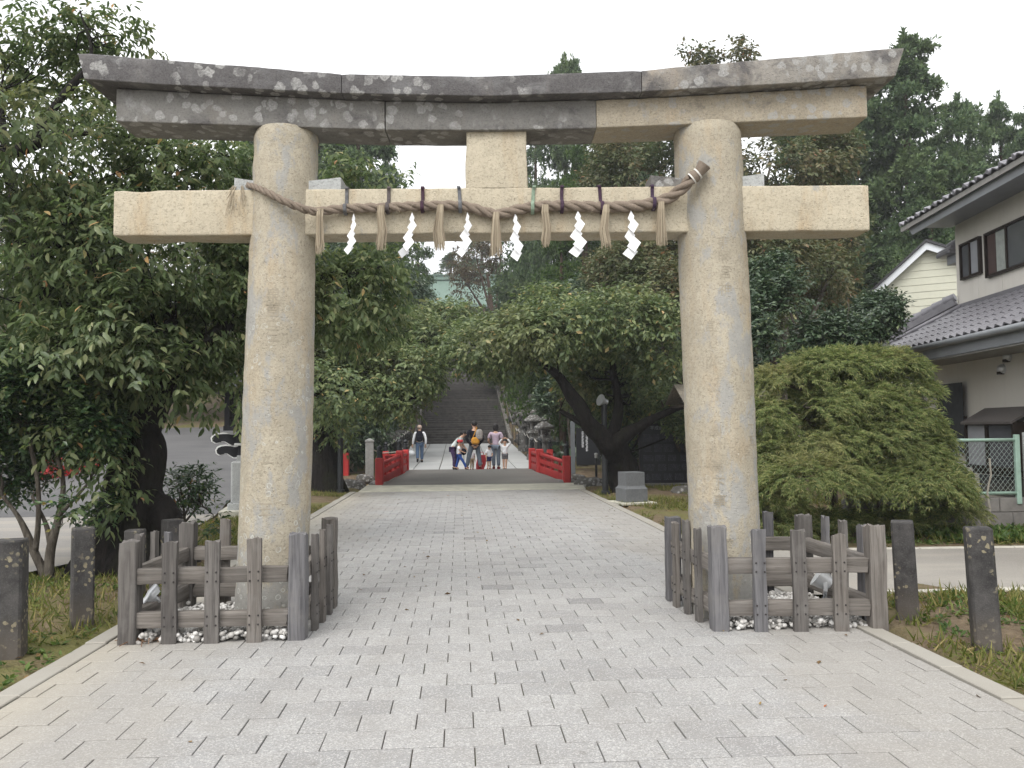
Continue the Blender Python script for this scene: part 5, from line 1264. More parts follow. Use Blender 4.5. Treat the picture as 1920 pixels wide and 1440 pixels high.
tag(mb.obj('wire_mesh', plain('pale_wire', (.42, .50, .47), .5, .1, 8, .2), cf), kind='stuff')
MB().box((.42, .02, (zb_+zt_)/2+.04), (.62, .04, zt_-zb_+.1), None, .006).obj('white_panel', M_GRAN, cf)
mb = MB(); r5 = random.Random(4); pts = [(-.55, -.05, -.1)]
for k in range(9): pts.append((-.55+r5.uniform(-.04, .04), -.05, .0+k*.13))
mb.tube(pts, [.02]*5+[.015]*5, 6); tag(mb.obj('bare_vine', plain('pale_bark', (.30, .28, .24), .9), None, (q[0], q[1]-.08, 0)), 'pale crooked bare stem climbing in front of the chain-link fence', 'vine')
bw = empty('block_wall', (q[0], q[1]+.02, 0), rad(-3), 'low grey concrete block wall under the chain-link fence', 'wall')
M_BLOCK = plain('concrete_block', (.20, .19, .18), .9, .28, 4, 0, .4)
for r_ in range(2):
    for k in range(16):
        x = -2.7+k*.4+(.2 if r_ else 0); hh = (zb_-.02)/2; MB().box((x, .05, hh*(r_+.5)-.02), (.392, .16, hh-.008), None, .008).obj('block', M_BLOCK, bw)

# ------------------------------------------------------------------ foliage generators
def nrm(a): return a/np.maximum(np.linalg.norm(a, axis=-1, keepdims=True), 1e-9)
LONG = (np.array([[0, 0, 0], [.30, .17, .035], [.30, 0, 0], [.30, -.17, .035], [.68, .15, .0], [.68, 0, -.045], [.68, -.15, .0], [1, 0, -.16]]), np.array([[0, 2, 1], [0, 3, 2], [1, 2, 5], [1, 5, 4], [2, 3, 6], [2, 6, 5], [4, 5, 7], [5, 6, 7]]))
KITE = (np.array([[0, 0, 0], [.45, .24, .05], [1, 0, -.10], [.45, -.24, .05]]), np.array([[0, 2, 1], [0, 3, 2]]))
_pv, _pf = [], []
for i, (a, l) in enumerate(((-78, .55), (-42, .85), (0, 1.0), (42, .85), (78, .55))):
    ca, sa = math.cos(rad(a)), math.sin(rad(a)); b = len(_pv)
    for u, v, z in ((0, 0, 0), (.45*l, .065, .02), (l, 0, -.18*l), (.45*l, -.065, .02)): _pv.append((u*ca-v*sa, u*sa+v*ca, z))
    _pf += [(b, b+2, b+1), (b, b+3, b+2)]
PALM = (np.array(_pv), np.array(_pf))
# a tuft of conifer spray: kites fanned upward and out
_tv, _tf = [], []
_r = random.Random(1)
for i in range(6):
    a = rad(_r.uniform(-75, 75)); e = rad(_r.uniform(-35, 40)); d = Vector((math.cos(a)*math.cos(e), math.sin(a)*math.cos(e), math.sin(e))); s_ = d.orthogonal().normalized(); s_ = (s_*_r.uniform(.6, 1)+d.cross(s_)*_r.uniform(-.7, .7)).normalized(); l = _r.uniform(.6, 1.0); b = len(_tv)
    for q in (Vector((0, 0, 0)), d*.55*l+s_*.12, d*l, d*.55*l-s_*.12): _tv.append(tuple(q))
    _tf += [(b, b+2, b+1), (b, b+3, b+2)]
TUFT = (np.array(_tv), np.array(_tf))

def place(P, D, N, S, tmpl):
    """copies of a leaf template: P points, D leaf direction, N rough normal, S sizes"""
    X = nrm(D); Y = nrm(np.cross(N, X)); Z = np.cross(X, Y); tv, tf = tmpl
    V = P[:, None, :]+S[:, None, None]*(tv[None, :, 0:1]*X[:, None]+tv[None, :, 1:2]*Y[:, None]+tv[None, :, 2:3]*Z[:, None])
    F = tf[None]+(np.arange(len(P))*len(tv))[:, None, None]
    return V.reshape(-1, 3), F.reshape(-1, 3)

def blob_points(blobs, n, r, lo=.35, thr=-.25, freq=1.1, seed=0, spread=.24, top=-1.0):
    """blobs: (x,y,z,rx,ry,rz[,weight]); returns points and outward directions, thinned into clumps"""
    B = np.array([b[:6] for b in blobs], float); w = np.array([(b[3]*b[5]+b[4]*b[5]+b[3]*b[4])*(b[6] if len(b) > 6 else 1) for b in blobs]); w /= w.sum()
    Ps, Os = [], []; got = 0
    while got < n:
        m = n*2; k = r.choice(len(B), m, p=w); d = nrm(r.normal(size=(m, 3))); f = np.clip(1-np.abs(r.normal(0, spread, m)), lo, 1.0)+r.normal(0, .05, m)
        P = B[k, :3]+d*B[k, 3:]*f[:, None]; O = nrm(d/B[k, 3:])
        ok = (wob(P, freq*2*PI/2.0, 1, seed) > thr) & (d[:, 2] > top) & (wob(P, freq*2*PI*1.3, 1, seed+9) > thr-.5)
        Ps.append(P[ok]); Os.append(O[ok]); got += ok.sum()
    return np.concatenate(Ps)[:n], np.concatenate(Os)[:n]

def twig_leaves(P, O, r, per, size, twl, droop, up=.15, jitter=.6, tmpl=LONG, szvar=.42):
    n = len(P); T = nrm(O*.7+np.array([0, 0, up])+r.normal(0, jitter, (n, 3))*[1, 1, .6])
    t = np.linspace(.1, 1, per)[None, :, None]; base = P[:, None, :]+T[:, None, :]*t*twl-np.array([0, 0, 1])*(t**2)*twl*.18
    side = nrm(np.cross(T, [0, 0, 1.0])+1e-6)[:, None, :]*np.where(np.arange(per) % 2, 1, -1)[None, :, None]
    D = nrm(T[:, None, :]*.55+side*.75+np.array([0, 0, -droop])+r.normal(0, .32, (n, per, 3)))
    N = nrm(np.array([0, 0, 1.0])+O[:, None, :]*.5+r.normal(0, .45, (n, per, 3)))
    S = size*(1+r.uniform(-szvar, szvar, (n, per)))
    return base.reshape(-1, 3), D.reshape(-1, 3), N.reshape(-1, 3), S.ravel()

def limbs_mesh(lines, seed, name='trunk', n=14, rough=.06):
    """lines: list of [(x,y,z,r), ...] smoothed into bark-rough tubes, one mesh"""
    mb = MB()
    for L in lines:
        A_ = catmull([q[:3] for q in L], 6); R_ = np.interp(np.linspace(0, len(L)-1, len(A_)), range(len(L)), [q[3] for q in L])
        b = len(mb.v); k = n if max(R_) > .12 else (8 if max(R_) > .03 else 5)
        mb.tube(A_, list(R_), k)
        V = np.array(mb.v[b:]); c = np.repeat(A_, k, 0); d = V-c; rr = np.repeat(R_, k)
        e = wob(V*[1, 1, .4], 9, 1, seed)*rough*2.2+wob(V*[1, 1, .25], 26, 1, seed+1)*rough
        V = c+d*(1+e[:, None]); mb.v[b:] = [tuple(q) for q in V]
    me = mb.mesh(name, True); return me

def twig_lines(P, lines, r, count, r0=.02, sag=.1):
    """thin branches from the nearest limb point out to sampled crown points"""
    Q = np.concatenate([np.array(catmull([q[:3] for q in L], 5)) for L in lines]); out = []
    for i in r.choice(len(P), min(count, len(P)), replace=False):
        p = P[i]; d = np.linalg.norm(Q-p+np.array([0, 0, .3]), axis=1); a = Q[int(d.argmin())]; L = np.linalg.norm(p-a)
        if L > 4.5: continue
        m1 = a+(p-a)*.35+r.normal(0, .08*L, 3); m2 = a+(p-a)*.7+r.normal(0, .06*L, 3)+[0, 0, sag*L*.3]
        w = r0*(.5+.35*L); out.append([(*a, w*1.5), (*m1, w), (*m2, w*.65), (*p, w*.25)])
    return out

def px_blobs(L):
    """(x,y,z centre, horizontal radius, vertical radius, depth radius) -> axis radii"""
    return [(c[0], c[1], c[2], rx, rd, rz)+tuple(rest) for c, rx, rz, rd, *rest in L]

def make_tree(name, label, cat, base, lines, blobs, n, per, size, twl, droop, m_leaf, m_bark, seed, tmpl=KITE, thr=-.25, freq=1.1, twigs=60, tw_r=.02, group=None, single=0, spread=.24, up=.15, top=-1.0, jitter=.6, trunk_name='trunk', rough=.06):
    r = np.random.default_rng(seed); root = empty(name, base, 0, label, cat, group); b3 = np.array(base)
    P, O = blob_points(blobs, n, r, .35, thr, freq, seed, spread, top)
    tl_ = twig_lines(P, lines, r, twigs, tw_r) if twigs else []
    loc = lambda Ls: [[(q[0]-b3[0], q[1]-b3[1], q[2]-b3[2], q[3]) for q in L] for L in Ls]
    add_obj(trunk_name, limbs_mesh(loc(lines), seed, trunk_name, 14, rough), m_bark, root)
    if tl_: tag(add_obj('branches', limbs_mesh(loc(tl_), seed+1, 'branches', 6, .03), m_bark, root), kind='stuff')
    Bp, D, N, S = twig_leaves(P-b3, O, r, per, size, twl, droop, up, jitter, tmpl)
    if single:
        c0 = np.array([0, 0, 1.55])-b3; d = np.linalg.norm(Bp-c0, axis=1); yy = (Bp+b3); vis = (yy[:, 0]/yy[:, 1] > -.56) & ((yy[:, 2]-1.55)/yy[:, 1] < .50)
        order = np.argsort(np.where(vis, d, 1e9))[:single]; mask = np.ones(len(Bp), bool); mask[order] = False
        me = np_mesh('leaf', tmpl[0], tmpl[1], True); me.materials.append(m_leaf[1])
        for i in order:
            X = nrm(D[i]); Y = nrm(np.cross(N[i], X)); Z = np.cross(X, Y)
            o = bpy.data.objects.new('leaf', me); COL.objects.link(o); o.parent = root
            M = Matrix(((X[0], Y[0], Z[0], 0), (X[1], Y[1], Z[1], 0), (X[2], Y[2], Z[2], 0), (0, 0, 0, 1))) @ Matrix.Scale(float(S[i]), 4); M.translation = Vector(Bp[i]); o.matrix_local = M
        Bp, D, N, S = Bp[mask], D[mask], N[mask], S[mask]; m_leaf = m_leaf[0]
    V, F = place(Bp, D, N, S, tmpl)
    tag(add_obj('crown', np_mesh('crown', V, F, True), m_leaf, root), kind='stuff' if single else None)
    return root

G = lambda *a: [tuple(x) for x in a]
CH = [(0.0, (0.055, 0.084, 0.033)), (.35, (0.089, 0.128, 0.052)), (.7, (0.136, 0.180, 0.077)), (.90, (0.193, 0.226, 0.105)), (.988, (0.250, 0.252, 0.125)), (.994, (0.532, 0.378, 0.161)), (1.0, (0.573, 0.305, 0.168))]
M_CH = leaf_mat('cherry_leaf', CH, .46, .5, .3, .45, ((.13, .125, .045), .55), (.53, .70))
t = NT('cherry_leaf_single'); cc = t.ramp(t.rnd(), CH); pb = t.n('BsdfPrincipled', {'Base Color': cc, 'Roughness': .42, 'Specular IOR Level': .45}); tr = t.n('BsdfTranslucent', {'Color': cc}); M_CH1 = t.surf(t.n('MixShader', {0: .3, 1: pb.outputs[0], 2: tr.outputs[0]}))
M_CH2 = leaf_mat('cherry_leaf_far', [(0.0, (0.063, 0.097, 0.040)), (.4, (0.109, 0.155, 0.064)), (.75, (0.178, 0.222, 0.092)), (.97, (0.249, 0.281, 0.123)), (1.0, (0.535, 0.372, 0.171))], .35, .45, .4, .5, ((0.225, 0.219, 0.107), .5), (.52, .7))
M_EVG = leaf_mat('evergreen_leaf', [(0.0, (0.028, 0.052, 0.028)), (.5, (0.048, 0.084, 0.041)), (.9, (0.089, 0.131, 0.065)), (1.0, (0.170, 0.208, 0.094))], .2, .35, .5)
M_OLV = leaf_mat('olive_leaf', [(0.0, (0.068, 0.084, 0.038)), (.4, (0.111, 0.124, 0.058)), (.75, (0.167, 0.154, 0.077)), (.93, (0.213, 0.172, 0.093)), (.985, (0.236, 0.153, 0.093)), (1.0, (0.433, 0.193, 0.121))], .3, .5, .3, .3, ((0.078, 0.108, 0.047), .75), (.45, .62))
M_CED = leaf_mat('cedar_spray', [(0.0, (0.043, 0.075, 0.037)), (.5, (0.073, 0.117, 0.052)), (1.0, (0.126, 0.177, 0.077))], .15, .6, .2, .25, ((0.147, 0.193, 0.076), .6), (.5, .68))
M_CYP = leaf_mat('cypress_spray', [(0.0, (.035, .070, .018)), (.5, (.060, .105, .024)), (1.0, (.095, .140, .034))], .2, .6, .2, .3, ((.03, .06, .018), .6), (.5, .65))
M_MAP = leaf_mat('maple_leaf', [(0.0, (0.096, 0.137, 0.053)), (.35, (0.169, 0.218, 0.081)), (.75, (0.275, 0.312, 0.122)), (1.0, (0.396, 0.377, 0.177))], .36, .5, .3, .85, ((0.373, 0.312, 0.166), .5), (.54, .70))
M_BRN = leaf_mat('brown_spray', [(0.0, (.055, .042, .026)), (.5, (.095, .072, .042)), (1.0, (.11, .10, .05))], .25, .7, .15)
M_BK = bark_mat('cherry_bark', (.006, .0055, .005), (.021, .018, .016), (.016, .018, .009))
M_BKG = bark_mat('grey_bark', (.05, .042, .034), (.13, .115, .095))
M_BKC = bark_mat('cedar_bark', (.045, .030, .022), (.10, .07, .05))

# ------------------------------------------------------------------ near cherry on the left
bA = (-3.789,10.044,0.000)
lineA = [[(*(-3.753,9.950,-0.065), .62), (*(-3.756,9.950,0.148), .50), (*(-3.749,9.950,0.484), .41), (*(-3.695,9.950,0.913), .33), (*(-3.665,9.950,1.313), .29), (*(-3.858,10.000,1.687), .27), (*(-4.118,10.100,2.131), .26), (*(-4.509,10.200,2.681), .25), (*(-4.843,10.300,3.210), .23), (*(-5.172,10.400,3.783), .17), (*(-5.455,10.600,4.295), .09), (*(-5.791,10.900,5.135), .055), (*(-5.930,11.000,6.013), .03)],
  [(*(-3.744,9.950,1.345), .2), (*(-3.521,9.900,1.868), .16), (*(-3.252,9.800,2.294), .12), (*(-2.891,10.000,2.686), .09), (*(-2.590,10.800,3.258), .06), (*(-1.845,11.200,3.610), .045), (*(-1.002,11.300,3.776), .02)],
  [(*(-4.843,10.300,3.210), .14), (*(-4.682,10.200,3.677), .10), (*(-4.780,10.200,3.936), .07), (*(-4.476,10.200,4.327), .04)],
  [(*(-5.831,10.500,4.933), .07), (*(-5.275,10.400,5.073), .06), (*(-4.897,10.400,5.212), .05), (*(-4.472,10.300,5.215), .035), (*(-3.743,10.400,5.159), .03), (*(-2.955,10.600,5.068), .015)],
  [(*(-5.212,10.400,5.107), .06), (*(-4.906,10.400,5.647), .04), (*(-4.575,10.500,6.238), .025), (*(-4.761,10.600,6.903), .012)],
  [(*(-4.509,10.200,2.681), .12), (*(-4.077,9.900,2.740), .09), (*(-3.697,9.700,2.593), .07), (*(-3.225,9.700,2.837), .04)],
  [(*(-3.287,9.800,0.343), .16), (*(-3.380,9.800,0.586), .20), (*(-3.537,9.900,0.822), .15), (*(-3.620,9.950,1.127), .08)],
  [(*(-4.197,9.600,0.045), .06), (*(-4.002,9.750,0.153), .16), (*(-3.830,9.900,0.400), .22), (*(-3.765,9.950,0.760), .1)],
  [(*(-3.162,9.700,0.085), .08), (*(-3.375,9.800,0.194), .17), (*(-3.622,9.900,0.457), .2), (*(-3.706,9.950,0.821), .1)]]
blobA = px_blobs([((-5.334,10.600,6.200), 1.019, 0.883, 1.6), ((-4.746,10.800,6.759), 0.588, 0.519, 1.0), ((-4.124,10.600,6.119), 0.374, 0.306, .8), ((-4.844,10.300,4.879), 1.254, 0.726, 1.8),
  ((-3.446,10.300,4.695), 0.792, 0.396, .9, .7), ((-2.995,11.000,4.987), 0.423, 0.423, .8, .8), ((-5.294,10.500,3.606), 1.279, 0.942, 1.8), ((-3.651,10.200,3.616), 1.242, 0.654, 1.5),
  ((-3.197,9.800,2.758), 1.005, 0.503, 1.3), ((-2.739,9.800,2.229), 0.471, 0.346, .9), ((-4.008,9.600,2.451), 0.923, 0.357, 1.0), ((-3.242,9.600,2.146), 0.554, 0.197, .7), ((-1.433,11.300,3.338), 0.688, 0.543, .9), ((-0.939,11.400,3.870), 0.329, 0.219, .5),
  ((-1.466,11.000,4.895), 0.127, 0.247, .25, 1.5), ((-0.777,11.000,4.794), 0.155, 0.071, .2, 1.5), ((-3.996,9.400,1.623), 0.331, 0.362, .5), ((-3.801,9.300,0.930), 0.167, 0.298, .3, .6), ((-2.503,11.000,3.571), 0.564, 0.776, .9)])
make_tree('cherry_tree', 'large old cherry tree with leaning black trunk and drooping leaves, nearest on the left', 'tree', bA, lineA, blobA, 6400, 9, .106, .36, .72, (M_CH, M_CH1), M_BK, 3, LONG, -.36, .5, 170, .011, 'cherry trees along the path', 300, .3, .12, rough=.09)

# ------------------------------------------------------------------ cherries by the bridge
lineB = [[(*(-3.444,22.000,-0.063), .52), (*(-3.500,22.000,0.558), .42), (*(-3.543,22.000,1.251), .36), (*(-3.407,22.000,1.944), .30), (*(-3.064,22.000,2.499), .2), (*(-2.264,22.300,3.218), .13), (*(-1.020,23.000,3.854), .06)], [(*(-3.448,22.000,1.805), .24), (*(-3.686,21.600,2.761), .18), (*(-3.537,21.500,3.849), .1), (*(-3.067,22.000,4.747), .05)], [(*(-3.064,22.000,2.429), .12), (*(-2.095,22.000,2.353), .09), (*(-1.135,22.300,2.427), .05)]]
blobB = px_blobs([((-2.925,21.000,2.590), 1.144, 0.808, 2.2), ((-1.746,22.000,3.052), 1.340, 0.635, 2.4), ((-2.480,23.000,4.227), 1.401, 0.737, 2.4), ((-0.987,24.000,4.109), 0.923, 0.585, 2), ((-3.456,21.000,4.199), 0.808, 0.808, 2), ((-1.539,22.000,2.278), 0.635, 0.310, 1.2), ((-0.338,25.000,4.859), 0.962, 0.417, 1.6), ((-2.993,21.500,1.796), 0.689, 0.482, 1.4), ((-2.537,25.000,5.505), 1.122, 0.561, 2)])
make_tree('cherry_tree', 'yellowish green cherry tree with dark trunk behind the left pillar, arching over the stairs', 'tree', (-3.485,22.085,0.000), lineB, blobB, 4200, 8, .13, .42, .5, M_CH2, M_BK, 5, KITE, -.3, .34, 70, .014, 'cherry trees along the path', 0, .28, .1)
lineC = [[(*(4.114,20.200,-0.204), .50), (*(4.018,20.200,0.354), .40), (*(3.849,20.100,0.839), .35), (*(3.604,19.800,1.234), .30)], [(*(3.628,19.800,1.107), .26), (*(3.152,19.600,1.595), .19), (*(2.739,19.500,2.203), .16), (*(2.341,19.600,2.804), .11), (*(1.681,20.000,3.351), .06), (*(0.803,20.600,3.741), .025)],
  [(*(3.629,19.800,1.145), .22), (*(4.110,19.600,1.485), .16), (*(4.735,19.500,1.833), .11), (*(5.579,19.500,2.143), .05)], [(*(3.604,19.800,1.183), .16), (*(3.877,20.000,2.108), .12), (*(3.764,20.000,3.148), .07), (*(4.044,20.000,4.192), .03)], [(*(3.294,19.700,1.442), .1), (*(2.836,19.600,1.725), .07), (*(2.418,19.800,1.985), .04)]]
blobC = px_blobs([((2.402,20.000,3.868), 1.474, 0.641, 2.2), ((0.886,21.000,3.675), 1.212, 0.619, 2), ((3.780,20.000,4.127), 1.410, 0.641, 2.4), ((4.892,20.000,3.666), 0.962, 0.795, 1.8), ((4.681,22.200,2.916), 1.423, 0.683, 2), ((1.446,22.000,3.007), 0.874, 0.479, 1.4), ((2.985,22.000,2.999), 1.058, 0.621, 1.6), ((5.359,22.000,2.699), 0.635, 0.479, 1.3), ((5.133,23.000,1.962), 1.179, 0.663, 1.3), ((3.562,22.500,2.693), 0.865, 0.505, 1.1), ((0.304,23.000,3.776), 0.708, 0.413, 1.2), ((2.188,21.000,4.669), 0.808, 0.337, 1.5)])
make_tree('cherry_tree', 'spreading green cherry tree with forked leaning trunk right of the bridge', 'tree', (3.947,18.949,0.000), lineC, blobC, 5600, 8, .13, .42, .5, M_CH2, M_BK, 6, KITE, -.3, .34, 80, .014, 'cherry trees along the path', 0, .28, .1)

# ------------------------------------------------------------------ conifers
def conifer_mesh(H, R, seed, n=3400, tuft=.5, taper=.8, lump=.25, m=M_CED, flat=.25):
    """crown of sprays on lumpy whorled boughs, z from 0; returns crown mesh, trunk mesh"""
    r = np.random.default_rng(seed); nb = int(H*5.5); Ps, Os = [], []
    for i in range(nb):
        u = r.random()**.85
        if u > .7 and r.random() < .12: continue
        z = H*(.10+.90*u); a = r.uniform(0, 2*PI); Rm = R*(1-u**1.35*taper)*(1+lump*math.sin(a*3+u*17+seed)+r.normal(0, .17)); Rm *= min(1, .42+(1-u)*3.2)
        k = max(5, int(n/nb*(.35+Rm/R))); t = np.sqrt(r.uniform(.10, 1, k)); drop = -flat*Rm
        c = np.stack([np.cos(a)*Rm*t, np.sin(a)*Rm*t, z+drop*t*t+.16*Rm*t], -1)
        w = (.10+.42*t*(1.15-t))*Rm+.12
        off = r.normal(0, 1, (k, 3))*w[:, None]*[.62, .62, .32]
        Ps.append(c+off); Os.append(nrm(off*[1, 1, 1.4]+np.array([math.cos(a), math.sin(a), .35])*.5*w[:, None]))
    k = 60; Ps.append(np.stack([r.normal(0, .10, k), r.normal(0, .10, k), H*r.uniform(.9, 1.03, k)], -1)); Os.append(nrm(r.normal(0, .5, (k, 3))+[0, 0, 1]))
    P, O = np.concatenate(Ps), np.concatenate(Os); D = nrm(O+r.normal(0, .45, P.shape)); N = nrm(r.normal(0, 1, P.shape)+[0, 0, .6])
    V, F = place(P, D, N, tuft*r.uniform(.6, 1.25, len(P)), TUFT)
    me = np_mesh('crown', V, F, False); me.materials.append(m)
    tm = limbs_mesh([[(0, 0, -.5, R*.11), (0, 0, H*.3, R*.085), (.1, 0, H*.7, R*.05), (0, 0, H*.98, .03)]], seed, 'trunk', 10); tm.materials.append(M_BKC if m is not None else M_BKG)
    return me, tm
CM = {'ced1': conifer_mesh(22, 4.2, 1, 13500, .46, .62, .34), 'ced2': conifer_mesh(20, 4.6, 2, 13500, .46, .55, .38), 'cyp': conifer_mesh(15, 3.4, 3, 8500, .33, .72, .3, M_CYP), 'dark': conifer_mesh(18, 3.0, 4, 8500, .34, .7, .2)}
CH_ = {'ced1': (22, 4.2), 'ced2': (20, 4.6), 'cyp': (15, 3.4), 'dark': (18, 3.0)}
def conifer(kind, top, half_w, label, rz, group='conifers on the hillside'):
    """top: world point of the tip; the foot stands on the terrain under it"""
    z0 = float(terrain(np.array([top[0]]), np.array([top[1]]))[0]); H, R = CH_[kind]; sz = (top[2]-z0)/H; sx = half_w/(R*.82)
    root = empty('cedar_tree' if kind != 'cyp' else 'cypress_tree', (top[0], top[1], z0), rz, label, 'tree', group)
    for nm, me in (('crown', CM[kind][0]), ('trunk', CM[kind][1])):
        o = bpy.data.objects.new(nm, me); COL.objects.link(o); o.parent = root; o.scale = (sx, sx, sz)
CON = [('ced1', (-5.548,46.000,20.539), 2.506, 'dark cedar left of the strut block, its edge against the sky', .3),
 ('ced2', (-8.269,50.000,21.493), 2.885, 'dark cedar directly behind the top of the left pillar', 1.3),
 ('dark', (-4.335,52.000,20.296), 1.133, 'narrow dark cedar at the left edge of the sky gap under the lintel', 2.1),
 ('dark', (-2.992,62.000,17.814), 1.351, 'slim dark conifer just left of the green gate roof', .9),
 ('ced2', (-11.336,47.000,17.934), 2.410, 'cedar behind the left end of the tie beam', 4.0),
 ('dark', (-6.252,58.000,15.607), 2.231, 'shaded cedar on the slope left of the stairs', 5.0),
 ('ced2', (7.177,54.000,25.819), 2.423, 'tall cedar whose tip shows above the lintel right of its middle', 1.0),
 ('cyp', (6.575,42.000,17.615), 2.019, 'bright green cypress right of the strut block', 2.4),
 ('cyp', (5.009,40.000,12.092), 1.487, 'bright green cypress below the tie beam right of the gate roof', .5),
 ('dark', (5.830,60.000,25.131), 2.385, 'dark cedar just right of the strut block', 3.4),
 ('ced2', (5.480,64.000,16.713), 2.544, 'dark cedar right beside the green gate roof', 5.2),
 ('ced1', (10.848,50.000,21.968), 2.724, 'dark cedar behind the olive tree left of the right pillar', 2.9),
 ('ced1', (21.582,38.000,20.049), 2.801, 'tallest dark cedar rising beyond the right end of the lintel', .8),
 ('ced2', (21.057,41.000,18.349), 2.760, 'dark cedar under the right end of the lintel', 3.6),
 ('ced2', (25.438,40.000,17.879), 2.179, 'dark cedar above the roof of the cream house', 1.9),
 ('ced1', (30.380,44.000,19.550), 1.974, 'cedar with open branches above the upper tiled roof', 5.6),
 ('ced2', (30.556,42.000,18.171), 1.615, 'cedar at the right edge behind the tiled house', 2.2),
 ('ced1', (18.513,43.000,18.964), 2.894, 'dark cedar behind the olive tree right of the right pillar', 4.4),
 ('ced2', (20.187,34.000,12.250), 1.962, 'bushy cedar directly behind the cream house gable', 5.1)]
CON += [('dark', (-0.963,112.000,25.247), 4.308, 'distant dark tree rising behind the left half of the green gate roof', 1.7), ('dark', (3.519,116.000,28.998), 4.462, 'distant dark tree rising behind the right half of the green gate roof', 3.1)]
for c in CON: conifer(*c)

# ------------------------------------------------------------------ mixed broadleaf trees
def simple_tree(name, label, base, blobs, n, per, size, twl, m, bark, seed, thr=-.3, freq=.3, droop=.35, tr=.22, spread=.28, tmpl=KITE, twigs=40, group='broadleaf trees behind the gateway', top=-1.0, trunk=True):
    c = np.array([b[:3] for b in blobs]).mean(0); b = np.array(base, float); b[2] = float(terrain(np.array([b[0]]), np.array([b[1]]))[0])-.1
    lines = [[(*b, tr), (*(b*.6+c*.4), tr*.8), (*(b*.25+c*.75), tr*.5), (*c, tr*.3)]]
    for q in blobs[:7]:
        q3 = np.array(q[:3]); lines.append([(*(b*.5+c*.5), tr*.5), (*((b*.3+c*.3+q3*.4)), tr*.35), (*q3, tr*.15), (*(q3+[0, 0, q[5]*.6]), tr*.05)])
    return make_tree(name, label, 'tree', tuple(b), lines, blobs, n, per, size, twl, droop, m, bark, seed, tmpl, thr, freq, twigs, tr*.07, group, 0, spread, .15, top)
simple_tree('broadleaf_tree', 'olive brown autumn-tinted tree behind the right pillar', (8.832,29.000,0.637), px_blobs([((6.457,30.000,10.877), 1.635, 1.827, 3), ((7.201,28.000,8.210), 1.526, 1.615, 3), ((11.221,29.000,10.616), 2.045, 1.487, 3), ((13.022,29.000,11.225), 1.115, 0.744, 2), ((11.729,28.000,8.235), 1.974, 1.077, 2.6), ((5.841,27.000,6.537), 1.471, 1.038, 2.4), ((9.612,30.000,12.528), 2.308, 1.731, 3), ((10.498,30.000,15.443), 0.423, 0.462, .5, .9), ((9.270,30.000,15.337), 0.308, 0.269, .4, .9), ((8.665,30.000,15.571), 0.154, 0.154, .2, .9), ((9.798,30.000,15.225), 0.192, 0.231, .3, .9)]), 9500, 7, .17, .5, M_OLV, M_BKG, 41, -.35, .25, tr=.3, twigs=90)
simple_tree('broadleaf_tree', 'olive green tree below the tie beam left of the right pillar', (6.186,24.000,0.033), px_blobs([((5.816,24.000,5.351), 1.231, 1.077, 2), ((5.248,25.000,6.497), 0.962, 0.641, 1.6), ((6.306,23.000,3.680), 0.811, 1.179, 1.6), ((7.414,24.000,5.352), 1.231, 1.385, 2)]), 3200, 7, .14, .42, M_OLV, M_BKG, 42, -.3, .3)
simple_tree('broadleaf_tree', 'dense dark green broadleaf tree above the weeping maple, right of the right pillar', (7.542,16.500,0.463), px_blobs([((6.661,16.000,3.926), 0.974, 0.615, 1.1), ((7.743,16.000,3.744), 0.769, 0.462, 1.0), ((5.878,15.400,3.377), 0.592, 0.642, .9), ((8.426,16.000,3.872), 0.328, 0.226, .5), ((6.897,15.600,3.192), 0.900, 0.450, .9), ((6.591,16.600,4.623), 0.479, 0.372, .7)]), 5200, 8, .085, .30, M_EVG, M_BKG, 43, -.3, .5, tr=.12)
simple_tree('broadleaf_tree', 'dark shrubby tree between the olive tree and the dense green tree', (8.622,22.000,1.553), px_blobs([((8.453,22.000,6.209), 0.987, 0.846, 1.6), ((11.165,24.000,6.157), 1.385, 0.615, 1.8), ((7.472,21.000,4.877), 0.808, 0.942, 1.4)]), 2200, 7, .14, .42, M_OLV, M_BKG, 48, -.3, .3)
simple_tree('broadleaf_tree', 'thin brownish half-bare tree veiling the right of the green gate roof', (3.736,72.000,9.207), px_blobs([((1.701,72.000,16.229), 2.308, 1.615, 3), ((3.947,71.000,12.788), 1.912, 2.276, 3), ((0.768,73.000,14.527), 1.170, 1.404, 2, .5), ((3.807,72.000,17.179), 1.615, 1.846, 2)]), 650, 7, .24, .9, M_BRN, M_BKC, 44, -.05, .2, .9, .35)
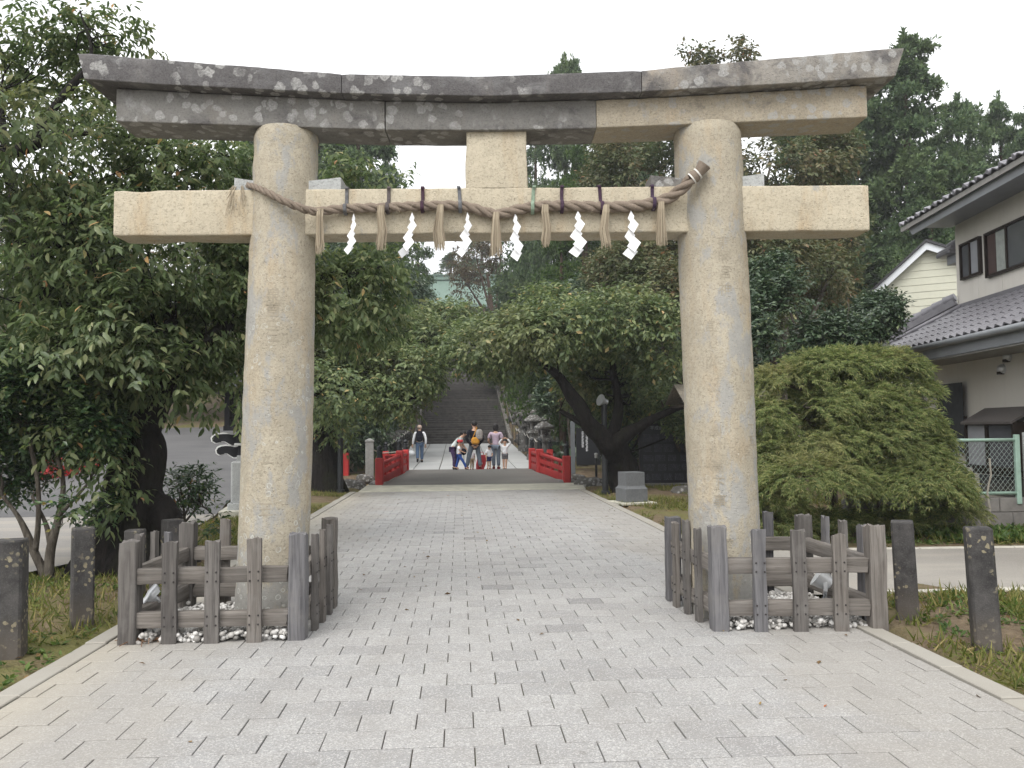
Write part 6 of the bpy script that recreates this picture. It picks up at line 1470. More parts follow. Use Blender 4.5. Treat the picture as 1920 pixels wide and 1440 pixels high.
for i, (lb, base, bl, n, m) in enumerate([
  ('leafy tree in the distance behind the near cherry, at the left edge', (-19.740,40.000,0.654), [((-19.892,40.000,7.870), 3.590, 2.821, 4), ((-17.236,39.000,5.752), 3.000, 1.750, 3), ((-21.935,41.000,10.865), 2.891, 2.365, 4), ((-18.973,41.000,11.662), 2.103, 1.840, 3)], 3200, M_OLV),
  ('broad tree beyond the road, between the near cherry trunk and left pillar', (-15.224,46.000,1.868), [((-16.157,46.000,8.822), 4.423, 3.244, 5), ((-12.760,46.000,9.998), 3.244, 3.244, 4), ((-13.256,44.000,5.716), 3.385, 1.974, 4), ((-17.031,44.000,5.730), 2.538, 2.256, 4), ((-13.049,48.000,14.065), 1.846, 1.846, 4)], 4200, M_OLV),
  ('dark evergreen tree beyond the left cherry, beside the stairs', (-6.805,36.000,0.619), [((-6.833,36.000,7.244), 2.077, 2.769, 3), ((-5.160,37.000,7.879), 2.135, 2.135, 3), ((-5.753,35.000,3.511), 2.468, 2.019, 3), ((-3.041,40.000,7.879), 1.538, 1.795, 3), ((-4.097,38.000,5.121), 2.679, 1.462, 3)], 4200, M_EVG),
  ('dark evergreen tree right of the stairs behind the forked cherry', (5.305,36.000,0.481), [((4.441,38.000,6.079), 1.949, 2.192, 3), ((6.089,36.000,5.836), 2.308, 2.308, 3), ((7.955,34.000,3.815), 2.397, 2.179, 3), ((4.779,40.000,4.239), 1.154, 1.282, 2), ((3.998,44.000,6.796), 1.128, 1.410, 2.2), ((9.817,32.000,3.670), 2.051, 2.256, 3)], 4800, M_EVG)]):
    simple_tree('broadleaf_tree', lb, base, px_blobs(bl), n, 7, .22, .6, m, M_BKG, 60+i, -.4, .2, spread=.34)
# shrubs and undergrowth bushes
def bush(name, label, base, bl, n, per, size, twl, m, seed, thr=-.3, freq=.7, tmpl=KITE, stems=None, bark=M_BKG, group='shrubs', droop=.2, top=-1.0):
    blobs = px_blobs(bl); b = np.array(base, float); r = np.random.default_rng(seed)
    lines = stems or [[(*b, .05), (*(b*.5+np.array(q[:3])*.5+r.normal(0, .1, 3)), .04), (*q[:3], .02)] for q in blobs]
    return make_tree(name, label, 'shrub', tuple(b), lines, blobs, n, per, size, twl, droop, m, bark, seed, tmpl, thr, freq, 30, .008, group, 0, .3, .25, top, trunk_name='stems')
bush('shrub', 'dark camellia shrub leaning over the path edge below the forked cherry', (4.169,31.000,0.833), [((4.032,31.000,2.590), 1.033, 0.755, 1.3), ((4.638,30.000,2.202), 0.673, 0.538, 1.1)], 1300, 8, .13, .35, M_EVG, 71)
bush('shrub', 'dark bushes behind the black tablet', (6.034,24.000,0.344), [((5.861,23.500,1.890), 1.054, 0.829, 1.2), ((5.257,24.000,0.818), 0.923, 0.769, 1.2), ((7.002,24.000,1.264), 1.077, 1.385, 1.4)], 1900, 8, .12, .35, M_EVG, 72)
bush('shrub', 'pale green twig bush hanging over the top right of the black tablet', (6.391,22.500,0.120), [((5.721,20.600,1.763), 0.475, 0.291, .7), ((5.078,20.600,2.223), 0.343, 0.264, .6)], 520, 8, .10, .3, M_CH2, 73)
bush('shrub', 'dark shady bushes left of the stairs behind the granite post', (-3.766,33.000,0.668), [((-3.558,33.000,1.709), 1.163, 0.952, 1.6), ((-4.454,32.000,1.512), 1.231, 1.026, 1.6), ((-3.051,40.000,2.749), 0.897, 0.718, 1.4)], 1500, 8, .14, .4, M_EVG, 74)
sK = [[(*(-4.407,9.300,-0.014), .060), (*(-4.557,9.300,0.317), .045), (*(-4.696,9.300,0.631), .03), (*(-4.884,9.300,0.889), .02)], [(*(-4.396,9.300,-0.014), .062), (*(-4.375,9.300,0.313), .05), (*(-4.288,9.300,0.709), .04), (*(-4.261,9.300,1.051), .03), (*(-4.369,9.300,1.454), .02)], [(*(-4.534,9.300,0.288), .035), (*(-4.484,9.250,0.632), .03), (*(-4.479,9.200,1.060), .022), (*(-4.601,9.200,1.628), .015)], [(*(-4.370,9.300,0.341), .035), (*(-4.436,9.300,0.598), .025), (*(-4.580,9.300,0.885), .018)], [(*(-4.288,9.300,0.681), .03), (*(-4.135,9.300,0.850), .02), (*(-3.971,9.300,1.047), .014)]]
M_CAM = leaf_mat('camellia_leaf', [(0.0, (0.022, 0.051, 0.022)), (.5, (0.042, 0.083, 0.032)), (.85, (0.080, 0.136, 0.048)), (.985, (0.176, 0.224, 0.072)), (1.0, (0.640, 0.320, 0.112))], .2, .32, .5, 1.2, ((0.128, 0.168, 0.072), .6), (.52, .68))
bush('camellia_shrub', 'multi-stemmed dark camellia shrub on the left verge behind the leftmost bollards', (-4.415,9.317,0.000), [((-4.549,9.200,1.770), 0.708, 0.401, .8), ((-4.079,9.300,0.849), 0.328, 0.167, .45), ((-4.384,9.300,0.796), 0.238, 0.131, .4), ((-4.831,9.200,2.086), 0.531, 0.324, .7), ((-4.747,9.300,0.915), 0.328, 0.209, .5), ((-4.081,9.400,1.624), 0.331, 0.271, .5), ((-4.976,9.200,1.236), 0.472, 0.442, .7)], 4300, 8, .070, .22, M_CAM, 75, -.25, .8, KITE, sK, M_BKG, None)
sL = [[(*(-3.606,11.200,0.064), .03), (*(-3.583,11.200,0.409), .022), (*(-3.628,11.200,0.756), .014), (*(-3.699,11.200,1.000), .008)], [(*(-3.583,11.200,0.374), .018), (*(-3.387,11.200,0.579), .012), (*(-3.215,11.200,0.472), .008)], [(*(-3.590,11.200,0.443), .018), (*(-3.457,11.200,0.753), .012), (*(-3.426,11.200,0.996), .008)]]
bush('camellia_shrub', 'small young camellia bush beside the road, left of the left pillar', (-3.996,12.430,0.000), [((-3.595,11.200,0.825), 0.302, 0.215, .3), ((-3.229,11.200,0.472), 0.144, 0.230, .2), ((-3.460,11.200,0.962), 0.179, 0.129, .2)], 200, 7, .075, .2, M_CAM, 76, -.6, .8, LONG, sL, M_BKG, None)

# ------------------------------------------------------------------ weeping maple
mb_ = px_blobs([((6.270,13.100,1.197), 1.176, 1.050, 0.9, 0.3), ((5.079,12.700,2.151), 0.611, 0.277, 0.6), ((5.905,12.800,2.430), 0.697, 0.246, 0.6), ((6.559,12.800,2.452), 0.697, 0.246, 0.6), ((6.928,12.700,2.055), 0.423, 0.293, 0.55), ((6.312,12.950,2.533), 0.789, 0.183, .5), ((4.616,12.300,1.594), 0.378, 0.331, 0.55), ((5.195,12.100,1.746), 0.582, 0.295, 0.55), ((6.008,12.250,1.847), 0.628, 0.283, 0.55), ((6.498,12.200,1.600), 0.610, 0.297, 0.55), ((6.933,12.400,1.320), 0.413, 0.318, 0.5), ((4.509,11.950,1.024), 0.345, 0.352, 0.5), ((5.250,11.800,1.252), 0.529, 0.257, 0.5), ((5.955,11.850,1.306), 0.547, 0.273, 0.5), ((6.470,11.850,1.051), 0.517, 0.273, 0.5), ((7.026,12.100,0.772), 0.357, 0.310, 0.45), ((4.818,11.200,0.780), 0.682, 0.302, 0.62), ((5.757,11.700,0.735), 0.435, 0.255, 0.4), ((6.398,11.350,0.652), 0.582, 0.291, 0.58), ((4.362,11.600,0.498), 0.372, 0.253, 0.4), ((7.304,12.100,0.252), 0.295, 0.264, 0.4), ((4.353,11.400,0.146), 0.402, 0.161, 0.4), ((5.374,11.800,0.121), 0.454, 0.151, 0.35), ((6.221,11.900,0.095), 0.458, 0.153, 0.35), ((6.775,12.000,0.019), 0.385, 0.138, 0.35)])
mr = np.random.default_rng(90); bM = np.array([*(6.259,12.900,-0.187)[:2], 0.0])
mroot = empty('weeping_maple', tuple(bM), 0, 'broad dome of weeping cutleaf maple with fine olive green foliage, right of the right pillar', 'tree')
lm = [[(*bM, .14), (*(bM+[0, 0, .5]), .12), (*(bM+[.1, -.1, 1.0]), .1)]]
for q in mb_: lm.append([(*(bM+[.05, -.05, .8]), .07), (*((bM+[0, 0, 1.2])*.45+np.array(q[:3])*.55+[0, 0, .25]), .04), (*(np.array(q[:3])+[0, .1, q[5]*.3]), .015), (*(np.array(q[:3])+[0, 0, q[5]*.55]), .006)])
add_obj('trunk', limbs_mesh([[(a-bM[0], b-bM[1], c-bM[2], d) for a, b, c, d in L] for L in lm], 91), M_BKG, mroot)
P, O = blob_points(mb_, 9600, mr, .5, -1.6, .8, 92, .06, -.05)
keep = P[:, 2] > .12; P, O = P[keep], O[keep]
T = nrm(O*[1, 1, .45]*.9+np.array([0, 0, -.12])+mr.normal(0, .26, P.shape)); per = 6
tt = np.linspace(0, 1, per)[None, :, None]; base_ = P[:, None]+T[:, None]*tt*.24-np.array([0, 0, 1])*tt**2*.10
sd_ = nrm(np.cross(T, [0, 0, 1.0])+1e-6)[:, None]*mr.uniform(-1, 1, (len(P), per, 1))
D = nrm(T[:, None]*.9+sd_*.55+np.array([0, 0, -.42])+mr.normal(0, .2, (len(P), per, 3))); N = nrm(O[:, None]*.8+np.array([0, 0, .8])+mr.normal(0, .35, (len(P), per, 3)))
V, F = place((base_.reshape(-1, 3)-bM), D.reshape(-1, 3), N.reshape(-1, 3),   .088*mr.uniform(.65, 1.25, len(P)*per), PALM)
add_obj('crown', np_mesh('crown', V, F, False), M_MAP, mroot)

# ------------------------------------------------------------------ grass, weeds, fallen leaves, hillside undergrowth
GB = (np.array([[0, .06, 0], [0, -.06, 0], [.55, .04, .0], [.55, -.04, 0], [1, 0, -.06]]), np.array([[0, 1, 3], [0, 3, 2], [2, 3, 4]]))
M_GRS = leaf_mat('grass_blade', [(0.0, (0.074, 0.101, 0.022)), (.5, (0.135, 0.155, 0.038)), (.8, (0.216, 0.203, 0.068)), (1.0, (0.324, 0.257, 0.121))], .3, .6, .2)
gr_ = np.random.default_rng(55)
def scatter(n, areas, dens, seed, lift=0.0):
    out = []; r = np.random.default_rng(seed); tot = sum((a[1]-a[0])*(a[3]-a[2]) for a in areas)
    for a in areas:
        m = int(n*(a[1]-a[0])*(a[3]-a[2])/tot); x = r.uniform(a[0], a[1], m); y = r.uniform(a[2], a[3], m)
        p = np.stack([x, y, 0*x], -1); ok = wob(p, 2.2, 1, seed+5)+wob(p, 6, .6, seed+6) > dens
        road = x < np.interp(y, [-10, 3, 7.5, 9.7, 10.5, 13.7, 15.5, 17.5, 22, 30, 62], [-9, -7.4, -5.6, -4.75, -4.55, -4.25, -4.45, -4.8, -5.3, -5.6, -7])+.08
        sp_ = (x > 3.2) & (y > 7.45) & (y < 10.55)
        p[:, 2] = terrain(x, y)+lift; out.append(p[ok & ~road & ~sp_])
    return np.concatenate(out)
P = np.concatenate([scatter(15000, [(3.28, 8.5, 3.8, 7.45)], -1.0, 17, .01), scatter(75000, [(-7.5, -2.8, 4.2, 16), (3.26, 9, 3.8, 7.5), (3.3, 10, 10.5, 13), (3.2, 8, 12, 21), (-4.5, -2.8, 12, 21)], -.45, 7, .01)])
D = nrm(gr_.normal(0, .6, P.shape)+[0, 0, .75]); N = nrm(gr_.normal(0, 1, P.shape))
V, F = place(P, D, N, gr_.uniform(.05, .14, len(P)), GB); tag(add_obj('grass', np_mesh('grass', V, F, False), M_GRS), kind='stuff')
M_LIT = leaf_mat('fallen_leaf', [(0.0, (.085, .05, .025)), (.5, (.17, .11, .05)), (.8, (.26, .17, .07)), (.95, (.34, .25, .10)), (1.0, (.36, .10, .05))], .1, .8, .15)
P = scatter(15000, [(-7.5, -2.8, 4.2, 22), (3.26, 9, 3.8, 7.5), (3.1, 9, 11, 26), (-5.5, -2.7, 14, 33), (3.0, 8, 21, 34)], -.2, 8, .012)
r8 = np.random.default_rng(4); k = 130; P = np.concatenate([P, np.stack([r8.uniform(-2.6, 3.1, k)*1.0, r8.uniform(4, 21, k), np.full(k, .008)], -1)[r8.random(k) < .8]])
D = nrm(gr_.normal(0, 1, P.shape)*[1, 1, .15]); N = nrm(np.array([0, 0, 1.0])+gr_.normal(0, .3, P.shape))
V, F = place(P, D, N, gr_.uniform(.025, .07, len(P)), KITE); tag(add_obj('fallen_leaves', np_mesh('fallen_leaves', V, F, False), M_LIT), kind='stuff')
M_WEED = leaf_mat('weed_leaf', [(0.0, (.035, .075, .015)), (.6, (.075, .13, .028)), (1.0, (.14, .19, .05))], .3, .5, .3)
def weeds(name, areas, n, seed, size, dens=.35):
    C0 = scatter(n, areas, dens, seed); r = np.random.default_rng(seed); k = 6
    P = np.repeat(C0, k, 0); D = nrm(r.normal(0, 1, P.shape)*[1, 1, .2]+[0, 0, .5]); P = P+D*.02; N = nrm(np.array([0, 0, 1.0])+r.normal(0, .35, P.shape))
    V, F = place(P, D, N, size*r.uniform(.6, 1.4, len(P)), KITE); tag(add_obj(name, np_mesh(name, V, F, False), M_WEED), kind='stuff')
weeds('weeds', [(3.3, 7.5, 6.3, 7.5), (3.3, 7.5, 6.3, 7.5), (3.3, 6, 3.8, 6.3), (-7, -2.8, 5, 9.5), (3.4, 8, 10.6, 11.8), (-4.3, -2.9, 9.5, 14)], 2600, 21, .05)
weeds('ground_ivy', [(6.6, 11, 10.7, 12.1)], 1500, 22, .11, -.6)
mw = np.random.default_rng(66); n = 9500; x = mw.uniform(-30, 32, n); y = mw.uniform(34, 105, n); sd = np.where(x < 0, -x-3.4, x-4.0); roadm = (x < np.interp(y, [30, 62], [-5.2, -6.6])) & (y < 64)
ok = (sd > 0) & ~roadm & ~((np.abs(x-.5) < 7) & (y > 90)); x, y = x[ok], y[ok]; P = np.stack([x, y, terrain(x, y)+mw.uniform(0, .9, len(x))], -1)
D = nrm(mw.normal(0, 1, P.shape)+[0, -.3, .3]); N = nrm(mw.normal(0, .6, P.shape)+[0, 0, 1])
V, F = place(P, D, N, mw.uniform(.45, 1.0, len(P)), TUFT); tag(add_obj('undergrowth', np_mesh('undergrowth', V, F, False), M_EVG), kind='stuff')

# ------------------------------------------------------------------ people on and beyond the bridge
M_SKIN = plain('skin', (.50, .31, .22), .55, .06, 6, 0, 0, .35); M_HAIR = plain('black_hair', (.012, .010, .010), .5, .3, 30); M_HAIRG = plain('grey_stubble', (.42, .32, .26), .6, .1, 30); M_EYE = plain('eye_dark', (.02, .015, .015), .3); M_LIP = plain('lip', (.38, .14, .12), .5)
def cloth(name, c, v=.12): return plain(name, c, .9, v, 14, 0, .25, .1)
C_WHITE = cloth('white_cotton', (.72, .73, .75), .06); C_JEAN = cloth('blue_denim', (.085, .13, .21)); C_JEANG = cloth('grey_denim', (.14, .17, .21)); C_BLACK = cloth('black_cotton', (.014, .014, .02)); C_LAV = cloth('lavender_cotton', (.46, .37, .45)); C_BLUE = cloth('royal_blue', (.03, .075, .28)); C_NAVY = cloth('navy', (.02, .025, .09)); C_GREY = cloth('grey_shorts', (.13, .13, .14)); C_BEIGE = cloth('beige', (.38, .32, .22)); C_RED = cloth('red_cloth', (.50, .05, .06)); C_SHOE = cloth('dark_red_shoe', (.20, .03, .035)); C_BSH = cloth('black_shoe', (.02, .018, .017)); C_PAT = cloth('purple_pattern', (.06, .04, .09), .6); C_MINTW = cloth('pale_mint_cotton', (.62, .68, .67), .08)
def skin_mesh(name, J, E, R, sub=1):
    """J joints, E edges (names), R radius or (rx,ry) per joint: one continuous skinned surface"""
    ks = list(dict.fromkeys([k for e in E for k in e])); ix = {k: i for i, k in enumerate(ks)}
    me = bpy.data.meshes.new(name); me.from_pydata([J[k] for k in ks], [(ix[a], ix[b]) for a, b in E], []); ob = bpy.data.objects.new(name, me); COL.objects.link(ob)
    ob.modifiers.new('s', 'SKIN').use_smooth_shade = True
    lay = me.skin_vertices[0] if me.skin_vertices else None
    if lay is None:
        bm = bmesh.new(); bm.from_mesh(me); bm.verts.layers.skin.verify(); bm.to_mesh(me); bm.free(); lay = me.skin_vertices[0]
    for k in ks:
        r = R[k]; lay.data[ix[k]].radius = r if isinstance(r, tuple) else (r, r); lay.data[ix[k]].use_root = False
    lay.data[0].use_root = True
    sb = ob.modifiers.new('u', 'SUBSURF'); sb.levels = sub; sb.render_levels = sub
    dg = bpy.context.evaluated_depsgraph_get(); out = bpy.data.meshes.new_from_object(ob.evaluated_get(dg), depsgraph=dg); out.name = name
    bpy.data.objects.remove(ob); bpy.data.meshes.remove(me)
    out.polygons.foreach_set('use_smooth', [True]*len(out.polygons)); return out
STAND = dict(pelvis=(0, 0, .53), waist=(0, .005, .61), chest=(0, 0, .725), neckb=(0, -.005, .825), neck=(0, 0, .862), jaw=(0, .012, .895), head=(0, .008, .94), crown=(0, .0, .98))
for s, n in ((-1, 'L'), (1, 'R')):
    STAND.update({'sh'+n: (s*.115, -.005, .805), 'el'+n: (s*.145, -.015, .63), 'wr'+n: (s*.15, .02, .475), 'hd'+n: (s*.15, .032, .43), 'hip'+n: (s*.055, 0, .50), 'kn'+n: (s*.06, .012, .285), 'an'+n: (s*.06, -.01, .045), 'to'+n: (s*.07, .085, .022)})
RB = dict(pelvis=(.072, .060), waist=(.064, .052), chest=(.078, .058), neckb=.046, neck=.034, jaw=.046, head=.060, crown=.044, **{k+n: r for n in 'LR' for k, r in (('sh', .038), ('el', .026), ('wr', .018), ('hd', .021), ('hip', .056), ('kn', .038), ('an', .026), ('to', .022))})
EB = [('pelvis', 'waist'), ('waist', 'chest'), ('chest', 'neckb'), ('neckb', 'neck'), ('neck', 'jaw'), ('jaw', 'head'), ('head', 'crown')]+[e for n in 'LR' for e in (('chest', 'sh'+n), ('sh'+n, 'el'+n), ('el'+n, 'wr'+n), ('wr'+n, 'hd'+n), ('pelvis', 'hip'+n), ('hip'+n, 'kn'+n), ('kn'+n, 'an'+n), ('an'+n, 'to'+n))]
def person(label, loc, yaw, H, pose, top, bottom, shoes, hair='short', sleeve='short', shorts=False, child=False, hairm=None, longtop=False, cap=None):
    J = dict(STAND); J.update(pose); hs = 1.0
    if child:                                             # bigger head, shorter legs
        hs = 1.45
    hc = Vector(J['neck'])
    for k in ('jaw', 'head', 'crown'): J[k] = tuple(hc+(Vector(J[k])-hc)*(1+.32*(hs-1)/.45*.9))
    R = {k: (tuple(q*(1.1 if child else 1) for q in v) if isinstance(v, tuple) else v*(1.12 if child else 1)) for k, v in RB.items()}
    for k in ('jaw', 'head', 'crown'): R[k] = RB[k]*(1.28 if child else 1)
    S = lambda d: {k: tuple(H*q for q in v) for k, v in d.items()}
    SR = lambda d, m=1.0, a=0.0: {k: (tuple(H*(q*m+a) for q in v) if isinstance(v, tuple) else H*(v*m+a)) for k, v in d.items()}
    Jw = S(J); body = skin_mesh('person', Jw, EB, SR(R), 2)
    bm = bmesh.new(); bm.from_mesh(body)
    mbf = MB()
    for n in 'LR':                                        # fingers, gently curled, and a thumb
        h = Vector(Jw['hd'+n]); w = Vector(Jw['wr'+n]); d = (h-w).normalized(); sd = d.cross(Vector((0, 1, .2))).normalized(); up = sd.cross(d)
        for i, l in enumerate((.040, .046, .043, .034)):
            a = h+d*H*.014+sd*H*(.0105*(i-1.5)); b = a+(d*.8+up*.15)*H*l*.55; c = b+(d*.6+up*.5)*H*l*.45; mbf.tube([a-d*H*.01, a, b, c], [H*.0062, H*.0064, H*.0056, H*.004], 6)
        a = h-d*H*.012+sd*H*.016*(-1 if n == 'L' else 1); mbf.tube([a-sd*H*.004, a+(d+sd*(-.7 if n == 'L' else .7))*H*.016, a+(d*1.1+sd*(-.5 if n == 'L' else .5))*H*.032], [H*.007, H*.0066, H*.0045], 6)
    hd, jw, cr = Vector(Jw['head']), Vector(Jw['jaw']), Vector(Jw['crown']); upv = (cr-jw).normalized(); fw = Vector((0, 1, 0)); fw = (fw-upv*fw.dot(upv))
    if 'face' in pose: fw = Vector(pose['face']); fw = fw-upv*fw.dot(upv)
    fw.normalize(); sd = fw.cross(upv); r = H*R['head']
    mbf.ball(hd+fw*r*1.0-upv*r*.22, r*.17, 6, 4, (1, 1, 1.4))
    for s in (-1, 1): mbf.ball(hd+sd*s*r*.98-upv*r*.1, r*.2, 6, 4, (.6, .8, 1.2))
    fm = mbf.mesh('f', True); bm.from_mesh(fm); bpy.data.meshes.remove(fm); bm.to_mesh(body); bm.free(); body.polygons.foreach_set('use_smooth', [True]*len(body.polygons))
    o = add_obj('person', body, M_SKIN, None, loc, (0, 0, yaw)); tag(o, label, 'person', None)
    mb = MB()
    for s in (-1, 1): mb.ball(hd+fw*r*.90+sd*s*r*.36+upv*r*.02, r*.11, 6, 4)
    mb.obj('eyes', M_EYE, o); MB().ball(hd+fw*r*.86-upv*r*.62, r*.16, 6, 4, (1.5, .6, .5)).obj('mouth', M_LIP, o)
    # clothes: own surfaces following the same skeleton
    J2 = dict(J); hem = Vector(J['pelvis'])
    ed = [('hem', 'waist'), ('waist', 'chest'), ('chest', 'neckb')]; J2['hem'] = tuple(hem+Vector((0, 0, -.02 if not longtop else -.13))); R2 = dict(R); R2['hem'] = (.084, .072) if not longtop else (.092, .080); R2['neckb'] = .050
    for n in 'LR':
        ed.append(('chest', 'sh'+n))
        if sleeve == 'long': ed += [('sh'+n, 'el'+n), ('el'+n, 'wr'+n)]
        else:
            a, b = Vector(J['sh'+n]), Vector(J['el'+n]); J2['sl'+n] = tuple(a.lerp(b, .78)); R2['sl'+n] = .036; ed.append(('sh'+n, 'sl'+n))
    if sleeve == 'long':
        for n in 'LR': R2['wr'+n] = .022
    add_obj('shirt', skin_mesh('shirt', S(J2), ed, SR(R2, 1.10, .006), 2), top, o)
    J3 = dict(J); R3 = dict(R); ed = []
    for n in 'LR':
        ed.append(('pelvis', 'hip'+n))
        if shorts:
            a, b = Vector(J['hip'+n]), Vector(J['kn'+n]); J3['cf'+n] = tuple(a.lerp(b, .80)); R3['cf'+n] = .058; ed.append(('hip'+n, 'cf'+n))
        else:
            a, b = Vector(J['kn'+n]), Vector(J['an'+n]); J3['cf'+n] = tuple(a.lerp(b, .92)); R3['cf'+n] = .036; R3['kn'+n] = .044; ed += [('hip'+n, 'kn'+n), ('kn'+n, 'cf'+n)]
    add_obj('shorts' if shorts else 'trousers', skin_mesh('trousers', S(J3), ed, SR(R3, 1.08, .003), 2), bottom, o)
    for n in 'LR':
        a, t_ = Vector(J['an'+n]), Vector(J['to'+n]); JJ = {'a': tuple(a+Vector((0, 0, -.004))), 'b': tuple(a.lerp(t_, .5)+Vector((0, 0, -.006))), 'c': tuple(t_), 'h': tuple(a+(a-t_)*.25+Vector((0, 0, -.018)))}
        add_obj('shoe', skin_mesh('shoe', S(JJ), [('a', 'b'), ('b', 'c'), ('a', 'h')], {'a': H*.030, 'b': H*.027, 'c': H*.024, 'h': H*.022}, 1), shoes, o)
    mb = MB(); k = 1.0
    mb.ball(hd+upv*r*.30-fw*r*.22, r*1.06, 14, 9, (1.0, 1.0, .92))
    if hair == 'bob': mb.ball(hd-upv*r*.25-fw*r*.28, r*1.12, 14, 9, (1.02, .95, 1.25))
    if hair == 'bun': mb.ball(hd+upv*r*.1-fw*r*1.1, r*.5, 10, 7)
    if hair != 'none': mb.obj('hair', hairm or M_HAIR, o, smooth=True)
    if cap is not None:
        mb = MB(); mb.ball(hd+upv*r*.42, r*1.16, 14, 8, (1, 1, .85)); mb.tube([hd+upv*r*.45+fw*r*.7, hd+upv*r*.32+fw*r*1.75], [r*.75, r*.55], 10); mb.v = mb.v; mb.obj('cap', cap, o, smooth=True)
    return o
def zp(y): return bz(y) if y < 31.6 else float(stair_z(y))
def at_px(q, y): return (q[0], y, zp(y))
FWD = 0.0; LEFT = PI/2; RIGHT = -PI/2; BACK = PI
p1 = at_px((-1.683,36.000,0.195), 36.0)
person('man in white sweater and jeans walking away with a black backpack', p1, .08, 1.60, dict(elL=(-.165, -.02, .63), wrL=(-.185, .0, .49), hdL=(-.19, .01, .445), elR=(.165, -.045, .63), wrR=(.16, .0, .49), knR=(.06, .06, .29), anR=(.06, .09, .05), toR=(.06, .18, .03), knL=(-.06, -.01, .285), anL=(-.062, -.13, .085), toL=(-.065, -.06, .022)), C_WHITE, C_JEAN, C_BSH, 'short', 'long', hairm=M_HAIRG)
def pack(name, loc, yaw, sc, m, label, cat, straps=True, sm=None):
    root = empty(name, loc, yaw, label, cat)
    mb = MB(); mb.ball((0, 0, 0), 1, 14, 9, (sc[0]*.52, sc[1]*.5, sc[2]*.52)); V = np.array(mb.v); V = np.sign(V)*np.abs(V/np.array(sc)*2)**.75*np.array(sc)/2; mb.v = [tuple(v) for v in V]; mb.obj('body', m, root, smooth=True)
    MB().box((0, -sc[1]*.45, -sc[2]*.18), (sc[0]*.62, sc[1]*.28, sc[2]*.36), None, .02).obj('pocket', m, root)
    if straps:
        for s in (-1, 1): MB().tube([(s*sc[0]*.3, sc[1]*.3, sc[2]*.42), (s*sc[0]*.38, sc[1]*.75, sc[2]*.56), (s*sc[0]*.40, sc[1]*1.5, sc[2]*.40), (s*sc[0]*.4, sc[1]*1.4, -sc[2]*.2), (s*sc[0]*.36, sc[1]*.5, -sc[2]*.38)], .018, 6).obj('strap', sm or m, root, smooth=True)
    return root
pack('backpack', (p1[0], p1[1]-.17, p1[2]+1.13), .08, (.30, .17, .46), C_BLACK, 'black backpack on the back of the man in the white sweater', 'backpack')
root = empty('plastic_bag', (p1[0]-.37, p1[1]+.01, p1[2]+.42), .2, 'white plastic bag hanging from the left hand of the walking man', 'bag')
mb = MB(); mb.ball((0, 0, 0), .17, 14, 9, (1.0, .6, .85)); V = np.array(mb.v); V += wob(V, 22, .012, 4)[:, None]*np.sign(V); mb.v = [tuple(v) for v in V]; mb.obj('sack', C_WHITE, root, smooth=True); MB().tube([(-.06, 0, .1), (-.02, 0, .26), (0, 0, .30), (.02, 0, .26), (.06, 0, .1)], .012, 6).obj('handles', C_WHITE, root)
p4 = at_px((0.550,29.600,0.112), 29.6)
person('tall adult in long black shirt and jeans, legs apart, hands clasped behind the back', p4, .1, 1.70, dict(elL=(-.175, -.06, .63), wrL=(-.06, -.105, .50), hdL=(-.015, -.11, .475), elR=(.175, -.06, .63), wrR=(.06, -.105, .50), hdR=(.02, -.112, .478), hipL=(-.06, 0, .50), knL=(-.115, .0, .285), anL=(-.165, -.01, .045), toL=(-.19, .08, .022), knR=(.09, .0, .285), anR=(.12, -.01, .045), toR=(.15, .08, .022)), C_BLACK, C_JEANG, C_SHOE, 'short', 'long', longtop=True)
pack('backpack', (p4[0]+.17, p4[1]-.20, p4[2]+1.22), .3, (.26, .16, .40), cloth('grey_nylon', (.30, .28, .26)), 'grey backpack slung behind the adult in black', 'backpack', False)
root = pack('shoulder_bag', (p4[0]+.03, p4[1]-.24, p4[2]+1.01), .2, (.30, .12, .26), cloth('mustard_canvas', (.55, .27, .045)), 'mustard yellow bag slung on the back of the adult in black', 'bag', False)
MB().tube([(-.10, .06, .08), (-.02, .08, .24), (.06, .13, .42), (.10, .22, .50), (.13, .30, .42)], .016, 6).obj('strap', cloth('mustard_strap', (.50, .25, .05)), root, smooth=True)
p6_ = at_px((1.315,29.800,0.111), 29.8)
person('woman in lavender shirt and grey jeans with a black bob, seen from behind', p6_, -.1, 1.60, dict(elL=(-.165, .0, .635), wrL=(-.135, .09, .56), hdL=(-.11, .13, .56), elR=(.15, .0, .63), wrR=(.12, .09, .56), hdR=(.09, .13, .57), knL=(-.05, .01, .285), anL=(-.05, -.01, .045), toL=(-.07, .085, .022), knR=(.055, .01, .285), anR=(.06, -.01, .045), toR=(.085, .08, .022)), C_LAV, C_JEANG, C_SHOE, 'bob', 'short', longtop=False)
p2 = at_px((-0.146,29.400,0.093), 29.4)
person('woman in pale mint top bending forward over a child in a red cap', p2, RIGHT-.15, 1.52, dict(pelvis=(0, -.06, .50), waist=(0, .0, .58), chest=(0, .085, .665), neckb=(0, .15, .735), neck=(0, .175, .765), jaw=(0, .205, .785), head=(0, .215, .825), crown=(0, .215, .865), shL=(-.11, .13, .70), shR=(.11, .13, .70), elL=(-.14, .17, .56), wrL=(-.09, .25, .48), hdL=(-.08, .27, .45), elR=(.14, .16, .55), wrR=(.09, .22, .45), hdR=(.08, .235, .42), hipL=(-.055, -.05, .475), hipR=(.055, -.05, .475), knL=(-.06, .0, .27), knR=(.06, .0, .27)), C_MINTW, C_PAT, C_BSH, 'bun', 'short')
p3 = at_px((0.003,29.000,0.111), 29.0)
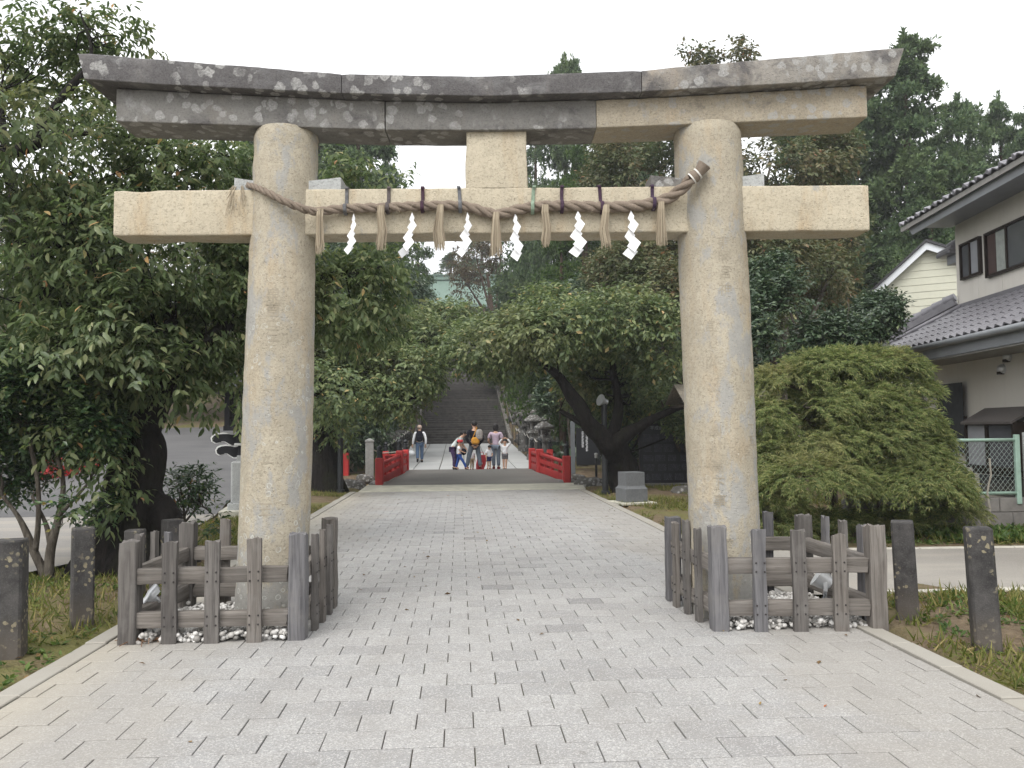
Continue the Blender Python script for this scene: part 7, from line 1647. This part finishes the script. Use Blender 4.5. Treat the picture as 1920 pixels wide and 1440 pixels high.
person('child in red cap, white shirt and blue trousers taking a big step to the right', p3, RIGHT-.1, .98, dict(anL=(-.06, -.12, .06), knL=(-.06, -.06, .28), toL=(-.06, -.03, .022), anR=(.07, .27, .05), knR=(.07, .15, .30), toR=(.07, .36, .03), chest=(0, .03, .72), elL=(-.17, .06, .68), wrL=(-.13, .17, .64), hdL=(-.12, .20, .63), elR=(.17, .05, .68), wrR=(.14, .16, .62), hdR=(.13, .2, .61)), C_WHITE, C_BLUE, C_BSH, 'short', 'short', child=True, cap=C_RED)
MB().ball((0, 0, 0), .10, 12, 8, (1, .6, 1.2)).obj('dark_pouch', C_BLACK, None, (p3[0]+.16, p3[1]-.06, p3[2]+.62)); tag(bpy.data.objects['dark_pouch'], 'small dark pouch held by the child in the red cap', 'pouch')
p5 = at_px((0.466,30.300,0.041), 30.3)
person('toddler in white top and beige trousers seen between the legs of the adult in black', p5, BACK+.4, .74, dict(), C_WHITE, C_BEIGE, C_BSH, 'short', 'short', child=True)
rb = at_px((0.754,30.200,0.042), 30.2)
root = empty('red_bag', rb, .2, 'red cloth bag with a white mark standing behind the adult in black', 'bag')
mb = MB(); mb.prism([(-.13, 0), (.12, .0), (.20, .18), (.22, .38), (.18, .52), (.02, .52), (-.08, .40), (-.13, .2)], -.07, .07); mb.obj('sack', C_RED, root); MB().tube([(-.02, 0, .5), (.04, 0, .62), (.12, 0, .62), (.16, 0, .5)], .012, 6).obj('handle', C_RED, root); MB().prism([(-.03, .20), (.05, .17), (.08, .24), (0, .27)], -.075, -.071).obj('mark', C_WHITE, root)
p7 = at_px((1.056,29.500,0.092), 29.5)
person('small dark-haired child in white top and navy shorts bowing its head beside the woman', p7, BACK+.55, .82, dict(jaw=(0, .03, .885), head=(0, .05, .925), crown=(0, .055, .965), elL=(-.16, .03, .64), wrL=(-.09, .10, .58), hdL=(-.06, .12, .57), elR=(.16, .0, .63), wrR=(.16, .03, .48)), C_WHITE, C_NAVY, C_SHOE, 'short', 'short', True, True)
p8 = at_px((1.611,29.300,0.094), 29.3)
person('child in white shirt and grey shorts with both hands on top of the head', p8, BACK-.05, 1.0, dict(elL=(-.20, .02, .93), wrL=(-.09, .03, 1.06), hdL=(-.035, .03, 1.085), elR=(.20, .02, .93), wrR=(.09, .03, 1.06), hdR=(.035, .03, 1.085), shL=(-.115, 0, .815), shR=(.115, 0, .815), knL=(-.045, .01, .285), anL=(-.03, .03, .05), toL=(-.03, .11, .025), knR=(.05, .01, .285), anR=(.045, -.02, .045), toR=(.055, .07, .022)), C_WHITE, C_GREY, C_BSH, 'short', 'long', True, True)


# ------------------------------------------------------------------ added haze volume, lifts far dark tones like a lens veil
hz = MB().box((0, 114, 14.8), (220, 300, 32.6)).obj('haze', None); tag(hz, kind='stuff')
hm = bpy.data.materials.new('added_veil'); hm.use_nodes = True; hn = hm.node_tree; hn.nodes.clear()
ho = hn.nodes.new('ShaderNodeOutputMaterial'); hv = hn.nodes.new('ShaderNodeVolumePrincipled'); hv.inputs['Color'].default_value = (.93, .95, 1.0, 1); hv.inputs['Density'].default_value = .0008
hn.links.new(hv.outputs[0], ho.inputs['Volume']); hz.data.materials.append(hm)
